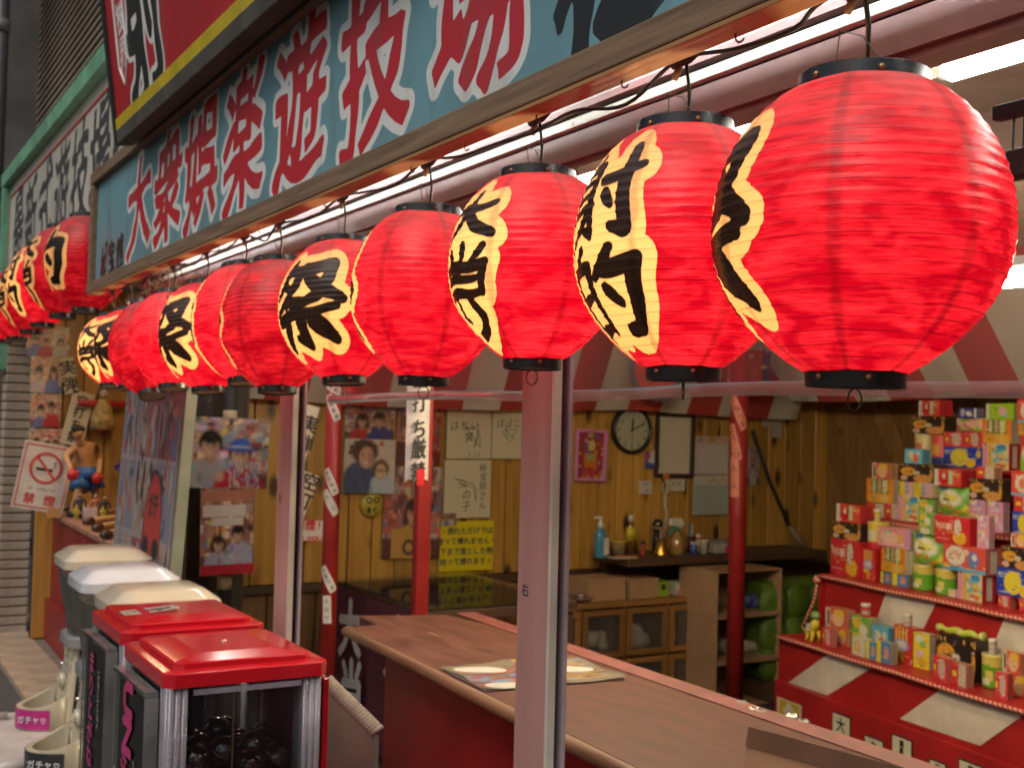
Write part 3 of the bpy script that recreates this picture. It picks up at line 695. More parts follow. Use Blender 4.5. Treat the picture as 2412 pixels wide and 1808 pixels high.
# ================================================================== striped canopy, valance and clear vinyl curtain
m_redc = M('red_cloth', (.48, .05, .035), .8, var=.1); m_whc = M('white_cloth', (.60, .53, .42), .8, var=.08)
def cloth_mat(nm, col, tcol):
    m, nt, b = newmat(nm); b.inputs['Base Color'].default_value = c4(col); b.inputs['Roughness'].default_value = .85
    t = nd(nt, 'ShaderNodeBsdfTranslucent'); t.inputs[0].default_value = c4(tcol); mx = nd(nt, 'ShaderNodeMixShader'); mx.inputs[0].default_value = .45
    o = nt.nodes['Material Output']; nt.links.new(b.outputs[0], mx.inputs[1]); nt.links.new(t.outputs[0], mx.inputs[2]); nt.links.new(mx.outputs[0], o.inputs[0]); return m
m_cred = cloth_mat('canopy_red', (.58, .085, .065), (.58, .085, .065)); m_cwht = cloth_mat('canopy_white', (.74, .69, .58), (.74, .69, .58))
def drape(name, label, org, along, out, L, w_, z0, z1, spread, sag=.03, phase=0):
    """striped cloth hanging from z1 down to z0; its foot stands 'spread' farther out than its head"""
    t = thing(name, label, 'drape', org); along = Vector(along); out = Vector(out); n = int(L/w_)
    for k in range(n):
        vs = []
        for i in range(9):
            u = i/8
            for j in range(6):
                s_ = (k+j/5)*w_; fold = .02*math.sin(s_*11+u)*u+.012*math.sin(s_*23)
                z_ = z1-(z1-z0+sag*abs(math.sin(s_*1.25+phase)))*u
                p = along*s_+out*(spread*u+fold); vs.append((p.x, p.y, z_))
        MB().add(vs, [(i*6+j, (i+1)*6+j, (i+1)*6+j+1, i*6+j+1) for i in range(8) for j in range(5)]).obj('stripe', m_cred if k % 2 else m_cwht, t, True)
    return t
drape('striped_drape', 'red and white striped drape along the top of the plank end wall', (1.66, 5.30, 0), (1, 0, 0), (0, 1, 0), 3.9, .225, 1.70, 2.48, .36)
drape('striped_drape', 'red and white striped drape fanning out above the prize shelves', (4.75, 5.5, 0), (0, -1, 0), (1, 0, 0), 6.0, .28, 1.83, 2.48, .52, .05, 1)
bd = thing('round_crest', 'round crest with grey ring on the striped drape, half hidden by a lantern', 'crest', dY(1418, 795, 5.36))
MB().lathe([(.0001, 0), (.165, 0), (.165, .006), (.0001, .006)], 40).obj('crest_field', M('crest_red', (.5, .07, .04), .7), bd, rot=(PI/2, 0, 0))
MB().lathe([(.163, .0), (.19, .0), (.19, .009), (.163, .009)], 40, close=True).obj('crest_ring', M('crest_ring', (.10, .11, .15), .6), bd, rot=(PI/2, 0, 0))
MB().prism([(-.10, .02), (.10, .02), (.13, .12), (-.13, .12)], .007, .009, 'z').obj('crest_band', m_whc, bd, rot=(PI/2, 0, 0))
m_vinyl = clearm('clear_vinyl', haze=.14, rough=.2, ior=1.05, hazecol=(.5, .5, .5))
def vinyl(label, y0, y1, ztop=2.06, X=1.40):
    v = thing('vinyl_curtain', label, 'curtain', (X, 0, 0), 0, 'clear vinyl curtains')
    n = 40; vs = []; fs = []
    def off(y, z): return .012*math.sin(y*7+.6)+.008*math.sin(y*17)*(2.1-z)
    for i in range(n+1):
        y = y0+(y1-y0)*i/n
        for j in range(7): z = 1.672+(ztop-1.672)*j/6; vs.append((off(y, z), y, z))
    fs = [(i*7+j, (i+1)*7+j, (i+1)*7+j+1, i*7+j+1) for i in range(n) for j in range(6)]
    MB().add(vs, fs).obj('sheet', m_vinyl, v, True)
    hv = []
    for i in range(n+1):
        y = y0+(y1-y0)*i/n; zz = 1.655+.004*math.sin(y*5); o_ = off(y, 1.67)
        hv += [(o_-.004, y, zz), (o_-.004, y, zz+.024), (o_+.002, y, zz+.024), (o_+.002, y, zz)]
    hf = [(i*4+k, (i+1)*4+k, (i+1)*4+(k+1) % 4, i*4+(k+1) % 4) for i in range(n) for k in range(4)]
    MB().add(hv, hf).obj('hem', clearm('vinyl_hem', haze=.5, rough=.35, ior=1.12, hazecol=(.5, .46, .42)), v, True)
vinyl('clear vinyl curtain with pale hem right of the middle post', .3, 2.12)
vinyl('clear vinyl curtain with pale hem left of the middle post', 2.3, 3.55)

# ================================================================== red poles with sticker strips
m_redpole = M('red_pole_paint', (.25, .012, .011), .42, var=.15, scale=6, wear=(.05, .02, .018), wlev=.73, wscale=18)
m_ink = M('brush_ink', (.012, .012, .014), .6); m_paperw = M('sticker_white', (.62, .58, .52), .6); m_paperr = M('sticker_red', (.62, .20, .14), .6)
def pole(label, x, y, r, square=False, ztop=2.3):
    p = thing('red_pole', label, 'pole', (x, y, 0), 0, 'red poles in the stall')
    if square: MB().box(-r, r, -r, r, 0, ztop).obj('shaft', m_redpole, p, bevel=.006, rot=(0, 0, R(-8)))
    else: MB().tube([(0, 0, 0), (0, 0, ztop)], r, 28).obj('shaft', m_redpole, p, True)
    return p
def sticker(p, r, s, z, ang, w_=.045, h_=.15, tilt=0.0, mat=m_paperw, size=.03, ink=m_ink):
    """paper strip glued round the pole"""
    a0 = math.atan2(-p.location.y, -p.location.x)+R(ang)
    e = MB(); vs = []; n = 8
    for i in range(n+1):
        for j in range(9):
            u = (i/n-.5)*w_; v_ = (j/8-.5)*h_
            uu = u*math.cos(tilt)-v_*math.sin(tilt); vv = u*math.sin(tilt)+v_*math.cos(tilt)
            vs.append(((r+.0012)*math.cos(a0+uu/r), (r+.0012)*math.sin(a0+uu/r), z+vv))
    fs = [(i*9+j, (i+1)*9+j, (i+1)*9+j+1, i*9+j+1) for i in range(n) for j in range(8)]
    st = e.add(vs, fs).obj('sticker', mat, p, True)
    g = text_mb(s, size, vertical=True, gap=h_*.9/len(s)/size)
    vs2 = []
    for (u, _, v_) in g.v:
        uu = u*math.cos(tilt)-v_*math.sin(tilt); vv = u*math.sin(tilt)+v_*math.cos(tilt)
        vs2.append(((r+.0022)*math.cos(a0+uu/r), (r+.0022)*math.sin(a0+uu/r), z+vv))
    g.v = vs2; g.obj('lettering', ink, st)
q = dY(1597, 900, 4.9)
pr = pole('thick round red pole with red lettered strips, right of the calendar', q[0], 4.9, .047)
for s, py, ang, tl, h_ in (('千客万来', 890, -8, .42, .20), ('よろこび', 955, -32, .25, .20), ('大入', 1030, -30, .03, .22)):
    sticker(pr, .047, s, dY(1597, py, 4.86)[2], ang, .05, h_, tl, m_paperr, .044)
q = dY(722, 900, 4.6); pl = pole('round red pole with small white lettered stickers, left of the portrait photographs', q[0], 4.6, .034)
for s, py, tl in (('満員御礼', 838, 1.1), ('商売繁盛', 880, .45), ('家内安全', 1040, .45), ('大入', 1085, .55), ('千客万来', 1250, .5), ('大当り', 1315, .05)):
    sticker(pl, .034, s, dY(720, py, 4.57)[2], -12, .036, .115, tl, m_paperw, .02)
q = dY(909, 1200, 4.25); p3 = pole('square red pole carrying a white hand-lettered paper strip', q[0], 4.25, .029, True)
sg = thing('paper_sign', 'white vertical paper strip 空打ち厳禁 tied to the square red pole', 'sign', dY(911, 900, 4.2))
z1_, z0_ = dY(911, 770, 4.2)[2]-sg.location.z, dY(911, 1040, 4.2)[2]-sg.location.z
vs = []; 
for i in range(9):
    for j in range(13): u = (i/8-.5); vs.append((u*.108, .035*(abs(2*u)**2)*.8, z0_+(z1_-z0_)*j/12+.01*(j == 0)*math.sin(i*1.3)))
MB().add(vs, [(i*13+j, (i+1)*13+j, (i+1)*13+j+1, i*13+j+1) for i in range(8) for j in range(12)]).obj('paper', M('strip_paper', (.60, .55, .53), .7), sg, True)
for k, ch in enumerate('空打ち厳禁'):
    text_mb(ch, .085, hfac=.8, shear=.1, bold=.002).obj('lettering', m_ink, sg, loc=(-.012, -.004, dY(905, [815, 868, 925, 968, 1018][k], 4.2)[2]-sg.location.z))
MB().box(-.016, .016, -.006, -.003, z0_-.015, z0_+.05).obj('red_tape', M('red_tape', (.62, .02, .03), .4), sg)

# ================================================================== sheets on the end wall
m_print = printm(); m_gloss = printm('laminated_print', .18, .6)
SKIN = [(.44, .26, .17), (.48, .29, .20), (.38, .22, .14)]
def crowd(n, w_=44, h_=44, bg=((.30, .15, .11), (.5, .4, .25), (.3, .25, .3), (.55, .5, .45)), seed=1, tops=((.35, .03, .03), (.12, .15, .3), (.4, .35, .3)), low=.0, sc=1.0, hat=False):
    """snapshot of people in front of crowded shelves"""
    rg = random.Random(seed); w_, h_ = int(w_*1.7), int(h_*1.7); p = Pic(w_, h_, bg[0])
    for _ in range(170):
        x, y = rg.random(), rg.uniform(.15, 1); a, b = rg.uniform(.02, .16), rg.uniform(.02, .14); c = rg.choice(bg); k = rg.uniform(.45, 1.3); p.rect(x, x+a, y, y+b, tuple(q*k for q in c))
    for _ in range(34): p.ell(rg.random(), rg.uniform(.3, 1), rg.uniform(.008, .05), rg.uniform(.01, .06), rg.choice([(.5, .45, .3), (.05, .04, .05), (.5, .1, .08), (.5, .4, .1), (.1, .2, .35)]), .5)
    p.rect(0, 1, 0, .22, tuple(q*.35 for q in bg[0]))
    for i in range(n):
        cx = (i+.5)/n*.8+.1+rg.uniform(-.05, .05); cy = .50+rg.uniform(-.05, .09)-low; fr = min(.105, .21/n)*sc; fy = fr*w_/h_
        hair = rg.choice([(.018, .014, .012), (.04, .025, .018), (.025, .018, .016)]); top = rg.choice(tops); sk = rg.choice(SKIN)
        lng = rg.random() < .55
        if lng: p.ell(cx, cy-fy*.7, fr*1.35, fy*2.1, hair, .3)
        p.ell(cx, cy-fy*4.3, fr*2.6, fy*3.2, top, .12); p.rect(cx-fr*2.6, cx+fr*2.6, -.1, cy-fy*4.3, top)
        for _ in range(26): p.ell(cx+rg.uniform(-2.4, 2.4)*fr, cy-fy*rg.uniform(1.9, 7), fr*rg.uniform(.08, .4), fy*rg.uniform(.1, .7), tuple(q*rg.uniform(.35, 1.5) for q in top), .6)
        p.ell(cx, cy-fy*1.25, fr*.5, fy*.6, tuple(q*.7 for q in sk), .3)
        p.ell(cx, cy+fy*.35, fr*1.15, fy*1.25, hair, .2); p.ell(cx, cy-fy*.12, fr*.82, fy*1.08, sk, .2)
        p.ell(cx+fr*.42, cy-fy*.2, fr*.35, fy*.8, tuple(q*.72 for q in sk), .9); p.ell(cx, cy+fy*.62, fr*.8, fy*.42, hair, .5)
        for s_ in (-1, 1): p.ell(cx+s_*fr*.34, cy+fy*.06, fr*.17, fy*.11, (.07, .035, .03), .7)
        p.ell(cx, cy-fy*.25, fr*.12, fy*.2, tuple(q*.82 for q in sk), .9); p.ell(cx, cy-fy*.6, fr*.30, fy*.13, (.42, .22, .19), .5); p.ell(cx, cy-fy*.57, fr*.22, fy*.06, (.55, .48, .42), .6)
        if hat and i == n-1: p.ell(cx, cy+fy*1.05, fr*1.0, fy*.7, (.03, .08, .33), .15); p.ell(cx, cy+fy*.78, fr*1.05, fy*.17, (.42, .42, .44), .3); p.ell(cx, cy+fy*.58, fr*1.5, fy*.2, (.025, .06, .26), .3)
        if rg.random() < .6: hx = cx+rg.choice((-1, 1))*fr*1.9; p.ell(hx, cy-fy*2.2, fr*.42, fy*.55, sk, .4)
    p.blur(2); p.a *= (1+.22*(np.random.RandomState(seed).rand(p.h, p.w, 1)-.5))*(1.08-.35*((p.X-.5)**2+(p.Y-.5)**2))[..., None]; return p
def wsheet(name, label, cat, bb, Y, pic, rot=0.0, mat=None, thick=.002, group=None, frame=None, curl=0.0):
    x0, y0, x1, y1 = bb; c = dY((x0+x1)/2, (y0+y1)/2, Y)
    w_ = abs(dY(x1, (y0+y1)/2, Y)[0]-dY(x0, (y0+y1)/2, Y)[0]); h_ = abs(dY((x0+x1)/2, y1, Y)[2]-dY((x0+x1)/2, y0, Y)[2])
    t = thing(name, label, cat, c, 0, group, rot=(0, rot, 0))
    mkobj('print', sheet_mesh('print', w_, h_, pic, (lambda a, b: -curl*(2*b)**2-curl*(2*a)**4*.6) if curl else None), mat or m_print, t)
    MB().box(-w_/2, w_/2, .0015, .0015+thick, -h_/2, h_/2).obj('backing', M('backing_card', (.45, .42, .36), .8), t)
    return t, w_, h_
SW_ = WY-.022
def plain(col, w_=8, h_=8): return Pic(w_, h_, col)
# photographs
tp = ((.40, .03, .03), (.05, .08, .25)); 
p = crowd(2, 60, 52, ((.34, .22, .17), (.6, .4, .2), (.45, .12, .12), (.5, .35, .45), (.55, .5, .4), (.2, .25, .3)), 3, ((.34, .02, .035), (.26, .24, .26)), -.02, 1.15, True)
p.noise([(.35, .3, .3), (.15, .2, .3), (.42, .34, .3)], 70, (.008, .014), (.02, .05), 0, .38, .52, .9, random.Random(2)); p.blur(1)
wsheet('photo_print', 'laminated photo of two people, one of them wearing a blue hat', 'photograph', (396, 902, 581, 1054), 5.35, p, R(1.5), m_gloss, curl=.004)
p = crowd(2, 44, 70, ((.30, .13, .09), (.42, .2, .13), (.28, .10, .08), (.5, .4, .3)), 5, ((.48, .03, .03), (.32, .32, .42)), .12); p.rect(.04, .84, .66, .80, (.55, .5, .44)); p.rect(.22, .8, .56, .655, (.53, .48, .42)); p.rect(.02, .98, .84, .97, (.38, .16, .10)); p.rect(.0, 1, .0, .12, (.36, .02, .03))
wsheet('photo_print', 'tall laminated photo of two people at a red counter, below the blue hat photo', 'photograph', (433, 1052, 549, 1240), 5.34, p, R(-1), m_gloss, curl=.004)
p = crowd(2, 48, 40, ((.32, .2, .15), (.6, .45, .25), (.45, .1, .1), (.4, .3, .35), (.5, .5, .45)), 7, ((.4, .03, .03), (.05, .06, .18)), .0)
wsheet('photo_print', 'photo of two people holding toy guns, above the portrait on the plank wall', 'photograph', (745, 865, 853, 952), SW_, p)
p = Pic(80, 84, (.55, .50, .40)); p.noise([(.6, .45, .4), (.5, .12, .1), (.6, .55, .45)], 30, (.02, .07), (.02, .06), .5, 1, .5, 1)
[p.ell(.36+.24*math.cos(q*2.4)*((q % 5)/5+.2), .78+.17*math.sin(q*2.4), .05, .045, (.09-.01*(q % 4), .055, .035), .6) for q in range(30)]; p.ell(.36, .18, .40, .42, (.06, .09, .17)); p.ell(.76, .08, .25, .30, (.40, .48, .52)); p.ell(.40, .76, .26, .22, (.07, .045, .03), .3); p.ell(.43, .66, .14, .20, (.52, .33, .22)); p.ell(.72, .46, .17, .16, (.10, .06, .04), .4); p.ell(.73, .40, .11, .15, (.55, .36, .25)); p.ell(.36, .70, .025, .012, (.12, .06, .05), .5); p.ell(.49, .70, .025, .012, (.12, .06, .05), .5); p.ell(.43, .57, .06, .022, (.6, .5, .45), .4); p.ell(.53, .64, .05, .16, (.40, .24, .16), 1.0); p.rect(.62, .84, .405, .455, (.30, .22, .07)); p.ell(.73, .33, .045, .015, (.6, .5, .45), .4); [p.ell(.1+.5*((q*7) % 11)/11, .05+.3*((q*5) % 7)/7, .01, .09, (.03, .045, .10), .6) for q in range(14)]; p.a = np.repeat(np.repeat(p.a, 1, 0), 1, 1); p.blur(1)
wsheet('photo_print', 'large portrait photo of two smiling people with curly hair', 'photograph', (743, 948, 853, 1065), SW_-.012, p, R(1), curl=.004)
p = crowd(1, 44, 44, ((.45, .06, .05), (.5, .3, .2), (.3, .15, .12)), 9, ((.30, .30, .33),), .05, 1.1); p.rect(0, .5, 0, .35, (.12, .05, .04))
wsheet('photo_print', 'photo half hidden behind the hand-lettered strip on the square pole', 'photograph', (858, 862, 953, 1005), SW_, p)
p = crowd(1, 48, 60, ((.30, .12, .1), (.45, .2, .15), (.5, .12, .1), (.5, .45, .4), (.25, .2, .25)), 12, ((.50, .30, .05),), .02, 1.2); p.rect(.15, .75, .0, .32, (.46, .27, .07)); p.ell(.45, .12, .11, .09, (.10, .06, .03)); p.ell(.45, .12, .06, .05, (.45, .28, .1))
wsheet('photo_print', 'photo of a person in a yellow coat beside the square red pole', 'photograph', (830, 1008, 955, 1205), SW_-.004, p, R(1.5))
p = crowd(3, 30, 22, ((.2, .14, .1), (.3, .2, .15)), 14)
wsheet('photo_print', 'tiny photo tucked at the corner of the yellow notice', 'photograph', (950, 1108, 985, 1134), SW_-.012, p)
# autograph boards
def board(label, bb, lines):
    t, w_, h_ = wsheet('autograph_board', label, 'autograph board', bb, SW_, plain((.56, .53, .36)), thick=.004)
    for s, u, v_, sz, vert in lines: lettering(t, s, sz, (u*w_, -.001, v_*h_), M('pen_ink', (.07, .07, .06), .6), vertical=vert, shear=.2)
    rg = random.Random(len(label)); pts = [(rg.uniform(-.3, .3)*w_, -.001, rg.uniform(-.32, .18)*h_) for _ in range(9)]
    MB().tube([Vector(a).lerp(Vector(b), k/5) for a, b in zip(pts, pts[1:]) for k in range(5)], .0016, 5).obj('signature', M('pen_ink'), t)
board('cream autograph board with large loose signature dated 3 23', (966, 868, 1062, 990), (('秘宝館さんへ', 0, .40, .036, 0), ('はない', -.1, .08, .06, 0), ('笑', .0, -.12, .06, 0), ('3.23', .12, -.43, .032, 0)))
board('narrow cream autograph board partly hidden by the middle post', (1064, 868, 1134, 990), (('秘宝館さん', -.02, .40, .034, 0), ('ぽぽこ', 0, .12, .05, 0)))
board('lower cream autograph board with a vertical column of characters', (960, 993, 1060, 1118), (('秘宝館さん', .33, .05, .05, 1), ('の子', -.02, -.2, .06, 1)))
t, w_, h_ = wsheet('notice', 'bright yellow handwritten notice above the glass table', 'notice', (950, 1125, 1066, 1232), SW_, plain((.62, .52, .01)))
lettering(t, '・倒れただけでは\n持って帰れません。\n下まで落とした物\n持って帰れます。', .042, (0, -.001, 0), M('pen_ink'), gap=1.0, bold=.0012)
t, w_, h_ = wsheet('notice', 'small white notice with red handwriting 禁煙 between the posts', 'notice', (648, 1123, 707, 1168), 5.2, plain((.62, .58, .56)), R(1))
mr_ = M('red_marker', (.55, .02, .03), .6); lettering(t, '禁煙!!', .05, (-.01, -.001, .025), mr_, bold=.0015); lettering(t, 'NO SMOKING', .024, (0, -.001, -.035), mr_, bold=.0008)
for (a, b, c, d_) in ((-.5, .5, .47, .5), (-.5, .5, -.5, -.47), (-.5, -.48, -.47, .47), (.48, .5, -.47, .47)):
    MB().box(a*w_, b*w_, -.0012, .0, c*h_, d_*h_).obj('red_border', mr_, t)
for (s, bb, rt, lb) in (('実弾', (620, 870, 682, 1040), R(14), 'slanting cream paper sign 実弾 half behind the left pink post'), ('空打', (616, 1015, 682, 1140), R(20), 'slanting cream paper sign 空打 below the other, behind the left pink post')):
    t, w_, h_ = wsheet('paper_sign', lb, 'sign', (bb[0], bb[1], bb[2]-12, bb[3]), 5.1, plain((.55, .47, .36)), rt)
    lettering(t, s, .085, (.03, -.001, .05), m_ink, vertical=True, bold=.002)
# small round badge, pink framed picture
t = thing('round_badge', 'round yellow badge with black scribbles under the portrait photo', 'badge', dY(803, 1090, SW_-.006))
MB().lathe([(.0001, .012), (.05, .010), (.062, .002), (.062, 0), (.0001, 0)], 28).obj('disc', M('badge_yellow', (.46, .38, .05), .35), t, True, rot=(PI/2, 0, 0))
lettering(t, '○○\n8く', .04, (0, -.014, 0), m_ink, bold=.002)
def framed(name, label, cat, bb, Y, pic, fr, mat, rot=0.0, d_=.018):
    t, w_, h_ = wsheet(name, label, cat, bb, Y, pic, rot)
    for (a, b, c, e) in ((-w_/2-fr, w_/2+fr, h_/2, h_/2+fr), (-w_/2-fr, w_/2+fr, -h_/2-fr, -h_/2), (-w_/2-fr, -w_/2, -h_/2, h_/2), (w_/2, w_/2+fr, -h_/2, h_/2)):
        MB().box(a, b, -d_, .004, c, e).obj('frame_bar', mat, t, bevel=.003)
    return t, w_, h_
p = Pic(30, 48, (.30, .04, .04)); p.noise([(.5, .3, .05), (.1, .1, .25), (.45, .35, .3)], 40, (.03, .1), (.02, .06)); p.rect(.28, .78, .22, .55, (.55, .16, .03)); p.rect(.36, .68, .38, .55, (.30, .33, .12)); p.ell(.55, .72, .14, .12, (.55, .42, .14)); p.rect(.3, .42, .05, .2, (.5, .05, .05)); p.rect(.58, .7, .05, .2, (.5, .05, .05))
framed('framed_picture', 'small picture in a bright pink frame left of the clock', 'picture', (1247, 934, 1303, 1032), SW_, p, .018, M('pink_plastic', (.58, .22, .45), .35), R(1.5))
t, w_, h_ = framed('wall_board', 'dark framed whiteboard with faint writing right of the clock', 'whiteboard', (1420, 900, 1491, 1022), SW_, plain((.55, .52, .39)), .022, M('dark_frame', (.04, .025, .018), .45), R(.8), .022)
rg = random.Random(4)
for k in range(11): MB().tube([(-.12+.024*i, -.001, .15-k*.03+rg.uniform(-.003, .003)) for i in range(2+rg.randint(4, 8))], .0008, 4).obj('faint_writing', M('faint_pen', (.38, .36, .28), .7), t)
t, w_, h_ = wsheet('wall_calendar', 'two-sheet wall calendar hanging left of the thick red pole', 'calendar', (1498, 942, 1574, 1024), SW_-.006, Pic(38, 40, (.54, .48, .42)).rect(0, 1, .80, 1, (.55, .38, .30)).ell(.2, .9, .06, .05, (.15, .3, .4)).noise([(.45, .25, .1), (.5, .4, .4)], 8, (.03, .07), (.02, .05), .82, .96, .3, .6).rect(.1, .98, .1, .76, (.55, .52, .48)))
wsheet('wall_calendar', 'lower pale blue sheet of the wall calendar, curling at its bottom', 'calendar', (1498, 1026, 1573, 1111), SW_-.008, Pic(38, 44, (.38, .42, .38)).rect(0, 1, .76, 1, (.55, .5, .42)).noise([(.45, .2, .08), (.5, .35, .1)], 6, (.03, .06), (.03, .05), .8, .95, .5, .95).rect(.05, .95, .05, .72, (.36, .41, .37)))
for k in range(5):
    MB().box(-w_*.38, w_*.46, -.0014, -.0006, .10-k*.045, .1012-k*.045).obj('ruled_line', M('pale_line', (.42, .38, .35), .7), t)
p = Pic(16, 18, (.30, .08, .2)).rect(0, 1, 0, .35, (.06, .08, .3)).ell(.65, .8, .3, .2, (.6, .5, .4)).ell(.6, .45, .35, .2, (.55, .55, .55))
wsheet('snack_packet', 'little blue and maroon packet pinned between clock and whiteboard', 'packet', (1393, 973, 1424, 1010), SW_-.004, p, R(-4))
t, w_, h_ = wsheet('card', 'small white card with rounded red border under the whiteboard', 'card', (1380, 1038, 1408, 1066), SW_, plain((.58, .53, .47))); lettering(t, '千円\n一回', .026, (0, -.001, 0), M('pen_ink'))
t, w_, h_ = wsheet('card', 'small white card pinned beside the hanging tassel', 'card', (1440, 1034, 1480, 1060), SW_, plain((.56, .53, .42))); lettering(t, '当り券', .026, (0, -.001, .01), M('pen_ink'))
for bb, lb in (((1648, 904, 1672, 922), 'left one of two blank white slips on the planks right of the thick pole'), ((1668, 904, 1689, 945), 'right, longer one of two blank white slips right of the thick pole')):
    wsheet('paper_slip', lb, 'paper slip', bb, SW_-.002-(.002 if bb[0] > 1660 else 0), plain((.42, .38, .30)))
p = crowd(1, 16, 30, ((.3, .2, .3), (.45, .3, .2)), 17)
wsheet('photo_print', 'narrow photo just right of the thick red pole', 'photograph', (1612, 965, 1640, 1048), SW_, p)
wsheet('hanging_poster', 'red poster with green lower edge on the drape between the two nearest lanterns', 'poster', (1575, 755, 1665, 848), 5.2, Pic(40, 40, (.45, .05, .04)).rect(0, .8, 0, .14, (.16, .30, .08)).rect(.8, 1, 0, 1, (.03, .05, .14)).ell(.4, .55, .3, .3, (.5, .09, .06)).noise([(.5, .45, .4), (.4, .2, .1)], 8, (.03, .08), (.02, .05)))
# wall clock
ck = thing('wall_clock', 'round black-rimmed wall clock showing ten past twelve', 'clock', dY(1361, 928, SW_))
MB().lathe([(.122, 0), (.145, 0), (.146, .03), (.134, .043), (.124, .030)], 48, close=True).obj('rim', M('clock_rim', (.015, .015, .015), .3), ck, True, rot=(PI/2, 0, 0))
MB().lathe([(.0001, .020), (.130, .020), (.130, .001), (.0001, .001)], 48).obj('dial', M('clock_dial', (.56, .56, .40), .5, var=.03), ck, rot=(PI/2, 0, 0))
for k in range(1, 13):
    a = PI/2-k*PI/6; text_mb(str(k), .038).obj('numeral', m_ink, ck, loc=(.103*math.cos(a), -.0225, .103*math.sin(a)))
for nm, a, L_, wd in (('hour_hand', PI/2-R(3), .07, .006), ('minute_hand', PI/2-R(66), .1, .004), ('second_hand', -PI/2, .09, .0012)):
    MB().box(-.015, L_, -.0015, 0, -wd, wd).obj(nm, m_ink, ck, loc=(0, -.024-.002*(nm[0] == 'm'), 0), rot=(0, -a, 0))
MB().lathe([(.131, .031), (.0001, .033)], 40).obj('glass', clearm('clock_glass', haze=.02), ck, rot=(PI/2, 0, 0))
# hanging tassel cord
hc = thing('tassel_rope', 'white twisted cord hanging from a wall hook over the side shelf', 'tassel', dY(1437, 1035, SW_-.02))
zb = dY(1437, 1160, SW_)[2]-hc.location.z
MB().tube([(.012*math.sin(k*.9), -.01, zb*k/14) for k in range(15)], .007, 8).obj('strand', M('cord_white', (.5, .44, .34), .8), hc, True)
MB().tube([(.006*math.sin(k*1.3+1), -.014, zb*(.3+k*.05)) for k in range(15)], .006, 8).obj('strand', M('cord_white'), hc, True)
MB().tube([(.03*math.cos(2*PI*k/14), -.01, -.05+.04*math.sin(2*PI*k/14)) for k in range(15)], .004, 6).obj('loop', M('cord_white'), hc, True)
MB().box(-.02, .02, -.02, 0, .0, .035).obj('hook_plate', M('orange_hook', (.5, .16, .04), .5), hc, bevel=.004)
# dark hanging strap on the planks
hs_ = thing('dark_strap', 'dark strap running diagonally down the planks right of the thick pole', 'strap', dY(1625, 930, WY-.05))
b0 = Vector((0, 0, 0)); b1 = Vector(dY(1705, 1135, WY-.05))-hs_.location; b2 = Vector(dY(1745, 1190, WY-.06))-hs_.location
MB().tube([b0, b0.lerp(b1, .5)+Vector((-.01, 0, -.02)), b1], .012, 8).obj('webbing', M('strap_black', (.02, .018, .016), .8), hs_, True)
MB().tube([b1, b1.lerp(b2, .5), b2], [.016, .03, .012], 8).obj('tip', M('strap_tip', (.24, .18, .10), .7), hs_, True)

# ================================================================== front counter
m_ctop = M('counter_top', (.105, .040, .027), .62, var=.24, scale=11, stretch=(2.0, .5, 1), wear=(.24, .12, .07), wlev=.69, wscale=9, spec=.16, bump=.1)
ct = thing('shooting_counter', 'long worn red-brown counter with chipped wooden front edge', 'counter', (0, 0, 0))
top = [(1.553, 3.71), (1.66, 3.70), (1.68, 3.90), (1.985, 3.80), (2.085, 3.2), (2.04, 2.2), (2.01, -.4), (1.345, -.4)]
MB().prism(top, .865, .90).obj('top', m_ctop, ct, bevel=.006)
m_edge = wood('worn_edge_wood', (.17, .07, .03), (.31, .165, .075), axis=1, rough=.6, gscale=50, knots=.05, dark=(.22, .02, .015))
ed = [Vector((1.553-.0, 3.712, .883)), Vector((1.50, 2.7, .883)), Vector((1.461, 1.951, .883)), Vector((1.345, -.4, .883))]
MB().tube(ed, [.0175]*4, 10).obj('worn_nosing', m_edge, ct, True)
MB().box(0, .075, 0, 4.2, 0, .0025).obj('paint_strip', M('red_strip', (.19, .05, .042), .5, var=.25, scale=14), ct, loc=(1.925, -.4, .9005), rot=(0, 0, R(-1.3)))
m_cred2 = M('counter_red', (.24, .008, .010), .5, var=.2, scale=3)
MB().prism([(1.66, 3.62), (1.70, 3.66), (1.95, 3.6), (1.95, -.4), (1.47, -.4)], .02, .863).obj('front_panel', m_cred2, ct)
# magazine on the counter
mg = thing('magazine', 'creased colourful magazine spread lying on the counter behind the middle post', 'magazine', (1.735, 2.80, .902), R(-4))
pp = Pic(60, 44, (.24, .20, .14)); pp.rect(.08, .42, .08, .9, (.40, .26, .12)); pp.noise([(.45, .22, .08), (.25, .32, .4), (.4, .35, .25), (.2, .12, .08)], 60, (.01, .07), (.01, .03), .1, .9, .05, .5); pp.noise([(.20, .10, .12), (.5, .12, .08), (.2, .3, .45), (.35, .1, .1)], 60, (.02, .1), (.02, .06), .1, .9, .52, .95); pp.rect(.06, .5, .02, .08, (.55, .32, .06))
me = sheet_mesh('spread', .43, .30, pp, lambda a, b: -.006*np.exp(-(a*9)**2)-.004*(np.abs(a)*2)**6-.003*np.sin(b*9+a*4)-.004)
mkobj('spread', me, printm('magazine_print', .25, .3), mg, rot=(-PI/2, 0, PI))
MB().box(-.212, .212, -.146, .146, .0, .003).obj('under_pages', M('page_edges', (.45, .42, .36), .8), mg)
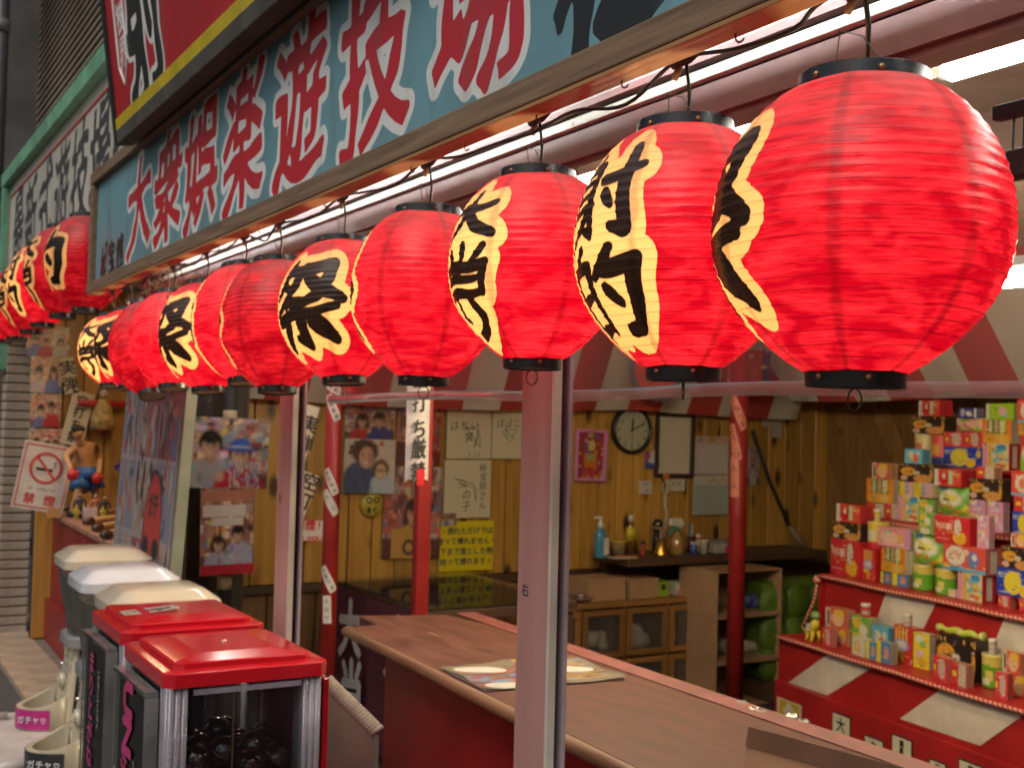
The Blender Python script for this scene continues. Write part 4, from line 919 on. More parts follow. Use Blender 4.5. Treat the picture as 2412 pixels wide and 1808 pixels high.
# cardboard box on the counter, lower right
cb = thing('cardboard_sheet', 'creased brown cardboard sheet with dark taped edge at the lower right of the counter', 'cardboard', (1.72, 1.55, .902), R(7))
m_cbd = M('cardboard', (.36, .21, .11), .8, var=.1, scale=5, bump=.3)
cb.location = (1.725, 1.10, .902); cb.rotation_euler = (0, R(14), R(10))
MB().box(0, .005, 0, .70, .0, .066).obj('sheet', m_cbd, cb); MB().box(-.003, .007, .0, .70, .066, .104).obj('brown_tape_band', M('packing_tape', (.13, .062, .03), .35, var=.15), cb)
MB().add([(-.001, .66, .03), (-.001, .25, .05), (-.012, .26, .035), (-.012, .62, .012)], [(0, 1, 2, 3), (3, 2, 1, 0)]).obj('crease', m_cbd, cb); MB().box(.005, .12, .1, .66, .0, .005).obj('folded_base', m_cbd, cb)
# metal muzzles standing behind the counter
m_chrome = M('chrome', (.55, .53, .5), .25, metal=1.0)
for k, (px, py) in enumerate(((1606, 1510), (1634, 1525), (1650, 1530), (1722, 1540), (1747, 1553))):
    q = dZ(px, py, .95)
    mz = thing('gun_barrel', f'{["first", "second", "third", "fourth", "fifth"][k]} metal gun barrel from the left, standing upright behind the counter', 'gun barrel', (q[0]+.12, q[1]+.14, .50), 0, 'gun barrels behind the counter')
    MB().lathe([(.0145, 0), (.0145, .36), (.018, .37), (.018, .40), (.012, .405), (.009, .395), (.009, .37)], 14).obj('barrel', m_chrome if k % 2 else M('steel_grey', (.16, .16, .16), .35, metal=.8), mz, True)
    MB().box(-.016, .016, -.016, .016, -.48, 0).obj('stock', m_dkwood, mz, bevel=.004)

# ================================================================== glass-topped table with cloth banner
tb = thing('glass_table', 'low table with photographs under a glass top beside the plank wall', 'table', (2.30, 4.61, 0))
MB().box(0, .80, 0, 1.12, .72, .765).obj('table_top', m_dkwood, tb, bevel=.003)
pp = Pic(90, 60, (.30, .22, .16)); rg = random.Random(8)
for k in range(26):
    x_, y_ = rg.random(), rg.random(); pp.rect(x_, x_+.14, y_, y_+.12, rg.choice([(.45, .38, .06), (.42, .28, .22), (.32, .16, .12), (.25, .22, .35), (.48, .45, .4), (.5, .45, .1)]))
pp.noise([(.12, .08, .1), (.5, .42, .3), (.35, .1, .08), (.5, .45, .08)], 120, (.006, .03), (.006, .03))
mkobj('photo_layer', sheet_mesh('photo_layer', .78, 1.10, pp), m_print, tb, loc=(.40, .56, .7665), rot=(-PI/2, 0, 0))
MB().box(.002, .798, .002, 1.118, .769, .775).obj('glass_sheet', clearm('table_glass', haze=.02, rough=.04, ior=1.13), tb)
for x_, y_ in ((.04, .04), (.76, .04), (.04, 1.08), (.76, 1.08)): MB().box(x_-.025, x_+.025, y_-.025, y_+.025, 0, .72).obj('leg', m_dkwood, tb)
bn = thing('cloth_banner', 'maroon cloth banner with white characters 大当 hanging from the glass table', 'banner', (2.27, 4.60, .0))
vs = []; nn = 14
for i in range(nn+1):
    for j in range(10):
        y_ = -.02+1.1*i/nn; z_ = .775-.72*j/9; vs.append((-.02*(j/9)+.012*math.sin(y_*13+j*.4)*(j/9+.2), y_, z_-.02*math.sin(y_*3)*(j == 0)))
MB().add(vs, [(i*10+j, i*10+j+1, (i+1)*10+j+1, (i+1)*10+j) for i in range(nn) for j in range(9)]).obj('cloth', M('maroon_cloth', (.085, .016, .030), .85, var=.2), bn, True)
m_bwht = M('banner_white', (.56, .56, .57), .8)
for ch, y_, z_, s in (('大', .66, .60, .29), ('当', .63, .32, .29), ('り', .61, .08, .2), ('大', .12, .60, .29)):
    text_mb(ch, s, bold=.012, shear=.12).obj('lettering', m_bwht, bn, loc=(-.05, y_, z_), rot=(0, 0, -PI/2))

# ================================================================== side shelf with bottles on the end wall
sh = thing('side_shelf', 'dark wooden wall shelf crowded with bottles and cups', 'shelf', (3.98, 5.40, .80))
MB().box(0, 1.55, 0, .37, .0, .045).obj('board', m_dkwood, sh, bevel=.003); MB().box(.05, 1.5, .30, .37, -.12, 0).obj('bracket', m_dkwood, sh)
SZ = .846
def at_shelf(px, Y=5.55): q = dY(px, 1200, Y); return (q[0], Y, SZ)
def bottle(label, px, Y, prof, mat, parts=(), name='bottle', cat='bottle'):
    t = thing(name, label, cat, at_shelf(px, Y)); MB().lathe(prof, 20).obj('body', mat, t, True)
    for nm, pf, m_ in parts: MB().lathe(pf, 18).obj(nm, m_, t, True)
    return t
m_wpl = M('white_plastic', (.56, .54, .48), .4); m_teal = M('teal_plastic', (.02, .22, .20), .4); m_bluel = M('blue_liquid', (.05, .22, .34), .12, coat=.5)
t = bottle('blue hand-gel pump bottle with white label at the left end of the shelf', 1296, 5.52, [(.034, 0), (.036, .01), (.036, .12), (.03, .15), (.016, .165), (.016, .17)], m_bluel, (('collar', [(.018, .168), (.018, .195), (.009, .2), (.009, .225)], m_wpl),))
MB().box(-.045, .012, -.008, .008, .222, .236).obj('pump_head', m_wpl, t, bevel=.003); MB().box(.0, .034, -.0375, -.035, .02, .115).obj('label', m_wpl, t)
t = bottle('wicker-lined plastic tub with yellow rim', 1335, 5.60, [(.045, 0), (.05, .07), (.054, .075), (.05, .08)], clearm('tub_plastic', haze=.5, hazecol=(.45, .35, .22)), (('rim', [(.053, .078), (.057, .082), (.053, .086)], M('yellow_rim', (.5, .36, .02), .4)),), 'plastic_tub', 'tub')
t = bottle('amber bottle with white cap and yellow label', 1362, 5.66, [(.030, 0), (.031, .1), (.03, .14), (.013, .17), (.013, .19)], M('amber', (.22, .09, .02), .15, coat=.5), (('cap', [(.017, .188), (.017, .225), (.0001, .226)], m_wpl), ('label', [(.0315, .075), (.0315, .155)], M('yellow_label', (.55, .45, .02), .5))))
t = bottle('tiny red and black toy figure among the bottles', 1388, 5.50, [(.012, 0), (.016, .02), (.009, .045), (.016, .055), (.018, .07), (.008, .085), (.0001, .088)], M('toy_red', (.35, .06, .03), .5), (('hair', [(.0175, .066), (.017, .082), (.0001, .092)], m_ink),), 'toy_figure', 'figure')
t = bottle('black-topped glass jar behind the brass bell', 1419, 5.68, [(.03, 0), (.032, .08), (.022, .11), (.03, .125), (.034, .17), (.022, .195), (.0001, .197)], M('dark_glass', (.03, .028, .026), .2, coat=.4), (('band', [(.0345, .14), (.0345, .15)], M('gold_band', (.4, .26, .05), .4)),), 'jar', 'jar')
t = bottle('brass hand bell with wooden handle', 1428, 5.49, [(.048, 0), (.046, .012), (.034, .04), (.028, .075), (.016, .088), (.0001, .09)], M('brass', (.46, .28, .05), .28, metal=.9), (('handle', [(.009, .088), (.013, .11), (.010, .14), (.012, .165), (.0001, .17)], M('bell_handle', (.25, .13, .07), .5)),), 'hand_bell', 'bell')
t = bottle('large spray bottle of amber liquid with white and teal trigger', 1462, 5.53, [(.043, 0), (.045, .01), (.045, .075), (.03, .11), (.014, .128), (.014, .14)], M('amber_clear', (.30, .17, .05), .12, coat=.6), (('collar', [(.017, .136), (.017, .155), (.0001, .156)], m_teal),))
MB().prism([(-.06, .175), (.02, .155), (.045, .185), (.02, .215), (-.055, .21)], -.014, .014, 'y').obj('spray_head', m_wpl, t, bevel=.004); MB().prism([(-.03, .175), (-.018, .172), (-.05, .12), (-.062, .115)], -.008, .008, 'y').obj('trigger', m_teal, t)
t = bottle('maroon pen cup with toothbrushes', 1492, 5.64, [(.024, 0), (.026, .09), (.024, .09)], M('maroon_cup', (.08, .015, .015), .5), (), 'pen_cup', 'cup')
for k in range(4): MB().tube([(.006*k-.01, 0, .05), (.022*k-.03, .004*k, .165+.01*(k % 2))], .004, 6).obj('pen', [M('pen_blue', (.06, .2, .4), .4), m_teal, m_wpl, M('pen_orange', (.5, .2, .03), .4)][k], t)
bottle('small tube with red stripe by the pen cup', 1508, 5.58, [(.012, 0), (.012, .05), (.016, .06), (.015, .11), (.0001, .112)], m_wpl, (('stripe', [(.0165, .075), (.0162, .09)], M('stripe_red', (.5, .05, .04), .4)),), 'cream_tube', 'tube')
bottle('blue and white lidded pot on the shelf', 1498, 5.50, [(.018, 0), (.018, .06), (.0001, .061)], M('pot_blue', (.04, .10, .32), .4), (('lid', [(.019, .058), (.019, .07), (.0001, .071)], m_wpl),), 'small_pot', 'pot')
bottle('empty white paper cup on the shelf', 1520, 5.50, [(.021, 0), (.028, .078), (.0295, .08), (.027, .08), (.02, .004)], M('paper_cup', (.55, .50, .38), .6), (), 'paper_cup', 'cup')
bx_ = thing('clear_box', 'grey clear plastic case with a pink sticker beside the thick pole', 'box', (dY(1560, 1200, 5.52)[0], 5.50, SZ)); MB().box(-.09, .05, -.02, .10, 0, .055).obj('case', M('grey_case', (.40, .38, .34), .4), bx_, bevel=.004); MB().box(-.012, .05, -.0215, -.0195, .003, .04).obj('sticker', M('hot_pink', (.5, .03, .18), .5), bx_); MB().box(-.085, .045, -.01, .095, .056, .085).obj('lid', clearm('case_lid', haze=.35, hazecol=(.35, .34, .3)), bx_)
t = thing('note_paper', 'sheet of paper with a yellow pen on the shelf', 'paper', (dY(1345, 1200, 5.45)[0], 5.47, SZ+.001)); MB().box(-.07, .09, -.05, .06, 0, .002).obj('sheet', m_wpl, t); MB().tube([(-.01, .03, .006), (.10, -.03, .006)], .004, 6).obj('pen', M('pen_orange'), t)

# ================================================================== glazed cabinet under the shelf
cbn = thing('glazed_cabinet', 'low brown cabinet with small glazed doors under the side shelf', 'cabinet', (3.05, 5.42, 0))
m_cab = wood('cabinet_wood', (.19, .085, .022), (.29, .14, .04), axis=0, rough=.5, gscale=40)
MB().box(0, 1.55, 0, .36, .575, .605).obj('top', m_cab, cbn, bevel=.003); MB().box(0, 1.55, .34, .36, .0, .575).obj('back', m_gap, cbn)
for k in range(6): MB().box(k*.306, k*.306+.02, .012, .34, 0, .575).obj('upright', m_cab, cbn)
for z_ in (.0, .285): MB().box(.02, 1.53, .014, .33, z_, z_+.015).obj('shelf_board', m_cab, cbn)
for r_ in range(2):
    for k in range(5):
        d_ = MB()
        x0, x1, z0, z1 = k*.306+.016, k*.306+.306, r_*.285+.012, r_*.285+.28
        d_.box(x0, x0+.035, -.008, .011, z0, z1).box(x1-.035, x1, -.008, .011, z0, z1).box(x0+.035, x1-.035, -.008, .011, z0, z0+.032).box(x0+.035, x1-.035, -.008, .011, z1-.032, z1)
        dd = d_.obj('door', m_cab, cbn, bevel=.002); MB().box(x0+.036, x1-.036, .0, .003, z0+.033, z1-.033).obj('pane', clearm('cab_glass', haze=.04), dd)
def blob(label, name, cat, loc, rad, mat, seed, n=7, sq=.7):
    t = thing(name, label, cat, loc); rg = random.Random(seed); mb = MB()
    bm = bmesh.new()
    for k in range(n): bmesh.ops.create_icosphere(bm, subdivisions=2, radius=rad*rg.uniform(.4, .7), matrix=Matrix.Translation((rg.uniform(-1, 1)*rad*.8, rg.uniform(-.5, .5)*rad*.5, rad*rg.uniform(.3, 1.3)*sq)))
    for v in bm.verts: v.co += Vector((rg.uniform(-1, 1), rg.uniform(-1, 1), rg.uniform(-1, 1)))*rad*.09; v.co.z = max(0, v.co.z)
    me = bpy.data.meshes.new('bundle'); bm.to_mesh(me); bm.free(); mkobj('bundle', me, mat, t, True); return t
m_bag = M('crumpled_bag', (.46, .43, .33), .55, var=.12)
blob('crumpled pale plastic bag in the upper second cabinet compartment', 'plastic_bag', 'bag', (3.95, 5.62, .302), .085, m_bag, 1); blob('tall crumpled white bag in the upper third cabinet compartment', 'plastic_bag', 'bag', (4.12+.0, 5.60, .302), .095, m_bag, 2, 8, 1.1)
t = thing('paper_roll', 'cream paper roll lying in the upper right cabinet compartment', 'roll', (4.42, 5.60, .345)); MB().tube([(-.08, .0, 0), (.06, .0, .004)], .045, 16).obj('roll', m_bag, t, True); MB().tube([(-.083, 0, 0), (-.08, 0, 0)], .02, 12).obj('core', M('cardboard'), t)
t = thing('cup_stack', 'upturned cream tub in the lower middle cabinet compartment', 'tub', (4.12, 5.60, .016)); MB().lathe([(.065, 0), (.05, .13), (.0001, .132)], 18).obj('tub', m_bag, t, True)
t = thing('cup_stack', 'bundle of white sticks in the lower right cabinet compartment', 'bundle', (4.40, 5.60, .016))
for k in range(5): MB().tube([(-.03+.014*k, 0, 0), (-.02+.008*k, .01, .2)], .01, 6).obj('stick', m_bag, t)
CT = .606
def sbox(label, name, cat, x, y, w_, d_, h_, mat, rotz=0, z=CT, print_=None):
    t = thing(name, label, cat, (x, y, z), rotz)
    MB().box(-w_/2, w_/2, -d_/2, d_/2, 0, h_).obj('carton', mat, t, bevel=.003)
    return t
qx = lambda px, Y=5.46: dY(px, 1290, Y)[0]
sbox('larger open cardboard carton on the cabinet', 'cardboard_carton', 'box', qx(1312), 5.58, .27, .22, .125, m_cbd, R(4)); sbox('smaller cardboard carton beside it on the cabinet', 'cardboard_carton', 'box', qx(1395), 5.57, .20, .2, .115, m_cbd, R(2))
t = sbox('lime green packet with small black print on the cabinet', 'snack_packet', 'packet', qx(1440), 5.54, .085, .10, .09, M('lime', (.22, .34, .02), .5)); MB().box(-.012, .012, -.0515, -.0505, .04, .07).obj('mark', m_ink, t)
t = sbox('white tissue box with pink band on the cabinet', 'tissue_box', 'box', qx(1490), 5.55, .15, .11, .075, m_wpl); MB().box(-.075, .075, -.0565, -.055, .002, .03).obj('pink_band', M('pink_band', (.5, .2, .2), .6), t)
for k, px in enumerate((1222, 1255)):
    t = thing('metal_dish', f'{["left", "right"][k]} shiny metal dish on the cabinet end', 'dish', (qx(px, 5.5), 5.5, CT)); MB().lathe([(.02, 0), (.055, .012), (.075, .03), (.071, .031), (.05, .016), (.0001, .006)], 24).obj('dish', m_chrome, t, True); MB().lathe([(.04, .03), (.035, .045), (.0001, .05)], 20).obj('contents', M('foil', (.5, .42, .42), .2, metal=.8), t, True)
# cardboard shelving behind the thick pole, green sofa
cs = thing('cardboard_shelves', 'tall stack of open cardboard boxes used as shelves behind the thick pole', 'shelves', (4.42, 5.16, 0))
for k in range(3):
    z_ = k*.262
    MB().box(0, .50, .0, .34, z_, z_+.012).obj('box_floor', m_cbd, cs); MB().box(0, .012, 0, .34, z_+.012, z_+.25).obj('box_side', m_cbd, cs); MB().box(.488, .50, 0, .34, z_+.012, z_+.25).obj('box_side', m_cbd, cs); MB().box(.012, .488, .328, .34, z_+.012, z_+.25).obj('box_back', m_cbd, cs); MB().box(0, .5, 0, .34, z_+.25, z_+.26).obj('box_top', m_cbd, cs)
blob('blue and yellow bundle in the upper cardboard box', 'cloth_bundle', 'bundle', (4.80, 5.3, .54), .06, M('bundle_blue', (.05, .08, .25), .6), 5); blob('grey bag in the middle cardboard box', 'plastic_bag', 'bag', (4.60, 5.32, .278), .07, M('bag_grey', (.25, .22, .18), .5), 6); blob('pale bag at the right of the middle cardboard box', 'plastic_bag', 'bag', (4.82, 5.32, .278), .06, m_bag, 7)
sf2 = thing('tufted_sofa', 'green tufted sofa back in the dark corner behind the prize shelves', 'sofa', (4.92, 5.20, .12))
m_grn = M('green_vinyl', (.085, .15, .012), .6, var=.25)
for r_ in range(3):
    for k in range(4):
        MB().ball((k*.19, .03, r_*.18+.09), .115, 16, 10, (1.0, .42, .98)).obj('tuft_pad', m_grn, sf2, True)
MB().box(-.08, .75, .02, .2, 0, .58).obj('back_frame', m_grn, sf2, bevel=.03); MB().box(-.12, .8, -.12, .2, -.1, 0).obj('base_rail', m_dkwood, sf2)
# ================================================================== prize shelves
PZ = np.array([4.30, 4.27, 0.0]); EX = np.array([-.155, -.988, 0]); EX /= np.linalg.norm(EX); EY = np.array([EX[1]*-1, EX[0], 0])
EYn = np.array([.988, -.155, 0]); EYn /= np.linalg.norm(EYn)
PROT = math.atan2(EX[1], EX[0])
def toloc(p): d = np.array(p)-PZ; return np.array([d @ EX, d @ EYn, p[2]])
def plz(px, py, y): return toloc(onP(px, py, PZ+EYn*y, EYn))
ps = thing('prize_shelves', 'red stepped prize shelves with white diagonal stripes and rope edging', 'shelves', PZ, PROT)
m_pred = M('shelf_red', (.30, .012, .012), .42, var=.15, scale=4)
TZ = [.598, .889, 1.167, 1.437]; TY = [-.22, .022, .27, .506]; PL = 4.4
for k in range(4):
    yb_ = TY[k+1] if k < 3 else TY[3]+.26
    MB().box(0, PL, TY[k], yb_+.03, TZ[k]-.02, TZ[k]).obj('tier_board', m_pred, ps, bevel=.003)
    MB().box(0, PL, yb_+.031, yb_+.045, TZ[k]+.0, (TZ[k+1]-.02 if k < 3 else TZ[k]+.03)).obj('riser', m_pred, ps)
MB().box(0, PL, TY[0]+.022, TY[0]+.04, .376, TZ[0]-.02).obj('riser', m_pred, ps); MB().box(-.002, PL, TY[0]-.012, TY[0]+.02, .0, .376).obj('kick_panel', m_pred, ps)
MB().prism([(TY[0]+.02, 0), (.78, 0), (.78, 1.44), (.50, 1.40), (.50, 1.15), (.27, 1.14), (.27, .87), (.03, .86), (.03, .58), (TY[0]+.02, .57)], -.02, -.004, 'x').obj('end_panel', m_pred, ps)
m_ps_w = M('stripe_white_paint', (.50, .44, .36), .5)
def par(pts, y):
    q = [plz(1608+a/2.75, 1206+b/2.75, y) for a, b in pts]
    MB().prism([(p[0], p[2]) for p in q], y-.003, y-.0005, 'y').obj('white_stripe', m_ps_w, ps)
par([(960, 905), (1255, 990), (940, 1185), (690, 1100)], TY[0]+.022); par([(1710, 1120), (2240, 1290), (1930, 1510), (1410, 1335)], TY[0]+.022)
par([(1320, 520), (1640, 590), (1540, 800), (1245, 740)], TY[1]+.031); par([(2090, 680), (2330, 740), (2230, 960), (2000, 900)], TY[1]+.031)
# candy-striped rope edging
def rope_mat():
    m, nt, b = newmat('candy_rope'); t = nd(nt, 'ShaderNodeTexCoord'); s = nd(nt, 'ShaderNodeSeparateXYZ'); nt.links.new(t.outputs[3], s.inputs[0])
    a = nd(nt, 'ShaderNodeMath', operation='ADD'); nt.links.new(s.outputs[0], a.inputs[0]); nt.links.new(s.outputs[2], a.inputs[1])
    w_ = nd(nt, 'ShaderNodeMath', operation='PINGPONG', i_1=.0125); nt.links.new(a.outputs[0], w_.inputs[0])
    g = nd(nt, 'ShaderNodeMath', operation='GREATER_THAN', i_1=.0075); nt.links.new(w_.outputs[0], g.inputs[0])
    nt.links.new(mixc(nt, g.outputs[0], (.42, .03, .025), (.52, .36, .26)), b.inputs['Base Color']); b.inputs['Roughness'].default_value = .8; return m
m_rope = rope_mat()
for k in range(3):
    rp = thing('rope_edging', f'red and white rope along the {["lowest", "second", "third"][k]} prize tier', 'rope', PZ+EYn*(TY[k]-.007)+np.array([0, 0, TZ[k]-.012]), PROT)
    MB().tube([(x_, .0, .002*math.sin(x_*9)) for x_ in np.linspace(0, 4.35, 60)], .0085, 8).obj('strand', m_rope, rp, True)
    if k == 1: MB().ball((-.012, .0, -.02), .022, 12, 8).obj('knot', m_rope, rp, True); MB().tube([(-.012, 0, -.03), (-.03, .0, -.12), (-.06, -.05, -.26)], .007, 8).obj('loose_end', m_rope, rp, True)
# placards on the kick panel
for s, bb, lb in (('大', (975, 1295, 1080, 1460), 'white placard with one character 大, leftmost on the red kick panel'), ('大', (1183, 1445, 1295, 1560), 'white placard 大 half hidden by the counter box'), ('満員', (1362, 1440, 1480, 1600), 'taller white placard 満員 on the red kick panel'), ('満', (1605, 1600, 1700, 1700), 'tilted white placard at the bottom edge of the picture'), ('空', (1795, 1600, 1945, 1720), 'white placard 空 at the bottom edge, rightmost'), ):
    y = TY[0]-.016; a = plz(1608+bb[0]/2.75, 1206+bb[1]/2.75, y); b = plz(1608+bb[2]/2.75, 1206+bb[3]/2.75, y)
    c = (a+b)/2; t = thing('placard', lb, 'placard', PZ+EX*c[0]+EYn*y+np.array([0, 0, c[2]]), PROT, 'placards on the kick panel')
    w_, h_ = abs(b[0]-a[0]), abs(a[2]-b[2]); MB().box(-w_/2-.006, w_/2+.006, .0, .003, -h_/2-.006, h_/2+.006).obj('border', m_ink, t); MB().box(-w_/2, w_/2, -.002, .0, -h_/2, h_/2).obj('card', M('placard_cream', (.52, .47, .34), .6), t)
    lettering(t, s, min(w_*.8, h_*.8/len(s)), (0, -.003, 0), m_ink, vertical=True, bold=.0015)
y = TY[0]-.016; a = plz(1608+612/2.75, 1206+1190/2.75, y); b = plz(1608+768/2.75, 1206+1380/2.75, y); c = (a+b)/2
t = thing('picture_card', 'yellow picture card with a pale figure on the kick panel corner', 'card', PZ+EX*c[0]+EYn*y+np.array([0, 0, c[2]]), PROT)
mkobj('print', sheet_mesh('print', abs(b[0]-a[0]), abs(a[2]-b[2]), Pic(20, 26, (.50, .45, .3)).rect(.08, .92, .06, .94, (.46, .30, .02)).ell(.5, .4, .25, .3, (.5, .46, .36)).ell(.5, .7, .13, .16, (.52, .48, .38))), m_print, t)

# ---- printed cartons
def art(kind, w_=26, h_=20):
    rg = random.Random(hash(kind) % 1000 if False else sum(map(ord, kind)))
    if kind == 'red_bar': return Pic(w_, 16, (.52, .05, .03)).rect(0, .16, 0, 1, (.5, .48, .4)).ell(.38, .5, .16, .4, (.42, .01, .02)).ell(.36, .62, .07, .16, (.55, .5, .4)).rect(.53, .68, .12, .95, (.35, .48, .28)).rect(.72, .95, .6, .8, (.55, .22, .05))
    if kind == 'black_cookie':
        p = Pic(34, 24, (.018, .012, .01)).ell(.24, .56, .23, .24, (.55, .27, .03), .2).ell(.70, .2, .28, .22, (.48, .22, .06), .3).ell(.12, .18, .12, .14, (.48, .3, .25)).ell(.5, .5, .1, .12, (.5, .46, .36), .5).ell(.95, .45, .05, .22, (.45, .22, .03))
        for k in range(6): p.ell(rg.random(), .9, .03, .05, (.5, .26, .04))
        for k in range(10): p.ell(.24+rg.uniform(-.16, .16), .56+rg.uniform(-.15, .15), .02, .03, (.40, .10, .02))
        return p
    if kind == 'marie': return Pic(90, 64, (.48, .02, .03)).text('MARIE', .28, .62, .48, .22, (.6, .5, .42), .2).ell(.72, .24, .19, .24, (.58, .32, .02), .1).ell(.66, .62, .10, .3, (.5, .46, .38), .2).rect(.06, .4, .14, .17, (.5, .3, .25))
    if kind == 'moonlight': return Pic(100, 60, (.015, .04, .32)).text('MOONLIGHT', .34, .74, .62, .2, (.55, .55, .5), .1).ell(.42, .48, .23, .42, (.55, .46, .03), .08).ell(.72, .24, .13, .22, (.58, .38, .03), .1).ell(.92, .68, .06, .18, (.5, .35, .05)).rect(.04, .3, .1, .14, (.4, .4, .5)).text('MOON', .3, .14, .24, .1, (.5, .5, .5))
    if kind == 'orange_snack': return Pic(30, 24, (.58, .16, .02)).rect(.16, .82, .42, 1, (.05, .20, .05)).rect(.22, .34, .45, .95, (.5, .35, .25)).rect(.42, .54, .45, .98, (.55, .2, .15)).rect(.6, .72, .45, .95, (.5, .45, .35)).rect(.05, .95, .0, .38, (.55, .30, .03)).ell(.3, .2, .14, .16, (.5, .24, .02)).ell(.66, .18, .15, .15, (.55, .36, .1)).rect(.72, .8, .5, 1, (.55, .48, .03))
    if kind == 'colour_kid':
        p = Pic(26, 30, (.52, .42, .2)).rect(0, .2, 0, 1, (.55, .22, .35)).rect(.22, .36, .05, .95, (.55, .32, .03)).ell(.72, .85, .2, .12, (.03, .2, .42)); p.noise([(.5, .4, .05), (.55, .5, .42), (.48, .08, .05), (.1, .35, .4), (.1, .35, .1)], 26, (.05, .12), (.04, .09), 0, .8, .4, 1, rg); return p
    if kind == 'veggie':
        p = Pic(34, 30, (.12, .30, .04)).ell(.48, .55, .36, .32, (.55, .52, .4), .3).rect(.12, .4, .84, .96, (.04, .10, .25)); p.noise([(.5, .2, .03), (.1, .35, .03), (.52, .46, .05), (.12, .3, .02)], 40, (.04, .10), (.04, .09), 0, .35, rng=rg); p.rect(.28, .66, .5, .56, (.1, .08, .05)); p.noise([(.52, .46, .05)], 6, (.05, .08), (.05, .08), .58, .75, .25, .7, rg); return p
    if kind == 'face_box': return Pic(20, 22, (.50, .06, .04)).rect(.0, .24, 0, 1, (.5, .4, .3)).ell(.6, .5, .28, .42, (.55, .36, .2), .2).ell(.66, .78, .26, .2, (.55, .38, .04), .3).rect(.1, .2, .15, .85, (.06, .03, .03))
    if kind == 'light_blue': return Pic(22, 18, (.10, .35, .46)).ell(.36, .62, .2, .2, (.55, .52, .42)).ell(.6, .4, .18, .28, (.55, .08, .05), .3).ell(.75, .7, .1, .12, (.55, .5, .42)).ell(.4, .35, .12, .14, (.52, .44, .1))
    if kind == 'green_box': return Pic(26, 16, (.24, .40, .01)).rect(0, .1, 0, 1, (.48, .48, .4)).ell(.6, .52, .15, .3, (.55, .3, .35), .2).ell(.76, .25, .06, .1, (.2, .4, .5)).ell(.36, .6, .04, .07, (.1, .2, .02))
    if kind == 'navy': return Pic(18, 14, (.03, .035, .20)).rect(.88, 1, 0, 1, (.48, .46, .4)).ell(.58, .45, .16, .3, (.52, .5, .46), .2, .5).rect(.12, .34, .2, .9, (.35, .35, .45))
    if kind == 'pink_bag': return Pic(26, 16, (.55, .30, .26)).noise([(.5, .42, .1), (.55, .12, .14), (.55, .48, .4), (.3, .4, .05)], 22, (.06, .14), (.1, .2), rng=rg)
    if kind == 'small_red': return Pic(18, 16, (.48, .03, .03)).rect(.5, 1, 0, 1, (.42, .33, .26)).rect(.12, .4, .4, .62, (.55, .42, .03))
    if kind == 'pair_red': return Pic(18, 16, (.48, .03, .04)).ell(.6, .5, .24, .44, (.42, .32, .26), .2).rect(.08, .24, .35, .65, (.55, .44, .03))
    if kind == 'yellow_pink': return Pic(18, 16, (.50, .32, .32)).rect(0, .38, 0, 1, (.56, .46, .01)).rect(.44, .6, .1, .9, (.2, .25, .45))
    if kind == 'pink_tall': return Pic(16, 26, (.50, .22, .34)).noise([(.45, .42, .5), (.2, .25, .45), (.55, .45, .1), (.55, .5, .5)], 16, (.06, .16), (.04, .1), rng=rg)
    if kind == 'pink_box': return Pic(28, 18, (.52, .20, .24)).ell(.35, .45, .28, .36, (.55, .36, .26), .3).ell(.3, .75, .12, .1, (.2, .35, .08)).ell(.7, .5, .08, .3, (.52, .28, .08)).rect(.85, 1, 0, 1, (.40, .2, .35))
    if kind == 'pizza': return Pic(80, 50, (.52, .07, .05)).ell(.30, .56, .23, .36, (.56, .52, .42), .08).text('ピザ', .30, .58, .3, .3, (.52, .12, .06), .5).rect(0, 1, 0, .16, (.08, .30, .48)).ell(.72, .5, .13, .32, (.10, .16, .36), .3).ell(.75, .6, .06, .12, (.55, .5, .42), .2).ell(.08, .16, .06, .1, (.55, .36, .05)).ell(.55, .75, .07, .12, (.55, .4, .3))
    if kind == 'fries': return Pic(22, 34, (.48, .03, .025)).rect(.1, .2, .55, .95, (.56, .42, .05)).rect(.28, .38, .6, 1, (.56, .44, .08)).rect(.46, .56, .55, .97, (.56, .42, .05)).rect(.64, .74, .58, .92, (.56, .44, .08)).ell(.42, .48, .4, .16, (.26, .26, .5), .2).ell(.42, .5, .26, .09, (.55, .5, .42), .3).rect(.35, .55, .02, .3, (.56, .38, .03)).ell(.25, .28, .2, .08, (.56, .38, .03))
    if kind == 'yellow_blue': return Pic(16, 16, (.05, .16, .34)).rect(0, .34, 0, 1, (.56, .48, .02)).ell(.7, .5, .18, .3, (.5, .2, .15), .4)
    if kind == 'yellow_carton': return Pic(20, 34, (.56, .42, .02)).ell(.35, .82, .25, .12, (.52, .5, .42)).ell(.6, .7, .2, .08, (.15, .35, .1)).ell(.4, .4, .25, .12, (.45, .3, .4)).ell(.5, .2, .3, .12, (.5, .3, .03))
    if kind == 'green_carton': return Pic(20, 30, (.12, .32, .04)).ell(.35, .8, .3, .16, (.56, .38, .03)).ell(.7, .62, .25, .18, (.55, .52, .42)).rect(.05, .6, .38, .5, (.5, .42, .05)).ell(.5, .16, .4, .16, (.52, .48, .38))
    if kind == 'white_cube': return Pic(16, 16, (.52, .48, .38)).ell(.4, .5, .26, .3, (.55, .36, .05)).ell(.4, .52, .1, .16, (.52, .46, .3))
    if kind == 'red_oval': return Pic(24, 26, (.52, .05, .04)).ell(.5, .5, .34, .36, (.55, .5, .38)).ell(.5, .5, .18, .2, (.5, .15, .08)).rect(0, 1, 0, .12, (.1, .3, .42))
    if kind == 'red_green': return Pic(14, 30, (.48, .04, .04)).rect(0, 1, 0, .45, (.2, .42, .04)).ell(.4, .5, .3, .2, (.55, .5, .42))
    return Pic(8, 8, (.4, .3, .3))
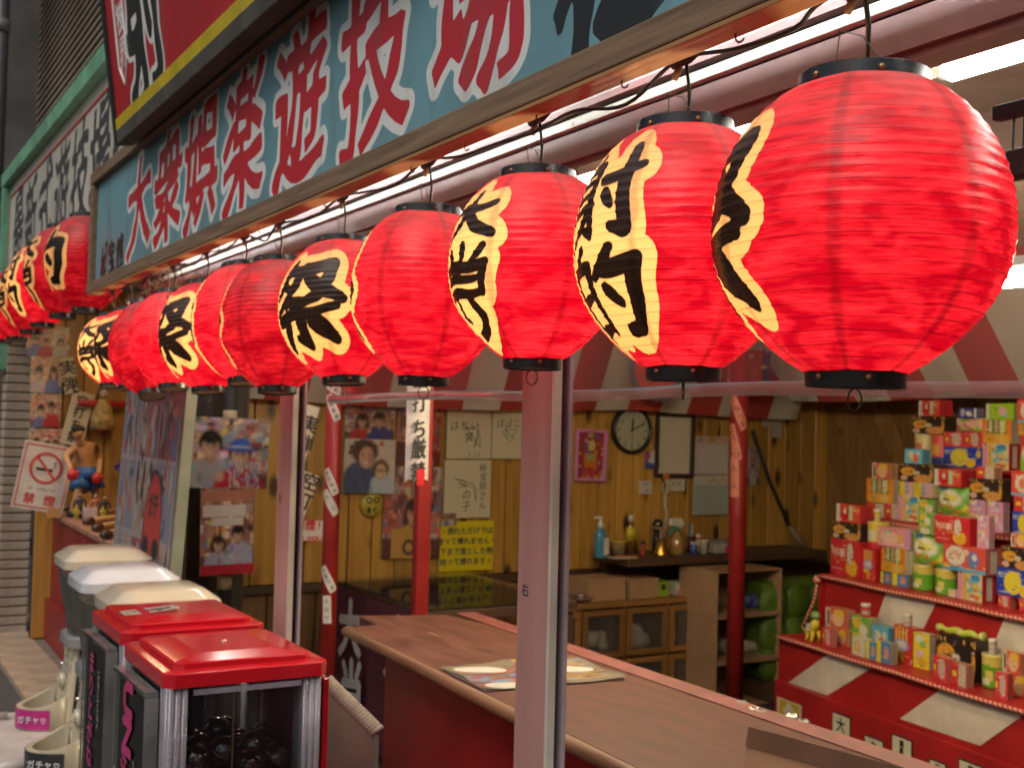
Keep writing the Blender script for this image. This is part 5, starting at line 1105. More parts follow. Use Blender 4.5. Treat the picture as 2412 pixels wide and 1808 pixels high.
def busy(p, kind):
    """adds the small print every packet carries: flecks, lines of text, a bar at the foot"""
    rg = random.Random(len(kind)*7+3); k = 1 if p.w > 44 else max(2, int(48/p.w)); p.a = np.repeat(np.repeat(p.a, k, 0), k, 1); p = _wrap(p.a)
    for _ in range(22):
        c = p.a[rg.randrange(p.h), rg.randrange(p.w)]*rg.uniform(.4, 1.7)+rg.uniform(0, .06); p.ell(rg.random(), rg.random(), rg.uniform(.01, .045), rg.uniform(.01, .045), np.clip(c, 0, .62), .4)
    for _ in range(5):
        x, y = rg.uniform(.04, .6), rg.uniform(.05, .9); L = rg.uniform(.12, .35); col = rg.choice([(.55, .52, .45), (.05, .04, .04), (.5, .4, .1)])
        for q in range(int(L/.03)): p.rect(x+q*.03, x+q*.03+.02, y, y+.035, col)
    return p
def _wrap(a): q = Pic(a.shape[1], a.shape[0]); q.a = a; return q
SIDE = dict(red_bar=(.40, .02, .03), black_cookie=(.03, .02, .015), marie=(.40, .015, .02), moonlight=(.015, .03, .25), orange_snack=(.42, .36, .28), colour_kid=(.36, .02, .03), veggie=(.42, .42, .30), light_blue=(.06, .2, .32), pizza=(.42, .12, .10), fries=(.36, .015, .015), yellow_carton=(.45, .42, .32), green_box=(.3, .4, .1))
NM = dict(red_bar='red chocolate carton', black_cookie='black cookie carton', marie='red biscuit carton reading MARIE', moonlight='blue biscuit carton reading MOONLIGHT', orange_snack='orange vegetable snack carton', colour_kid='multicoloured carton', veggie='green vegetable snack bag', face_box='small red caramel carton', light_blue='light blue biscuit carton', green_box='lime green chocolate carton', navy='small navy gum carton', pink_bag='pink and yellow candy bag', small_red='little red and grey carton', pair_red='little red carton with pale oval', yellow_pink='yellow and pink gum carton', pink_tall='tall pink sweets carton', pink_box='pink chocolate carton', pizza='red pizza snack carton with blue edge', fries='red french-fries snack carton', yellow_blue='tiny yellow and blue carton', yellow_carton='tall yellow carton', green_carton='green and orange snack carton', white_cube='small cream cube carton', red_oval='red carton with cream oval', red_green='red and green carton', can_yellow='tall yellow snack canister', can_redblue='red and blue snack canister', can_red='red snack canister', can_green='green snack canister', tube_white='small white bottle', tube_red='small red tube', tube_yellow='small yellow tube', bar_green='green twisted candy bar')
m_box = printm('carton_print', .3, .35)
MESHC = {}
def carton_mesh(kind, w_, h_, d_):
    key = (kind, round(w_, 3), round(h_, 3), round(d_, 3))
    if key in MESHC: return MESHC[key]
    p = busy(art(kind), kind); me = sheet_mesh('carton', w_, h_, p)
    bm = bmesh.new(); bm.from_mesh(me); bpy.data.meshes.remove(me)
    lay = bm.faces.layers.float_color['Col'] if 'Col' in bm.faces.layers.float_color else None
    for v in bm.verts: v.co.z += h_/2
    sc = SIDE.get(kind, tuple(p.a.mean((0, 1))*.9))
    e = .004
    v8 = [bm.verts.new((x_, y_, z_)) for x_, y_, z_ in ((-w_/2, 0, 0), (w_/2, 0, 0), (w_/2, d_, 0), (-w_/2, d_, 0), (-w_/2, 0, h_), (w_/2, 0, h_), (w_/2, d_, h_), (-w_/2, d_, h_))]
    for f, k in (((1, 2, 6, 5), 1.0), ((3, 0, 4, 7), 1.0), ((2, 3, 7, 6), 1.0), ((4, 5, 6, 7), 1.08), ((0, 3, 2, 1), 1.0)):
        fc = bm.faces.new([v8[i] for i in f]); fc[lay] = (sc[0]*k, sc[1]*k, sc[2]*k, 1)
    # tuck-in flap line on the side
    a = [bm.verts.new((w_/2+.0006, d_*.3, h_*.08)), bm.verts.new((w_/2+.0006, d_*.7, h_*.08)), bm.verts.new((w_/2+.0006, d_*.7, h_*.92)), bm.verts.new((w_/2+.0006, d_*.3, h_*.92))]
    fc = bm.faces.new(a); fc[lay] = (.45, .42, .36, 1) if kind in ('orange_snack', 'pizza', 'veggie', 'yellow_carton', 'colour_kid') else (sc[0]*.8, sc[1]*.8, sc[2]*.8, 1)
    me = bpy.data.meshes.new('carton'); bm.to_mesh(me); bm.free(); me.materials.append(m_box); MESHC[key] = me; return me
def color_mesh(mb, cols):
    me = mb.mesh('wrapper'); at = me.attributes.new('Col', 'FLOAT_COLOR', 'FACE')
    at.data.foreach_set('color', np.array([[*cols(f.center), 1] for f in me.polygons], dtype=np.float32).ravel()); me.materials.append(m_box); me.shade_smooth(); return me
def can_mesh(kind, w_, h_):
    r_ = w_/2; zs = np.linspace(0, h_, 18)
    C_ = {'can_yellow': ((.52, .45, .12), (.5, .42, .2), (.45, .15, .1)), 'can_redblue': ((.02, .06, .28), (.5, .06, .04), (.52, .25, .05)), 'can_red': ((.42, .02, .03), (.5, .36, .05), (.5, .45, .35)), 'can_green': ((.10, .28, .02), (.48, .38, .08), (.16, .34, .03))}[kind]
    def col(c):
        u = c.z/h_; a = math.atan2(c.x, -c.y)
        if u > .97: return (.3, .28, .26)
        if kind == 'can_green' and u < .62: return (.5, .48, .3) if (abs(a) < .5 and .12 < u < .3) else (.50, .40, .1) if (.1 < a < .7 and .25 < u < .5) else C_[0]
        if abs(a+.1) < .45 and .35 < u < .7: return C_[2]
        return C_[0] if u < .32 else C_[1]
    prof = [(r_*.96, 0)]+[(r_, z_) for z_ in zs[1:-2]]+[(r_*1.03, h_*.93), (r_*1.03, h_), (.0001, h_)]
    return color_mesh(MB().lathe(prof, 28), col)
def bag_mesh(kind, w_, h_, d_):
    p = art(kind); nx, nz = 18, 14; mb = MB(); vs = []
    for s in (-1, 1):
        for j in range(nz+1):
            for i in range(nx+1):
                u, v_ = i/nx, j/nz; t_ = (math.sin(PI*u)**.6)*(math.sin(PI*v_)**.5)*(1+.12*math.sin(u*17+v_*9))
                zz = (.04*h_*math.sin(u*40) if j in (0, nz) else 0)*.2
                vs.append(((u-.5)*w_*(1-.05*math.sin(PI*v_)), d_/2+s*d_/2*t_, v_*h_+zz))
    n1 = nx+1; off = n1*(nz+1)
    fs = [(j*n1+i, j*n1+i+1, (j+1)*n1+i+1, (j+1)*n1+i) for j in range(nz) for i in range(nx)]
    fs += [tuple(off+q for q in f[::-1]) for f in fs[:nx*nz]]
    mb.add(vs, fs)
    return color_mesh(mb, lambda c: tuple(p.a[min(p.h-1, max(0, int((1-c.z/h_)*p.h))), min(p.w-1, max(0, int((c.x/w_+.5)*p.w)))]))
Z1 = lambda x, y: (1930+x/4.589, 920+y/4.589)
Z2 = lambda x, y: (1930+x/4.589, 1240+y/4.589)
ITEMS = {3: (Z1, .10, [('red_bar', 1055, 105, 1320, 275), ('black_cookie', 1010, 275, 1350, 465), ('can_yellow', 1000, 465, 1155, 795), ('can_redblue', 1180, 475, 1340, 805), ('navy', 1510, 190, 1690, 297), ('pink_bag', 1400, 297, 1760, 450), ('pair_red', 1360, 445, 1560, 608), ('pair_red', 1570, 445, 1755, 612), ('moonlight', 1350, 608, 1745, 838), ('green_box', 1800, 138, 2100, 305), ('orange_snack', 1770, 312, 2068, 560), ('colour_kid', 1760, 570, 2050, 872), ('red_oval', 2150, 90, 2350, 340), ('orange_snack', 2160, 345, 2420, 480), ('red_green', 2165, 480, 2330, 880)]),
 2: (Z1, .10, [('face_box', 568, 780, 755, 955), ('orange_snack', 520, 955, 790, 1212), ('small_red', 520, 1212, 690, 1375), ('small_red', 708, 1222, 850, 1388), ('light_blue', 925, 630, 1110, 790), ('black_cookie', 868, 790, 1235, 1000), ('yellow_pink', 865, 985, 1010, 1135), ('yellow_pink', 1012, 990, 1230, 1145), ('colour_kid', 862, 1135, 1075, 1400), ('green_carton', 1078, 1170, 1225, 1425), ('red_bar', 1240, 850, 1535, 1035), ('veggie', 1230, 1035, 1570, 1340), ('small_red', 1300, 1345, 1540, 1480), ('small_red', 1690, 822, 1890, 950), ('black_cookie', 1600, 950, 2000, 1180), ('pink_tall', 1610, 1180, 1800, 1450), ('pink_tall', 1820, 1190, 1985, 1500), ('red_oval', 2070, 870, 2330, 1135), ('small_red', 2105, 1140, 2300, 1310), ('moonlight', 2075, 1312, 2420, 1555)]),
 1: (Z2, .09, [('red_bar', 185, -240, 440, -45), ('black_cookie', 145, -48, 445, 165), ('marie', 105, 140, 460, 545), ('tube_yellow', 568, -190, 628, -55), ('can_red', 490, -55, 645, 240), ('fries', 460, 243, 610, 590), ('pink_box', 650, 15, 965, 232), ('orange_snack', 650, 222, 945, 500), ('yellow_blue', 655, 490, 770, 640), ('yellow_blue', 800, 510, 945, 670), ('green_carton', 1070, -150, 1215, 75), ('veggie', 970, 80, 1300, 410), ('can_green', 978, 408, 1145, 700), ('can_green', 1218, 455, 1390, 745), ('marie', 1235, -110, 1640, 195), ('pink_tall', 1705, -120, 1835, 245), ('pizza', 1320, 205, 1810, 500), ('colour_kid', 1475, 500, 1780, 845), ('white_cube', 1390, 678, 1470, 785), ('face_box', 2060, 80, 2260, 225), ('black_cookie', 1960, 225, 2330, 460), ('moonlight', 1920, 462, 2330, 735), ('pair_red', 1930, 740, 2060, 890), ('pair_red', 2160, 780, 2300, 945)]),
 0: (Z2, .13, [('face_box', 80, 885, 275, 1090), ('pair_red', 30, 1085, 130, 1255), ('face_box', 150, 1105, 310, 1275), ('tube_red', 418, 828, 502, 968), ('green_carton', 348, 968, 528, 1300), ('white_cube', 345, 1195, 500, 1340), ('light_blue', 552, 1070, 760, 1330), ('yellow_blue', 510, 1245, 608, 1400), ('yellow_blue', 618, 1245, 770, 1425), ('tube_white', 880, 940, 958, 1075), ('fries', 790, 1075, 1020, 1462), ('yellow_carton', 1025, 1150, 1180, 1540), ('bar_green', 1255, 1075, 1700, 1190), ('black_cookie', 1285, 1190, 1670, 1560), ('pair_red', 1215, 1405, 1400, 1600), ('small_red', 1415, 1475, 1590, 1650), ('tube_white', 1795, 1210, 1885, 1375), ('can_green', 1715, 1375, 1920, 1690), ('face_box', 1970, 1350, 2180, 1590), ('pair_red', 1905, 1575, 2030, 1745), ('face_box', 2040, 1600, 2240, 1780)])}
TN = ['lowest', 'second', 'third', 'top']
from collections import Counter
for tier, (zf, dep, items) in ITEMS.items():
    cnt = Counter(k for k, *_ in items); seen = Counter(); placed = []
    order = sorted(items, key=lambda it: -it[4])
    pos = {}
    tmp = []
    for it in order:
        kind, x0, y0, x1, y1 = it
        front = kind in ('yellow_blue', 'white_cube', 'pair_red') and tier == 0 or (tier == 0 and kind == 'small_red')
        yl = TY[tier]+(.045 if front else dep)
        a = plz(*zf(x0, y1), yl); b = plz(*zf(x1, y0), yl); xm = (x0+x1)/2; ym = (y0+y1)/2
        c0 = plz(*zf(x0, ym), yl); c1 = plz(*zf(x1, ym), yl); t0 = plz(*zf(xm, y0), yl); b0 = plz(*zf(xm, y1), yl)
        w_ = c1[0]-c0[0]; xc = (c0[0]+c1[0])/2; zb_ = b0[2]; zt_ = t0[2]
        base = TZ[tier]
        for (px0, px1, ptop, pf) in tmp:
            if pf == front and px0 < xc+w_*.3 and px1 > xc-w_*.3 and ptop < zb_+.06: base = max(base, ptop)
        h_ = max(.03, zt_-base)
        tmp.append((xc-w_/2, xc+w_/2, base+h_, front)); pos[it] = (xc, yl, base, w_, h_)
    for it in sorted(items, key=lambda it: it[1]):
        kind = it[0]; xc, yl, base, w_, h_ = pos[it]; seen[kind] += 1; n = cnt[kind]
        ordn = '' if n == 1 else (', leftmost such' if seen[kind] == 1 else ', rightmost such' if seen[kind] == n else f', {["", "", "second", "third", "fourth"][seen[kind]]} such from the left')
        lb = f'{NM[kind]} on the {TN[tier]} prize tier{ordn}'
        rz = PROT+R(random.uniform(-7, 7))
        p_ = PZ+EX*xc+EYn*yl+np.array([0, 0, base+.0006])
        nm = 'snack_canister' if kind.startswith('can') else 'snack_bag' if kind in ('veggie', 'pink_bag') else 'small_bottle' if kind.startswith('tube') else 'candy_bar' if kind == 'bar_green' else 'snack_carton'
        cat = nm.split('_')[1]
        d_ = min(.085, max(.03, w_*.42))
        if kind in ('veggie', 'pink_bag'): me = bag_mesh(kind, w_, h_, .06)
        elif kind.startswith('can'): me = can_mesh(kind, w_, h_)
        elif kind.startswith('tube'):
            r_ = w_*.42; cc = dict(tube_white=(.5, .46, .36), tube_red=(.5, .06, .04), tube_yellow=(.55, .40, .02))[kind]
            me = color_mesh(MB().lathe([(r_*.9, 0), (r_*.9, h_*.2), (r_*.9, h_*.45), (r_*.9, h_*.75), (r_, h_*.78), (r_, h_*.97), (r_*.9, h_), (.0001, h_)], 16), lambda c, cc=cc: (.55, .52, .44) if c.z > h_*.76 else cc if not (abs(c.z-h_*.35) < h_*.1) else (.35, .3, .25))
        elif kind == 'bar_green':
            me = color_mesh(MB().tube([((u-.5)*w_, 0, .016+.004*math.sin(u*20)) for u in np.linspace(0, 1, 16)], [.02, .016, .008, .013, .015, .016, .016, .016, .016, .016, .016, .015, .013, .008, .016, .02], 10), lambda c: (.35, .42, .05) if int(c.x*90) % 3 else (.5, .45, .2))
        else: me = carton_mesh(kind, w_, h_, d_)
        o = bpy.data.objects.new(nm, me); C.objects.link(o); o.location = p_; o.rotation_euler = (0, 0, rz)
        if kind.startswith('can') or kind.startswith('tube') or kind == 'bar_green': o.location = p_+EYn*w_*.4 if kind != 'bar_green' else p_+EYn*.03
        tag(o, lb, cat, 'prizes on the shelves')
# yellow toy dinosaur on the lowest tier
dq = plz(1608+830/2.75, 1206+805/2.75, TY[0]+.05); dn = thing('toy_dinosaur', 'small yellow and green toy dinosaur at the left end of the lowest tier', 'toy', PZ+EX*dq[0]+EYn*(TY[0]+.06)+np.array([0, 0, TZ[0]]), PROT)
m_dy = M('dino_yellow', (.50, .36, .02), .5); m_dg = M('dino_green', (.16, .26, .08), .5)
MB().tube([(-.085, 0, .05), (-.05, 0, .04), (-.01, 0, .055), (.02, .0, .08), (.03, 0, .105)], [.003, .012, .026, .024, .012], 12).obj('body', m_dy, dn, True)
MB().ball((.025, -.005, .125), .024, 12, 8, (1.25, .9, .85)).obj('head', m_dg, dn, True)
for x_, y_ in ((-.02, -.014), (-.02, .014), (.02, -.016), (.02, .016)): MB().tube([(x_, y_, .05), (x_+.006, y_*1.3, .02), (x_+.0, y_*1.4, 0.001)], [.012, .008, .010], 8).obj('leg', m_dy, dn, True)
MB().box(-.012, .02, -.029, -.026, .05, .085).obj('bib', M('bib_white', (.45, .42, .34), .7), dn)
# ================================================================== capsule machines
m_lid = M('red_lid', (.46, .008, .016), .16, var=.04, coat=.4)
m_clear = clearm('clear_acrylic', haze=.008, rough=.02, ior=1.25); m_frost = clearm('ribbed_acrylic', haze=.45, rough=.15, hazecol=(.42, .38, .46))
m_capsule = M('black_capsule', (.008, .004, .004), .08, var=.2, coat=.8)
def rrect(x0, x1, y0, y1, c):
    return [(x0+c, y0), (x1-c, y0), (x1, y0+c), (x1, y1-c), (x1-c, y1), (x0+c, y1), (x0, y1-c), (x0, y0+c)]
def square_machine(label, loc, rz, texts, seed, sticker_on_lid):
    g = thing('capsule_machine', label, 'capsule machine', loc, rz, 'capsule machines')
    # local: -x is the street side, -y the near side; plan .385 x .40, lid rim at z=1.0
    W_, D_ = .385, .42
    lid = MB()
    def tier(p0, z0, p1, z1):
        n = len(p0); lid.add([(a, b, z0) for a, b in p0]+[(a, b, z1) for a, b in p1], [(i, (i+1) % n, n+(i+1) % n, n+i) for i in range(n)])
    r0 = rrect(0, W_, 0, D_, .022); r1 = rrect(.004, W_-.004, .004, D_-.004, .022); r2 = rrect(.03, W_-.03, .03, D_-.03, .02); r3 = rrect(.035, W_-.035, .035, D_-.035, .018); r4 = rrect(.10, W_-.10, .10, D_-.10, .01)
    tier(r0, 0, r0, .030); tier(r0, .030, r1, .033); tier(r1, .033, r2, .035); tier(r2, .035, r2, .046); tier(r2, .046, r3, .049); tier(r3, .049, r4, .056)
    lid.add([(a, b, .056) for a, b in r4], [tuple(range(8))]); lid.add([(a, b, 0) for a, b in r0], [tuple(range(7, -1, -1))])
    lo = lid.obj('lid', m_lid, g, loc=(0, 0, 1.0), bevel=.0025)
    MB().lathe([(.008, .056), (.006, .060), (.0001, .061)], 12).obj('lid_screw', m_chrome, lo, True, loc=(W_/2, D_/2, 0))
    if sticker_on_lid:
        mkobj('lid_sticker', sheet_mesh('lid_sticker', .15, .08, Pic(30, 16, (.5, .46, .38)).rect(.1, .9, .2, .8, (.45, .4, .32)).ell(.6, .5, .3, .2, (.1, .1, .12)).noise([(.1, .1, .1), (.4, .1, .1)], 12, (.03, .08), (.05, .1))), m_gloss, lo, loc=(.115, .20, .0565), rot=(-PI/2, R(-4), 0))
    # pillars, back, base
    for nm, x_, y_ in (('pillar', .012, .012), ('pillar', .012, D_-.062), ('pillar', W_-.062, .012), ('pillar', W_-.062, D_-.062)):
        p = MB()
        for k in range(3): p.lathe([(.0085, 0), (.0085, .53)], 12, (x_+.006+k*.015, y_, 0)); p.lathe([(.0085, 0), (.0085, .53)], 12, (x_, y_+.006+k*.015, 0))
        p.obj('ribbed_pillar', clearm('ribbed_clear', haze=.42, rough=.12, hazecol=(.40, .37, .42)), g, True, loc=(0, 0, .47))['kind'] = 'stuff'
    MB().box(W_-.004, W_+.012, .03, D_-.03, .30, .985).obj('red_spine', m_lid, g, bevel=.004)
    MB().add([(.06, .005, .47), (W_-.066, .005, .47), (W_-.066, .005, .995), (.06, .005, .995)], [(0, 1, 2, 3)]).obj('near_pane', m_clear, g); MB().box(.06, W_-.066, D_-.007, D_-.004, .47, .995).obj('far_pane', m_clear, g)
    MB().box(.066, W_-.07, .0, .010, .982, .994).obj('pane_rim', m_frost, g)
    MB().box(.004, .007, .062, D_-.062, .47, .995).obj('front_pane', m_clear, g)
    MB().box(.012, W_-.012, .012, D_-.012, .605, .62).obj('case_floor', M('case_floor', (.05, .02, .03), .5), g)
    MB().box(.02, .03, .07, D_-.07, .63, .98).obj('inner_card', M('navy_card', (.022, .028, .075), .4), g)
    MB().box(W_-.03, W_-.02, .03, D_-.03, .63, .98).obj('back_card', M('maroon_card', (.16, .006, .030), .4), g); MB().box(.08, .20, D_-.03, D_-.02, .60, .98).obj('far_card', M('navy_card'), g)
    MB().tube([(.16, .012, .47), (.16, .012, .99)], .0018, 6).obj('pane_seam', M('seam', (.30, .18, .10), .4), g)
    # card holder on the street side
    cp = rrect(.03, .30, .60-.12, .985, .012)
    MB().prism([(a, b) for a, b in [(.05, .545), (.37, .545), (.37, .975), (.36, .985), (.06, .985), (.05, .975)]], -.030, -.026, 'x').obj('holder_face', m_clear, g)
    MB().box(-.03, .0, .05, .37, .975, .986).obj('holder_top', clearm('holder_clear', haze=.3, hazecol=(.5, .48, .46)), g); MB().box(-.03, .0, .045, .0495, .545, .974).obj('holder_side', clearm('holder_clear'), g)
    cd_ = MB().prism([(.075, .70), (.16, .66), (.35, .68), (.35, .955), (.075, .955)], -.024, -.022, 'x').obj('advert_card', M('advert_navy', (.045, .05, .075), .3), g)
    MB().box(-.0255, -.0245, .06, .36, .56, .70).obj('grey_card', M('advert_grey', (.34, .32, .27), .5), g)
    m_mag = M('magenta_ink', (.42, .03, .14), .5); m_gry = M('grey_ink', (.35, .33, .33), .5)
    for s, y_, z_, sz, m_, rot_ in texts:
        text_mb(s, sz, bold=sz*.03).obj('lettering', m_mag if m_ else m_gry, cd_, loc=(-.032, y_, z_), rot=(0, rot_, -PI/2) if not rot_ else Euler((0, PI/2, -PI/2), 'XYZ').to_quaternion().to_euler())
    MB().box(.0, W_, .0, D_, .05, .455).obj('lower_cabinet', m_lid, g, bevel=.008); MB().box(-.012, .0, .06, D_-.06, .12, .42).obj('coin_panel', M('panel_dark', (.06, .05, .05), .4), g, bevel=.003)
    MB().lathe([(.05, 0), (.05, .02), (.02, .03), (.0001, .03)], 20).obj('turn_knob', m_wpl, g, True, loc=(-.012, .15, .30), rot=(0, -PI/2, 0)); MB().box(-.012, .0, .24, .34, .14, .24).obj('chute', m_gap, g)
    for x_ in (.03, W_-.03):
        for y_ in (.03, D_-.03): MB().lathe([(.015, 0), (.015, .05)], 10).obj('foot', m_bwire, g, loc=(x_, y_, 0))
    return g
G1 = square_machine('nearest capsule machine, red lid and clear case of glossy black capsules', (.663, 2.594, 0), R(0), [('ﾟ', .2, .6, .01, 1, 0)], 3, False)
def vlet(g, s, y_, z_, sz, m_):  # letters running down the card
    t = text_mb(s, sz, vertical=True, gap=.95, bold=sz*.03); t.obj('lettering', m_, g, loc=(-.0335, y_, z_), rot=(0, 0, -PI/2))
m_mag = M('magenta_ink'); m_gry = M('grey_ink')
card = [c for c in G1.children if c.name.startswith('advert_card')][0]
mb = text_mb('MUJIAGE', .095, bold=.004, hfac=.9); 
def sidelet(par, s, sz, y_, z_, m_, **kw):   # whole line turned to read downwards on the street side
    t = text_mb(s, sz, **kw); t.xf(Matrix.Rotation(PI/2, 4, 'Y')); t.obj('lettering', m_, par, loc=(-.0335, y_, z_), rot=(0, 0, -PI/2))
sidelet(card, 'UN', .12, .19, .90, m_mag, bold=.006, gap=1.15); sidelet(card, 'ガシャ', .062, .21, .73, m_mag, bold=.003); sidelet(card, 'CAPSULE TOY', .022, .12, .74, m_gry); sidelet(card, '300円 1回', .024, .31, .70, m_gry)
G2 = square_machine('second capsule machine with red lid, white sticker on its lid and navy card', (.687, 3.128, 0), R(0), [('ﾟ', .2, .6, .01, 1, 0)], 4, True)
card = [c for c in G2.children if c.name.startswith('advert_card')][0]
vlet(card, 'まりとがね', .20, .80, .066, m_mag); sidelet(card, 'HOROSCOPE', .026, .11, .84, m_gry); sidelet(card, 'おみくじ入り', .026, .30, .72, m_gry)
for g in (G1, G2):
    for ch in list(g.children_recursive):
        if ch.type == 'MESH' and ch.name.startswith('lettering') and len(ch.data.vertices) < 40: bpy.data.objects.remove(ch)
# capsules lying inside the nearest machine
rg = random.Random(21); placed = []; tries = 0
cm = MB().ball((0, 0, 0), .033, 20, 12).mesh('capsule'); cm.materials.append(m_capsule); cm.shade_smooth()
band = MB().lathe([(.0332, -.003), (.0339, 0), (.0332, .003)], 24).mesh('seam_band'); band.materials.append(M('capsule_band', (.06, .006, .008), .2)); band.shade_smooth()
while len(placed) < 44 and tries < 9000:
    tries += 1; x_, y_ = rg.uniform(.055, .325), rg.uniform(.048, .36); z_ = .655
    for (a, b, c) in placed:
        d2 = (a-x_)**2+(b-y_)**2
        if d2 < .066**2: z_ = max(z_, c+math.sqrt(max(0, .066**2-d2)))
    if z_ < .655+.155*(1.2-abs(x_-.19)*2.0): placed.append((x_, y_, z_))
lay = lambda z: 'top' if z > .745 else 'middle' if z > .70 else 'lower' if z > .66 else 'bottom'
ORD = ['first', 'second', 'third', 'fourth', 'fifth', 'sixth', 'seventh', 'eighth', 'ninth', 'tenth', 'eleventh', 'twelfth', 'thirteenth', 'fourteenth', 'fifteenth', 'sixteenth', 'seventeenth', 'eighteenth', 'nineteenth', 'twentieth', 'twenty-first', 'twenty-second', 'twenty-third', 'twenty-fourth']
def imx(p): q = np.array([G1.location.x+p[0], G1.location.y+p[1], p[2]])-CAM; return (q @ RGT)/(q @ FWD)
for L_ in ('top', 'middle', 'lower', 'bottom'):
    for i, (x_, y_, z_) in enumerate(sorted([p for p in placed if lay(p[2]) == L_], key=imx)):
        t = thing('capsule', f'glossy black capsule, {ORD[i]} from the left in the {L_} layer of the nearest machine', 'capsule', (G1.location.x+x_, G1.location.y+y_, z_), 0, 'capsules in the nearest machine', rot=(rg.uniform(-.8, .8), rg.uniform(-.8, .8), rg.uniform(0, 6)))
        for nm, me in (('shell', cm), ('seam_band', band)):
            o = bpy.data.objects.new(nm, me); C.objects.link(o); o.parent = t

# cream machines with rounded tops
m_crm = M('cream_plastic', (.50, .44, .32), .2, var=.06, coat=.6); m_crw = M('white_top_plastic', (.53, .54, .56), .18, var=.06, coat=.6); m_sil = M('silver_collar', (.40, .40, .41), .3, metal=.6)
def rr2(hx, hy, c, n=5):
    pts = []
    for sx, sy, a0 in ((1, -1, -PI/2), (1, 1, 0), (-1, 1, PI/2), (-1, -1, PI)):
        for k in range(n): a = a0+PI/2*k/(n-1); pts.append((sx*(hx-c)+c*math.cos(a), sy*(hy-c)+c*math.sin(a)))
    return pts
def stack(mb, rings):
    n = len(rings[0][0])
    vs = [(x_, y_, z_) for pl_, z_ in rings for x_, y_ in pl_]
    fs = [(r_*n+i, r_*n+(i+1) % n, (r_+1)*n+(i+1) % n, (r_+1)*n+i) for r_ in range(len(rings)-1) for i in range(n)]
    fs += [tuple(range(n-1, -1, -1)), tuple(range((len(rings)-1)*n, len(rings)*n))]
    return mb.add(vs, fs)
def cream_machine(label, loc, topm, band):
    g = thing('capsule_machine', label, 'capsule machine', loc, 0, 'capsule machines')
    hx, hy = .175, .165
    o = stack(MB(), [(rr2(hx-.006, hy-.006, .05), .972), (rr2(hx, hy, .055), .976), (rr2(hx, hy, .055), 1.008), (rr2(hx-.004, hy-.004, .055), 1.014), (rr2(hx-.046, hy-.046, .045), 1.044), (rr2(hx-.052, hy-.052, .042), 1.047), (rr2(hx-.12, hy-.12, .03), 1.054)]).obj('lid', topm, g); smoothsharp(o, 22)
    o = stack(MB(), [(rr2(hx-.055, hy-.05, .05), .70), (rr2(hx-.014, hy-.014, .05), .97)]).obj('globe', clearm('machine_globe', haze=.16, rough=.04, hazecol=(.4, .36, .3)), g); smoothsharp(o, 30)
    o = stack(MB(), [(rr2(hx-.062, hy-.058, .05), .705), (rr2(hx-.03, hy-.03, .05), .93)]).obj('contents', M('mixed_capsules', (.05, .05, .045), .3, var=.9, scale=22), g); smoothsharp(o, 30)
    o = stack(MB(), [(rr2(hx-.035, hy-.035, .055), .655), (rr2(hx-.03, hy-.03, .055), .66), (rr2(hx-.03, hy-.03, .055), .695), (rr2(hx-.04, hy-.04, .055), .702)]).obj('collar', m_sil, g); smoothsharp(o, 30)
    prof = [(-hx+.05, .654), (hx-.03, .654), (hx-.02, .33), (-hx-.10, .33), (-hx-.10, .40), (-hx-.0, .43), (-hx+.02, .47)]
    o = MB().prism([(-.145, .33), (.15, .33), (.14, .654), (-.105, .654), (-.14, .46)], -.085, .13, 'y').obj('body', m_crm, g, bevel=.012)
    tray = MB(); ro, ri = .125, .108; pts = []
    n = 18
    def ringp(r_, z0): return [(-.14-r_*1.35*math.sin(PI*k/n), .04+r_*math.cos(PI*k/n), z0+.05*(1-math.sin(PI*k/n))**2) for k in range(n+1)]
    A = ringp(ro, .33); A = [(x_, y_, .33) for x_, y_, z_ in A]; B = ringp(ro, .415); B2 = ringp(ri, .415); Cc = [(x_, y_, .34) for x_, y_, z_ in ringp(ri*.9, .34)]
    m1 = n+1
    tray.add(A+B+B2+Cc, [(r_*m1+i, r_*m1+i+1, (r_+1)*m1+i+1, (r_+1)*m1+i) for r_ in range(3) for i in range(n)]+[tuple(3*m1+i for i in range(n, -1, -1))])
    o = tray.obj('tray', m_crm, g); smoothsharp(o, 50); sol = o.modifiers.new('solid', 'SOLIDIFY'); sol.thickness = .002
    lb_ = MB(); P_ = [(-.14-ro*1.37*math.sin(PI*k/n), .04+ro*1.02*math.cos(PI*k/n)) for k in range(7, 17)]
    lb_.add([(x_, y_, .335) for x_, y_ in P_]+[(x_, y_, .412) for x_, y_ in P_], [(i, i+1, 11+i, 10+i) for i in range(9)]); lb_.obj('tray_label', band, g, True)
    text_mb('ガチャ♡', .032, bold=.001).obj('lettering', m_crw, g, loc=(-.262, -.058, .375), rot=(0, 0, R(-44)))
    MB().box(-.165, -.135, -.02, .04, .50, .525).obj('turn_handle', m_crm, g, bevel=.006); MB().lathe([(.034, 0), (.034, .02), (.012, .026)], 18).obj('handle_boss', m_crm, g, True, loc=(-.13, .01, .51), rot=(0, -PI/2-.1, 0))
    MB().box(-.128, -.11, .05, .085, .60, .635).obj('coin_block', m_crm, g, bevel=.005); MB().box(-.1295, -.128, .06, .075, .61, .625).obj('coin_slot', m_ink, g); MB().tube([(-.12, .02, .575), (-.15, .02, .577)], .006, 8).obj('return_button', m_chrome, g, True)
    st = MB().prism([(-.118, .36), (-.062, .36), (-.05, .645), (-.095, .645)], -.0875, -.0862, 'y').obj('rule_sticker', M('sticker_black', (.012, .012, .014), .4), g)
    rg = random.Random(5)
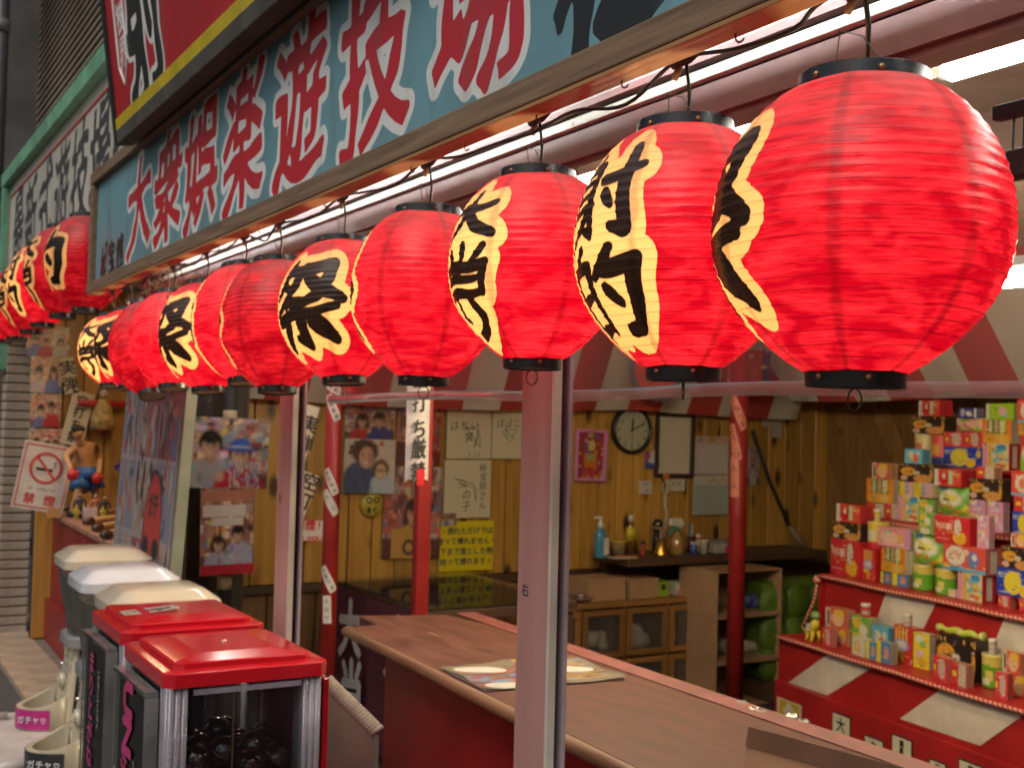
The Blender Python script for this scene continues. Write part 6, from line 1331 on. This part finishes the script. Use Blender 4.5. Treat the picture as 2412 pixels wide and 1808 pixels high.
    for r_, sx in ((0, -.098), (1, -.08)):
        t = text_mb('あそびかたコイン100えん', .020, vertical=True, gap=1.0); t.obj('lettering', M('grey_ink'), st, loc=(sx+.008, -.0885, .50), rot=(0, R(-4), 0))
    MB().box(.02, .06, -.0875, -.0862, .58, .645).obj('pink_sticker', M('hot_pink'), g)
    return g
m_bandp = M('tray_band_pink', (.40, .02, .17), .4); m_bandk = M('tray_band_black', (.02, .022, .025), .4)
cream_machine('cream capsule machine farthest back with a pink tray label', (1.02, 5.05, 0), m_crm, m_bandp)
cream_machine('capsule machine with bluish-white lid and black tray label', (.965, 4.40, 0), m_crw, m_bandk)
cream_machine('cream capsule machine right behind the red-lidded ones', (.955, 3.86, 0), m_crm, m_bandk)
# white bench rack under the cream machines
rk = thing('machine_rack', 'white painted rack with bent tube frame under the cream capsule machines', 'rack', (.0, 0, 0))
MB().box(.58, 1.16, 3.62, 5.36, .30, .328).obj('deck', M('white_rack', (.48, .44, .40), .5, wear=(.15, .12, .1), wlev=.68), rk, bevel=.004)
for y_ in (3.7, 4.5, 5.25):
    MB().tube([(.70, y_, .34), (.60, y_, .342), (.55, y_, .325), (.52, y_, .27), (.515, y_, .15), (.515, y_, 0)], .018, 12).obj('bent_tube_leg', M('white_tube', (.52, .49, .44), .35), rk, True)
    MB().tube([(1.12, y_, .30), (1.12, y_, 0)], .016, 10).obj('rear_leg', M('white_tube'), rk, True)
MB().box(.66, 1.10, 3.62, 3.60, .1, .3).obj('end_plate', M('white_rack'), rk)
# grey board with twisted edging beside the near machine
gb = thing('edged_board', 'grey board with twisted rope edge leaning between the machines and the counter', 'board', (1.26, 2.9, 0))
pq = [onX(760*1+50/3.873, 1380+860/3.873, 1.36), onX(760+500/3.873, 1380+1310/3.873, 1.36)]
m_gbd = M('grey_board', (.17, .14, .11), .7, var=.12)
yA, zA = pq[0][1]-2.9, pq[0][2]; yB, zB = pq[1][1]-2.9, pq[1][2]
MB().prism([(yB, .02), (yA+.3, .02), (yA+.3, zA+.06), (yA, zA), (yB, zB)], .09, .105, 'x').obj('panel', m_gbd, gb)
n_ = 22
for k in range(n_):
    u = k/(n_-1); y_ = yA+(yB-yA)*u; z_ = zA+(zB-zA)*u
    MB().tube([(.086, y_+.008, z_-.012), (.110, y_-.008, z_+.012)], .0075, 7).obj('twist', M('rope_tan', (.26, .21, .16), .8), gb, True)

# ================================================================== photo board leaning on the partition
bdp = thing('photo_board', 'tall board covered with small photographs and a red oval emblem', 'board', (1.20, 5.33, .42), rot=(0, R(3.2), 0))
pp = Pic(84, 120, (.38, .33, .33)); rg = random.Random(3)
for j in range(4):
    for i in range(3):
        x0, y0 = i*.33+.01, j*.25+.01; sub = rg.choice([(.20, .14, .15), (.32, .1, .1), (.25, .24, .28), (.36, .3, .26)]); pp.rect(x0, x0+.31, y0, y0+.235, sub)
        for k in range(26): pp.ell(x0+rg.uniform(.02, .29), y0+rg.uniform(.02, .2), rg.uniform(.008, .03), rg.uniform(.015, .06), rg.choice([(.05, .05, .08), (.42, .06, .06), (.4, .3, .24), (.12, .18, .32), (.45, .42, .42), (.03, .02, .03), (.4, .2, .15)]), .5)
        for k in range(5): pp.ell(x0+.04+k*.055, y0+rg.uniform(.13, .18), .014, .016, rg.choice(SKIN), .3)
pp.ell(.68, .52, .155, .205, (.03, .02, .02), .04).ell(.68, .52, .14, .19, (.52, .05, .04), .05).ell(.60, .44, .05, .055, (.48, .4, .36), .2).ell(.76, .44, .05, .055, (.48, .4, .36), .2).ell(.60, .475, .05, .035, (.02, .02, .02), .3).ell(.76, .475, .05, .035, (.02, .02, .02), .3).text('ガチ', .68, .61, .16, .07, (.03, .02, .02), .4)
mkobj('photo_sheet', sheet_mesh('photo_sheet', 1.05, 1.36, pp), m_gloss, bdp, loc=(-.004, 0, .64), rot=(0, 0, -PI/2))
MB().box(0, .02, -.525, .525, -.05, 1.33).obj('panel', M('board_white', (.5, .47, .45), .5), bdp); MB().box(.0, .045, -.552, -.527, -.42, 1.34).obj('edge_strip', M('pale_green_edge', (.22, .23, .16), .5), bdp)
MB().box(.01, .05, -.5, .5, -.42, -.052).obj('stand_foot', M('alu', (.4, .4, .4), .35, metal=.8), bdp)
# dark partition and door frame between the two stalls
pt = thing('dark_partition', 'dark brown partition board with metal edge between the two stalls', 'partition', (1.52, 5.62, 0))
MB().box(0, .27, 0, .04, 0, 2.35).obj('board', M('dark_brown_board', (.030, .020, .016), .6, var=.3), pt, bevel=.003); MB().box(.27, .283, -.003, .043, 0, 2.35).obj('trim', m_dkwood, pt); MB().box(-.035, -.002, -.01, .05, 0, 2.35).obj('metal_edge', M('alu_edge', (.30, .27, .20), .4, metal=.6), pt)
bp_ = thing('black_pipe', 'black wrapped pipe with tan tape hanging behind the blue hat photo', 'pipe', (dY(497, 900, 5.42)[0], 5.42, 0)); MB().tube([(0, 0, 0), (0, 0, 2.2)], .032, 14).obj('wrap', M('black_wrap', (.015, .015, .016), .7), bp_, True)
for py in (895, 1250): MB().tube([(0, 0, dY(497, py+20, 5.42)[2]), (0, 0, dY(497, py, 5.42)[2]+.02)], .0335, 14).obj('tan_tape', M('tan_tape', (.42, .33, .20), .6), bp_, True)

# ================================================================== the far stall at the left
fw = plank_wall('orange pine plank wall of the far stall behind the boxer figure', (1.30, 8.75, 0), 0, 1.5, .02, 2.5, .14, wood('far_pine', (.34, .16, .03), (.50, .26, .06), axis=2, rough=.45, knots=.10, gscale=30, dark=(.06, .02, .006), bump=.2))
tubelight('warm lamp hidden above the far stall', 1.75, 6.8, 2.30, 1.1, emit('far_warm', (1.0, .72, .38), 60), grp='lamps of the far stall')
bp2 = thing('brick_pier', 'pale brick pier with dark joints at the far left edge', 'pier', (1.12, 9.1, 0))
MB().box(.004, .20, .004, .30, 0, 2.28).obj('mortar', M('mortar_dark', (.05, .035, .03), .9), bp2)
bk = MB().box(0, .204, 0, .30, 0, .058).mesh('brick'); bk.materials.append(M('pale_brick', (.36, .28, .21), .8, var=.2, bump=.3))
for k in range(34): o = bpy.data.objects.new('brick', bk); C.objects.link(o); o.parent = bp2; o.location = (0, 0, k*.067); bv = o.modifiers.new('bevel', 'BEVEL'); bv.width = .006; bv.segments = 2
jm = thing('door_jamb', 'grey metal shutter jamb beside the pale brick pier', 'jamb', (1.33, 8.98, 0)); MB().box(0, .035, 0, .06, 0, 2.28).obj('rail', M('jamb_grey', (.22, .20, .18), .45, metal=.4), jm, bevel=.002); MB().box(.036, .085, .02, .07, 0, 2.28).obj('dark_slot', M('slot_dark'), jm)
FY = 8.72
for k, (bb, n, sd, lb) in enumerate((((58, 705, 150, 770), 3, 31, 'topmost photo in the column at the far left'), ((66, 770, 135, 848), 2, 32, 'second photo down in the far left column'), ((66, 850, 132, 922), 2, 33, 'third photo down, two people in dark clothes'), ((62, 926, 140, 985), 3, 34, 'fourth photo down, three laughing people'), ((62, 988, 140, 1045), 2, 35, 'lowest photo, half covered by the no-smoking sign'))):
    wsheet('photo_print', lb, 'photograph', bb, FY-.002*k, crowd(n, 34, 28, ((.45, .28, .18), (.5, .15, .1), (.52, .45, .35)), sd), group='photo column in the far stall')
for s, bb, rt, lb in (('実弾', (134, 772, 165, 850), R(-10), 'short slanting paper sign 実弾 in the far stall'), ('空打ち禁', (143, 845, 192, 962), R(12), 'long slanting paper sign 空打ち禁 behind the boxer figure')):
    t, w_, h_ = wsheet('paper_sign', lb, 'sign', bb, FY-.012, plain((.55, .46, .32)), rt); lettering(t, s, min(.12, h_*.86/len(s)), (0, -.001, 0), m_ink, vertical=True, bold=.002)
q = dX(92, 1030, 1.27); ns = thing('no_smoking_sign', 'tilted white no-smoking sign with red ring and red characters', 'sign', dY(95, 1030, 8.3), 0, rot=(0, R(10), 0))
MB().box(-.165, .165, 0, .004, -.225, .225).obj('board', M('sign_white', (.56, .50, .46), .5), ns)
m_sred = M('sign_red', (.50, .06, .05), .5)
for (a, b, c, d_) in ((-.152, .152, .200, .208), (-.152, .152, -.208, -.200), (-.152, -.145, -.2, .2), (.145, .152, -.2, .2)): MB().box(a, b, -.002, 0, c, d_).obj('border', m_sred, ns)
MB().lathe([(.088, 0), (.105, 0), (.105, .002), (.088, .002)], 36, close=True).obj('ring', m_sred, ns, rot=(PI/2, 0, 0), loc=(0, -.001, .06)); MB().box(-.092, .092, -.003, -.001, -.008, .008).obj('bar', m_sred, ns, loc=(0, 0, .06), rot=(0, R(45), 0))
MB().box(-.06, .045, -.0022, -.001, -.009, .009).obj('cigarette', m_ink, ns, loc=(0, 0, .05)); MB().tube([(.05, -.002, .07), (.06, -.002, .085), (.045, -.002, .1), (.06, -.002, .115)], .003, 5).obj('smoke', m_ink, ns)
lettering(ns, 'No smoking', .026, (0, -.001, -.082), M('pen_ink')); lettering(ns, '禁 煙', .075, (0, -.001, -.15), m_sred, bold=.002)
# counter of the far stall with cork guns
fc = thing('far_counter', 'dark red counter of the far stall with a beige worn top', 'counter', (0, 0, 0))
FZ = .90
A_ = dZ(95, 1098, FZ); B_ = dZ(230, 1170, FZ)
MB().prism([(A_[0], A_[1]), (A_[0]+.6, A_[1]-.02), (B_[0]+.65, B_[1]-.3), (B_[0], B_[1]-.3)], .87, FZ).obj('top', M('far_top', (.30, .14, .09), .5, var=.2), fc, bevel=.004)
MB().prism([(A_[0]+.02, A_[1]-.02), (A_[0]+.5, A_[1]-.02), (B_[0]+.5, B_[1]-.3), (B_[0]+.02, B_[1]-.3)], .0, .868).obj('front_panel', M('far_red', (.20, .014, .012), .5, var=.2), fc); MB().prism([(A_[0]-.012, A_[1]-.02), (A_[0]+.018, A_[1]-.02), (B_[0]+.018, B_[1]-.3), (B_[0]-.012, B_[1]-.3)], .0, .30).obj('kick_board', M('far_red'), fc)
for k, (x0, y0, x1, y1) in enumerate(((137, 1097, 240, 1092), (167, 1111, 240, 1104), (183, 1125, 240, 1118), (204, 1139, 240, 1133), (222, 1154, 240, 1150))):
    a = Vector(dZ(x0, y0, FZ+.03)); b = Vector(dZ(x1, y1, FZ+.03)); b = a+(b-a).normalized()*max(.55, (b-a).length)
    gt = thing('wooden_gun', f'{["farthest", "second", "third", "fourth", "nearest"][k]} wooden cork gun lying across the far counter', 'toy gun', (a.x, a.y, FZ+.027), math.atan2(b.y-a.y, b.x-a.x), 'cork guns on the far counter')
    MB().tube([(0.06, 0, 0), (.6, 0, .002)], .022, 12).obj('fore_stock', wood('gun_wood', (.34, .17, .06), (.48, .27, .10), axis=0, gscale=40), gt, True); MB().tube([(0, 0, 0), (.075, 0, 0)], [.020, .024], 12).obj('butt_cap', M('gun_dark', (.06, .03, .02), .4), gt, True)
# boxer figure (one continuous skin)
def skin_body(verts, edges, rad, root, mat, name, parent, levels=2):
    me = bpy.data.meshes.new(name); me.from_pydata(verts, edges, []); o = mkobj(name, me, mat, parent)
    md = o.modifiers.new('skin', 'SKIN'); 
    for i, r_ in enumerate(rad): me.skin_vertices[0].data[i].radius = r_ if hasattr(r_, '__len__') else (r_, r_)
    me.skin_vertices[0].data[root].use_root = True
    sb = o.modifiers.new('sub', 'SUBSURF'); sb.levels = levels; sb.render_levels = levels; md.use_smooth_shade = True
    return o
bq = dY(185, 1075, 8.35)
bx0 = thing('boxer_figure', 'painted boxer figurine with blue trunks and red gloves, leaning forward', 'figure', (bq[0], 8.35, FZ), R(12)); bx0.scale = (1.02, 1.02, 1.02)
m_skin = M('figure_skin', (.50, .26, .11), .45, var=.08)
V_ = [(0, 0, .27), (-.01, 0, .36), (-.035, -.02, .43), (-.06, -.04, .475), (-.085, -.07, .50), (-.098, -.085, .53),      # pelvis..neck, head base
      (-.10, -.03, .455), (-.165, -.05, .40), (-.16, -.12, .335), (-.155, -.14, .30),                           # his right arm (picture left)
      (.03, -.02, .46), (.085, -.01, .385), (.055, -.07, .30), (.035, -.09, .27),                               # other arm
      (-.045, -.02, .24), (-.075, -.06, .145), (-.10, -.02, .03), (-.12, -.06, .012), (.045, .0, .24), (.06, -.02, .145), (.085, .03, .03), (.08, -.02, .012)]
E_ = [(0, 1), (1, 2), (2, 3), (3, 4), (4, 5), (2, 6), (6, 7), (7, 8), (8, 9), (2, 10), (10, 11), (11, 12), (12, 13), (0, 14), (14, 15), (15, 16), (16, 17), (0, 18), (18, 19), (19, 20), (20, 21)]
RD = [.055, (.056, .042), (.068, .045), .04, .024, .026, .03, .022, .018, .015, .03, .023, .018, .015, .04, .029, .017, .015, .04, .029, .017, .015]
skin_body(V_, E_, RD, 0, m_skin, 'body', bx0)
hd = MB().ball((-.104, -.094, .555), .036, 16, 12, (.9, 1.0, 1.2)).obj('head', m_skin, bx0, True); MB().ball((-.108, -.128, .545), .007, 8, 6).obj('nose', m_skin, hd, True)
for s in (-1, 1): MB().ball((-.106+s*.013, -.126, .556), .0045, 8, 6).obj('eye', m_ink, hd, True); MB().ball((-.104+s*.033, -.092, .55), .009, 8, 6, (.5, 1, 1.2)).obj('ear', m_skin, hd, True)
hm = MB().ball((-.104, -.085, .573), .041, 16, 10, (1, 1.05, .95)); 
for k in range(9): a = k*.7; hm.ball((-.104+.032*math.cos(a), -.09+.03*math.sin(a), .585), .016, 8, 6)
hm.obj('hair', M('figure_hair', (.015, .013, .013), .4), hd, True)
MB().tube([(0, 0, .325), (0, -.003, .29), (0, -.008, .245)], [.072, .083, .086], 16).tube([(-.036, -.012, .26), (-.05, -.03, .215), (-.062, -.045, .18)], [.056, .062, .066], 14).tube([(.036, -.004, .26), (.05, -.012, .215), (.058, -.022, .18)], [.056, .062, .066], 14).obj('trunks', M('trunks_blue', (.02, .10, .30), .5), bx0, True)
for c_ in ((-.155, -.15, .285), (.03, -.10, .255)): 
    gv = MB().ball(c_, .037, 14, 10, (1, 1, 1.1)).obj('glove', M('glove_red', (.46, .02, .02), .35), bx0, True); MB().ball((c_[0]+.022, c_[1]-.018, c_[2]+.012), .016, 10, 8).obj('thumb', M('glove_red'), gv, True)
for x_, y_ in ((-.115, -.045), (.083, .0)): MB().ball((x_, y_, .02), .026, 12, 8, (1, 1.7, .8)).obj('boot', m_ink, bx0, True)
# little figures round his feet
for k, (px, py, hh, body, hair, lb) in enumerate(((172, 1085, .17, (.05, .05, .05), (.03, .02, .02), 'small dark figurine standing left of the boxer'), (205, 1080, .16, (.35, .12, .06), (.02, .02, .02), 'small red-shouldered figurine right of the boxer'), (222, 1083, .15, (.03, .03, .03), (.02, .02, .02), 'dark-haired figurine with silver stand at the right'), (160, 1087, .09, (.45, .36, .02), (.45, .36, .02), 'little yellow and black toy at the front'), (215, 1088, .085, (.45, .36, .02), (.02, .02, .02), 'little yellow-sleeved toy at the right'))):
    q = dY(px, py, 8.15); t = thing('small_figure', lb, 'figure', (q[0], 8.15-.03*k, FZ), 0, 'small figures on the far counter')
    skin_body([(0, 0, hh*.5), (0, 0, hh*.74), (0, 0, hh*.86), (-hh*.2, 0, hh*.70), (-hh*.24, -.01, hh*.45), (hh*.2, 0, hh*.70), (hh*.24, -.01, hh*.45), (-hh*.1, 0, hh*.25), (-hh*.11, 0, .004), (hh*.1, 0, hh*.25), (hh*.11, 0, .004)], [(0, 1), (1, 2), (1, 3), (3, 4), (1, 5), (5, 6), (0, 7), (7, 8), (0, 9), (9, 10)], [hh*.11, hh*.12, hh*.06, hh*.06, hh*.045, hh*.06, hh*.045, hh*.075, hh*.06, hh*.075, hh*.06], 0, M('fig%d' % k, body, .5), 'body', t, 1)
    MB().ball((0, 0, hh*.93), hh*.1, 10, 8).obj('head', m_skin, t, True); MB().ball((0, .004, hh*.97), hh*.105, 10, 8, (1, 1, .8)).obj('hair', M('fh%d' % k, hair, .5), t, True)
sbox('small pink-white card box on the far counter', 'card_box', 'box', dY(195, 1085, 8.1)[0], 8.1, .09, .04, .075, M('card_pinkw', (.48, .38, .40), .5), 0, FZ); sbox('little wooden tag stand below the no-smoking sign', 'tag_stand', 'stand', dY(117, 1090, 8.25)[0], 8.25, .085, .03, .07, M('tan_wood', (.45, .24, .10), .5), 0, FZ)
# doll hanging on the planks
dl = thing('wall_doll', 'doll in a pale kimono with red sleeves hanging on the far planks', 'doll', dY(222, 885, FY-.05))
MB().lathe([(.0001, -.14), (.085, -.14), (.08, -.05), (.05, .04), (.03, .08), (.0001, .085)], 16).obj('kimono', M('kimono_gold', (.40, .27, .10), .7, var=.35, scale=30), dl, True); MB().tube([(-.16, 0, .045), (.16, 0, .045)], .022, 8).obj('sleeves', M('sleeve_red', (.46, .02, .02), .6), dl, True)
MB().ball((0, -.01, .118), .030, 12, 9, (1, 1, 1.15)).obj('head', M('doll_face', (.56, .44, .32), .5), dl, True); MB().ball((0, .004, .132), .034, 12, 9, (1, .9, .95)).obj('hair', m_ink, dl, True); MB().ball((0, 0, -.15), .035, 10, 6, (1.2, 1, .5)).obj('shoes', M('sleeve_red'), dl, True)
fl = thing('purple_flower', 'small purple artificial flower hanging under the doll', 'flower', dY(258, 1008, FY-.1))
for k in range(7): MB().ball((.022*math.cos(k*.9), .01*math.sin(k*2), .02*math.sin(k*.9)), .018, 8, 6, (1, .6, .7)).obj('petal', M('petal_purple', (.10, .04, .22), .6), fl, True)
MB().tube([(0, 0, -.01), (.02, 0, -.12), (.01, 0, -.22)], .004, 6).obj('stem', m_dg, fl, True)
struct(MB().box(2.8, 2.9, 5.95, 8.8, 0, 2.5).obj('wall', M('plain_wall')))

# ================================================================== cable run with taped joints along the lanterns
cbm = thing('power_cable', 'black power cable strung with taped joints above the lanterns', 'cable', (0, 0, 0))
pts = [(1.0, .2, 2.14), (1.0, .5, 2.10)]
for i, (tp, _) in enumerate(lant_info):
    y_ = tp[1]; z_ = 2.112-.004*(i % 3)
    if i == 2: z_ = 2.085
    pts.append((1.0, y_+.02, z_)); yn = lant_info[i+1][0][1] if i+1 < len(lant_info) else y_+.3
    for u, dz in ((.35, -.026 if i % 2 else -.014), (.7, -.008)): pts.append((.998+.006*math.sin(i*3+u), y_+(yn-y_)*u, 2.100+dz*(.8+.3*math.sin(i*1.7))))
# smooth the run
sm_ = []
for a, b, c, d_ in zip([pts[0]]+pts[:-2], pts[:-1], pts[1:], pts[2:]+[pts[-1]]):
    a, b, c, d_ = map(Vector, (a, b, c, d_))
    for k in range(6):
        t_ = k/6; sm_.append(.5*((2*b)+(c-a)*t_+(2*a-5*b+4*c-d_)*t_*t_+(3*b-a-3*c+d_)*t_**3))
MB().tube(sm_, .003, 8).obj('flex', m_bwire, cbm, True)
for i, (tp, (t_, H, rt)) in enumerate(lant_info):
    y_ = tp[1]; far = i > 7
    jn = MB().tube([(1.0, y_-.025, 2.112), (1.0, y_, 2.108), (1.0, y_+.028, 2.103)], [.007, .011, .007], 8).obj('taped_joint', M('old_tape', (.035, .022, .016), .7, var=.5, scale=60), cbm, True)
    MB().tube([(1.004, y_+.02, 2.10), (1.006, y_+.032, 2.085)], [.006, .0045], 7).obj('tape_end', M('tape_tan', (.40, .22, .10), .6), jn, True)
    MB().tube([(1.0, y_, 2.105), (1.004, y_-.004, 2.06), (1.002, y_-.002, tp[2]-.02)], .0022, 6).obj('drop_wire', m_bwire, cbm, True)
    MB().tube([(1.002, y_+.004, 2.105), (1.008, y_+.003, 2.06), (1.006, y_+.004, tp[2]-.02)], .0019, 6).obj('drop_wire', m_ywire, cbm, True)
    hy = y_+.035; hx_ = .998
    for s in (-1, 1):
        e = Vector((1.0+.35*rt*s, y_+rt*.93*s, tp[2]-.008)); a = Vector((hx_, hy, 2.064))
        MB().tube([a, a.lerp(e, .35)+Vector((.002, .004*s, .006)), a.lerp(e, .7)+Vector((0, .003*s, -.004)), e], .00085, 5).obj('hanging_wire', m_wire, cbm, True)
# tangle of vines and flex near the far end of the beam
tg = thing('wire_tangle', 'tangle of old wires and dry twigs under the far end of the beam', 'wire tangle', (0, 0, 0)); rg = random.Random(9)
for k in range(26):
    y_ = rg.uniform(3.75, 4.85); p = [Vector((rg.uniform(.95, 1.06), y_, 2.07+rg.uniform(-.02, .02)))]
    for j in range(5): p.append(p[-1]+Vector((rg.uniform(-.02, .025), rg.uniform(-.05, .05), rg.uniform(-.045, .02))))
    MB().tube(p, rg.uniform(.0012, .003), 5).obj('strand', rg.choice([m_bwire, m_ywire, m_wire, M('dry_twig', (.14, .09, .05), .8)]), tg, True)
# black clamp plugs at the upper right inside the opening
cl = thing('cable_clamp', 'black cable clamp hanging at the upper right edge behind the vinyl', 'clamp', onX(2398, 292, 1.36)); 
MB().box(-.01, .01, -.035, .035, .01, .03).obj('bar', m_bwire, cl, bevel=.003); MB().box(-.012, .012, -.02, .012, -.075, -.035).obj('plug', m_bwire, cl, bevel=.004); MB().tube([(0, -.01, .012), (0, -.008, -.04)], .002, 6).obj('wire', m_bwire, cl); MB().tube([(0, .006, .012), (0, .008, -.04)], .002, 6).obj('wire', m_bwire, cl)
# buildings on the other side close the view down the street
ob = thing('distant_building', 'dim plain building closing the view down the arcade', 'building', (-1.5, 16, 0)); MB().box(-6, 6.5, 0, 1, 0, 9).obj('wall', M('far_wall', (.10, .09, .08), .9, var=.3, scale=1.2), ob)
for k in range(5): MB().box(-.7, .7, -.03, 0, 0, 1.2).obj('window', M('far_glass', (.03, .035, .04), .15), ob, loc=(-4+k*2, 0, 3))
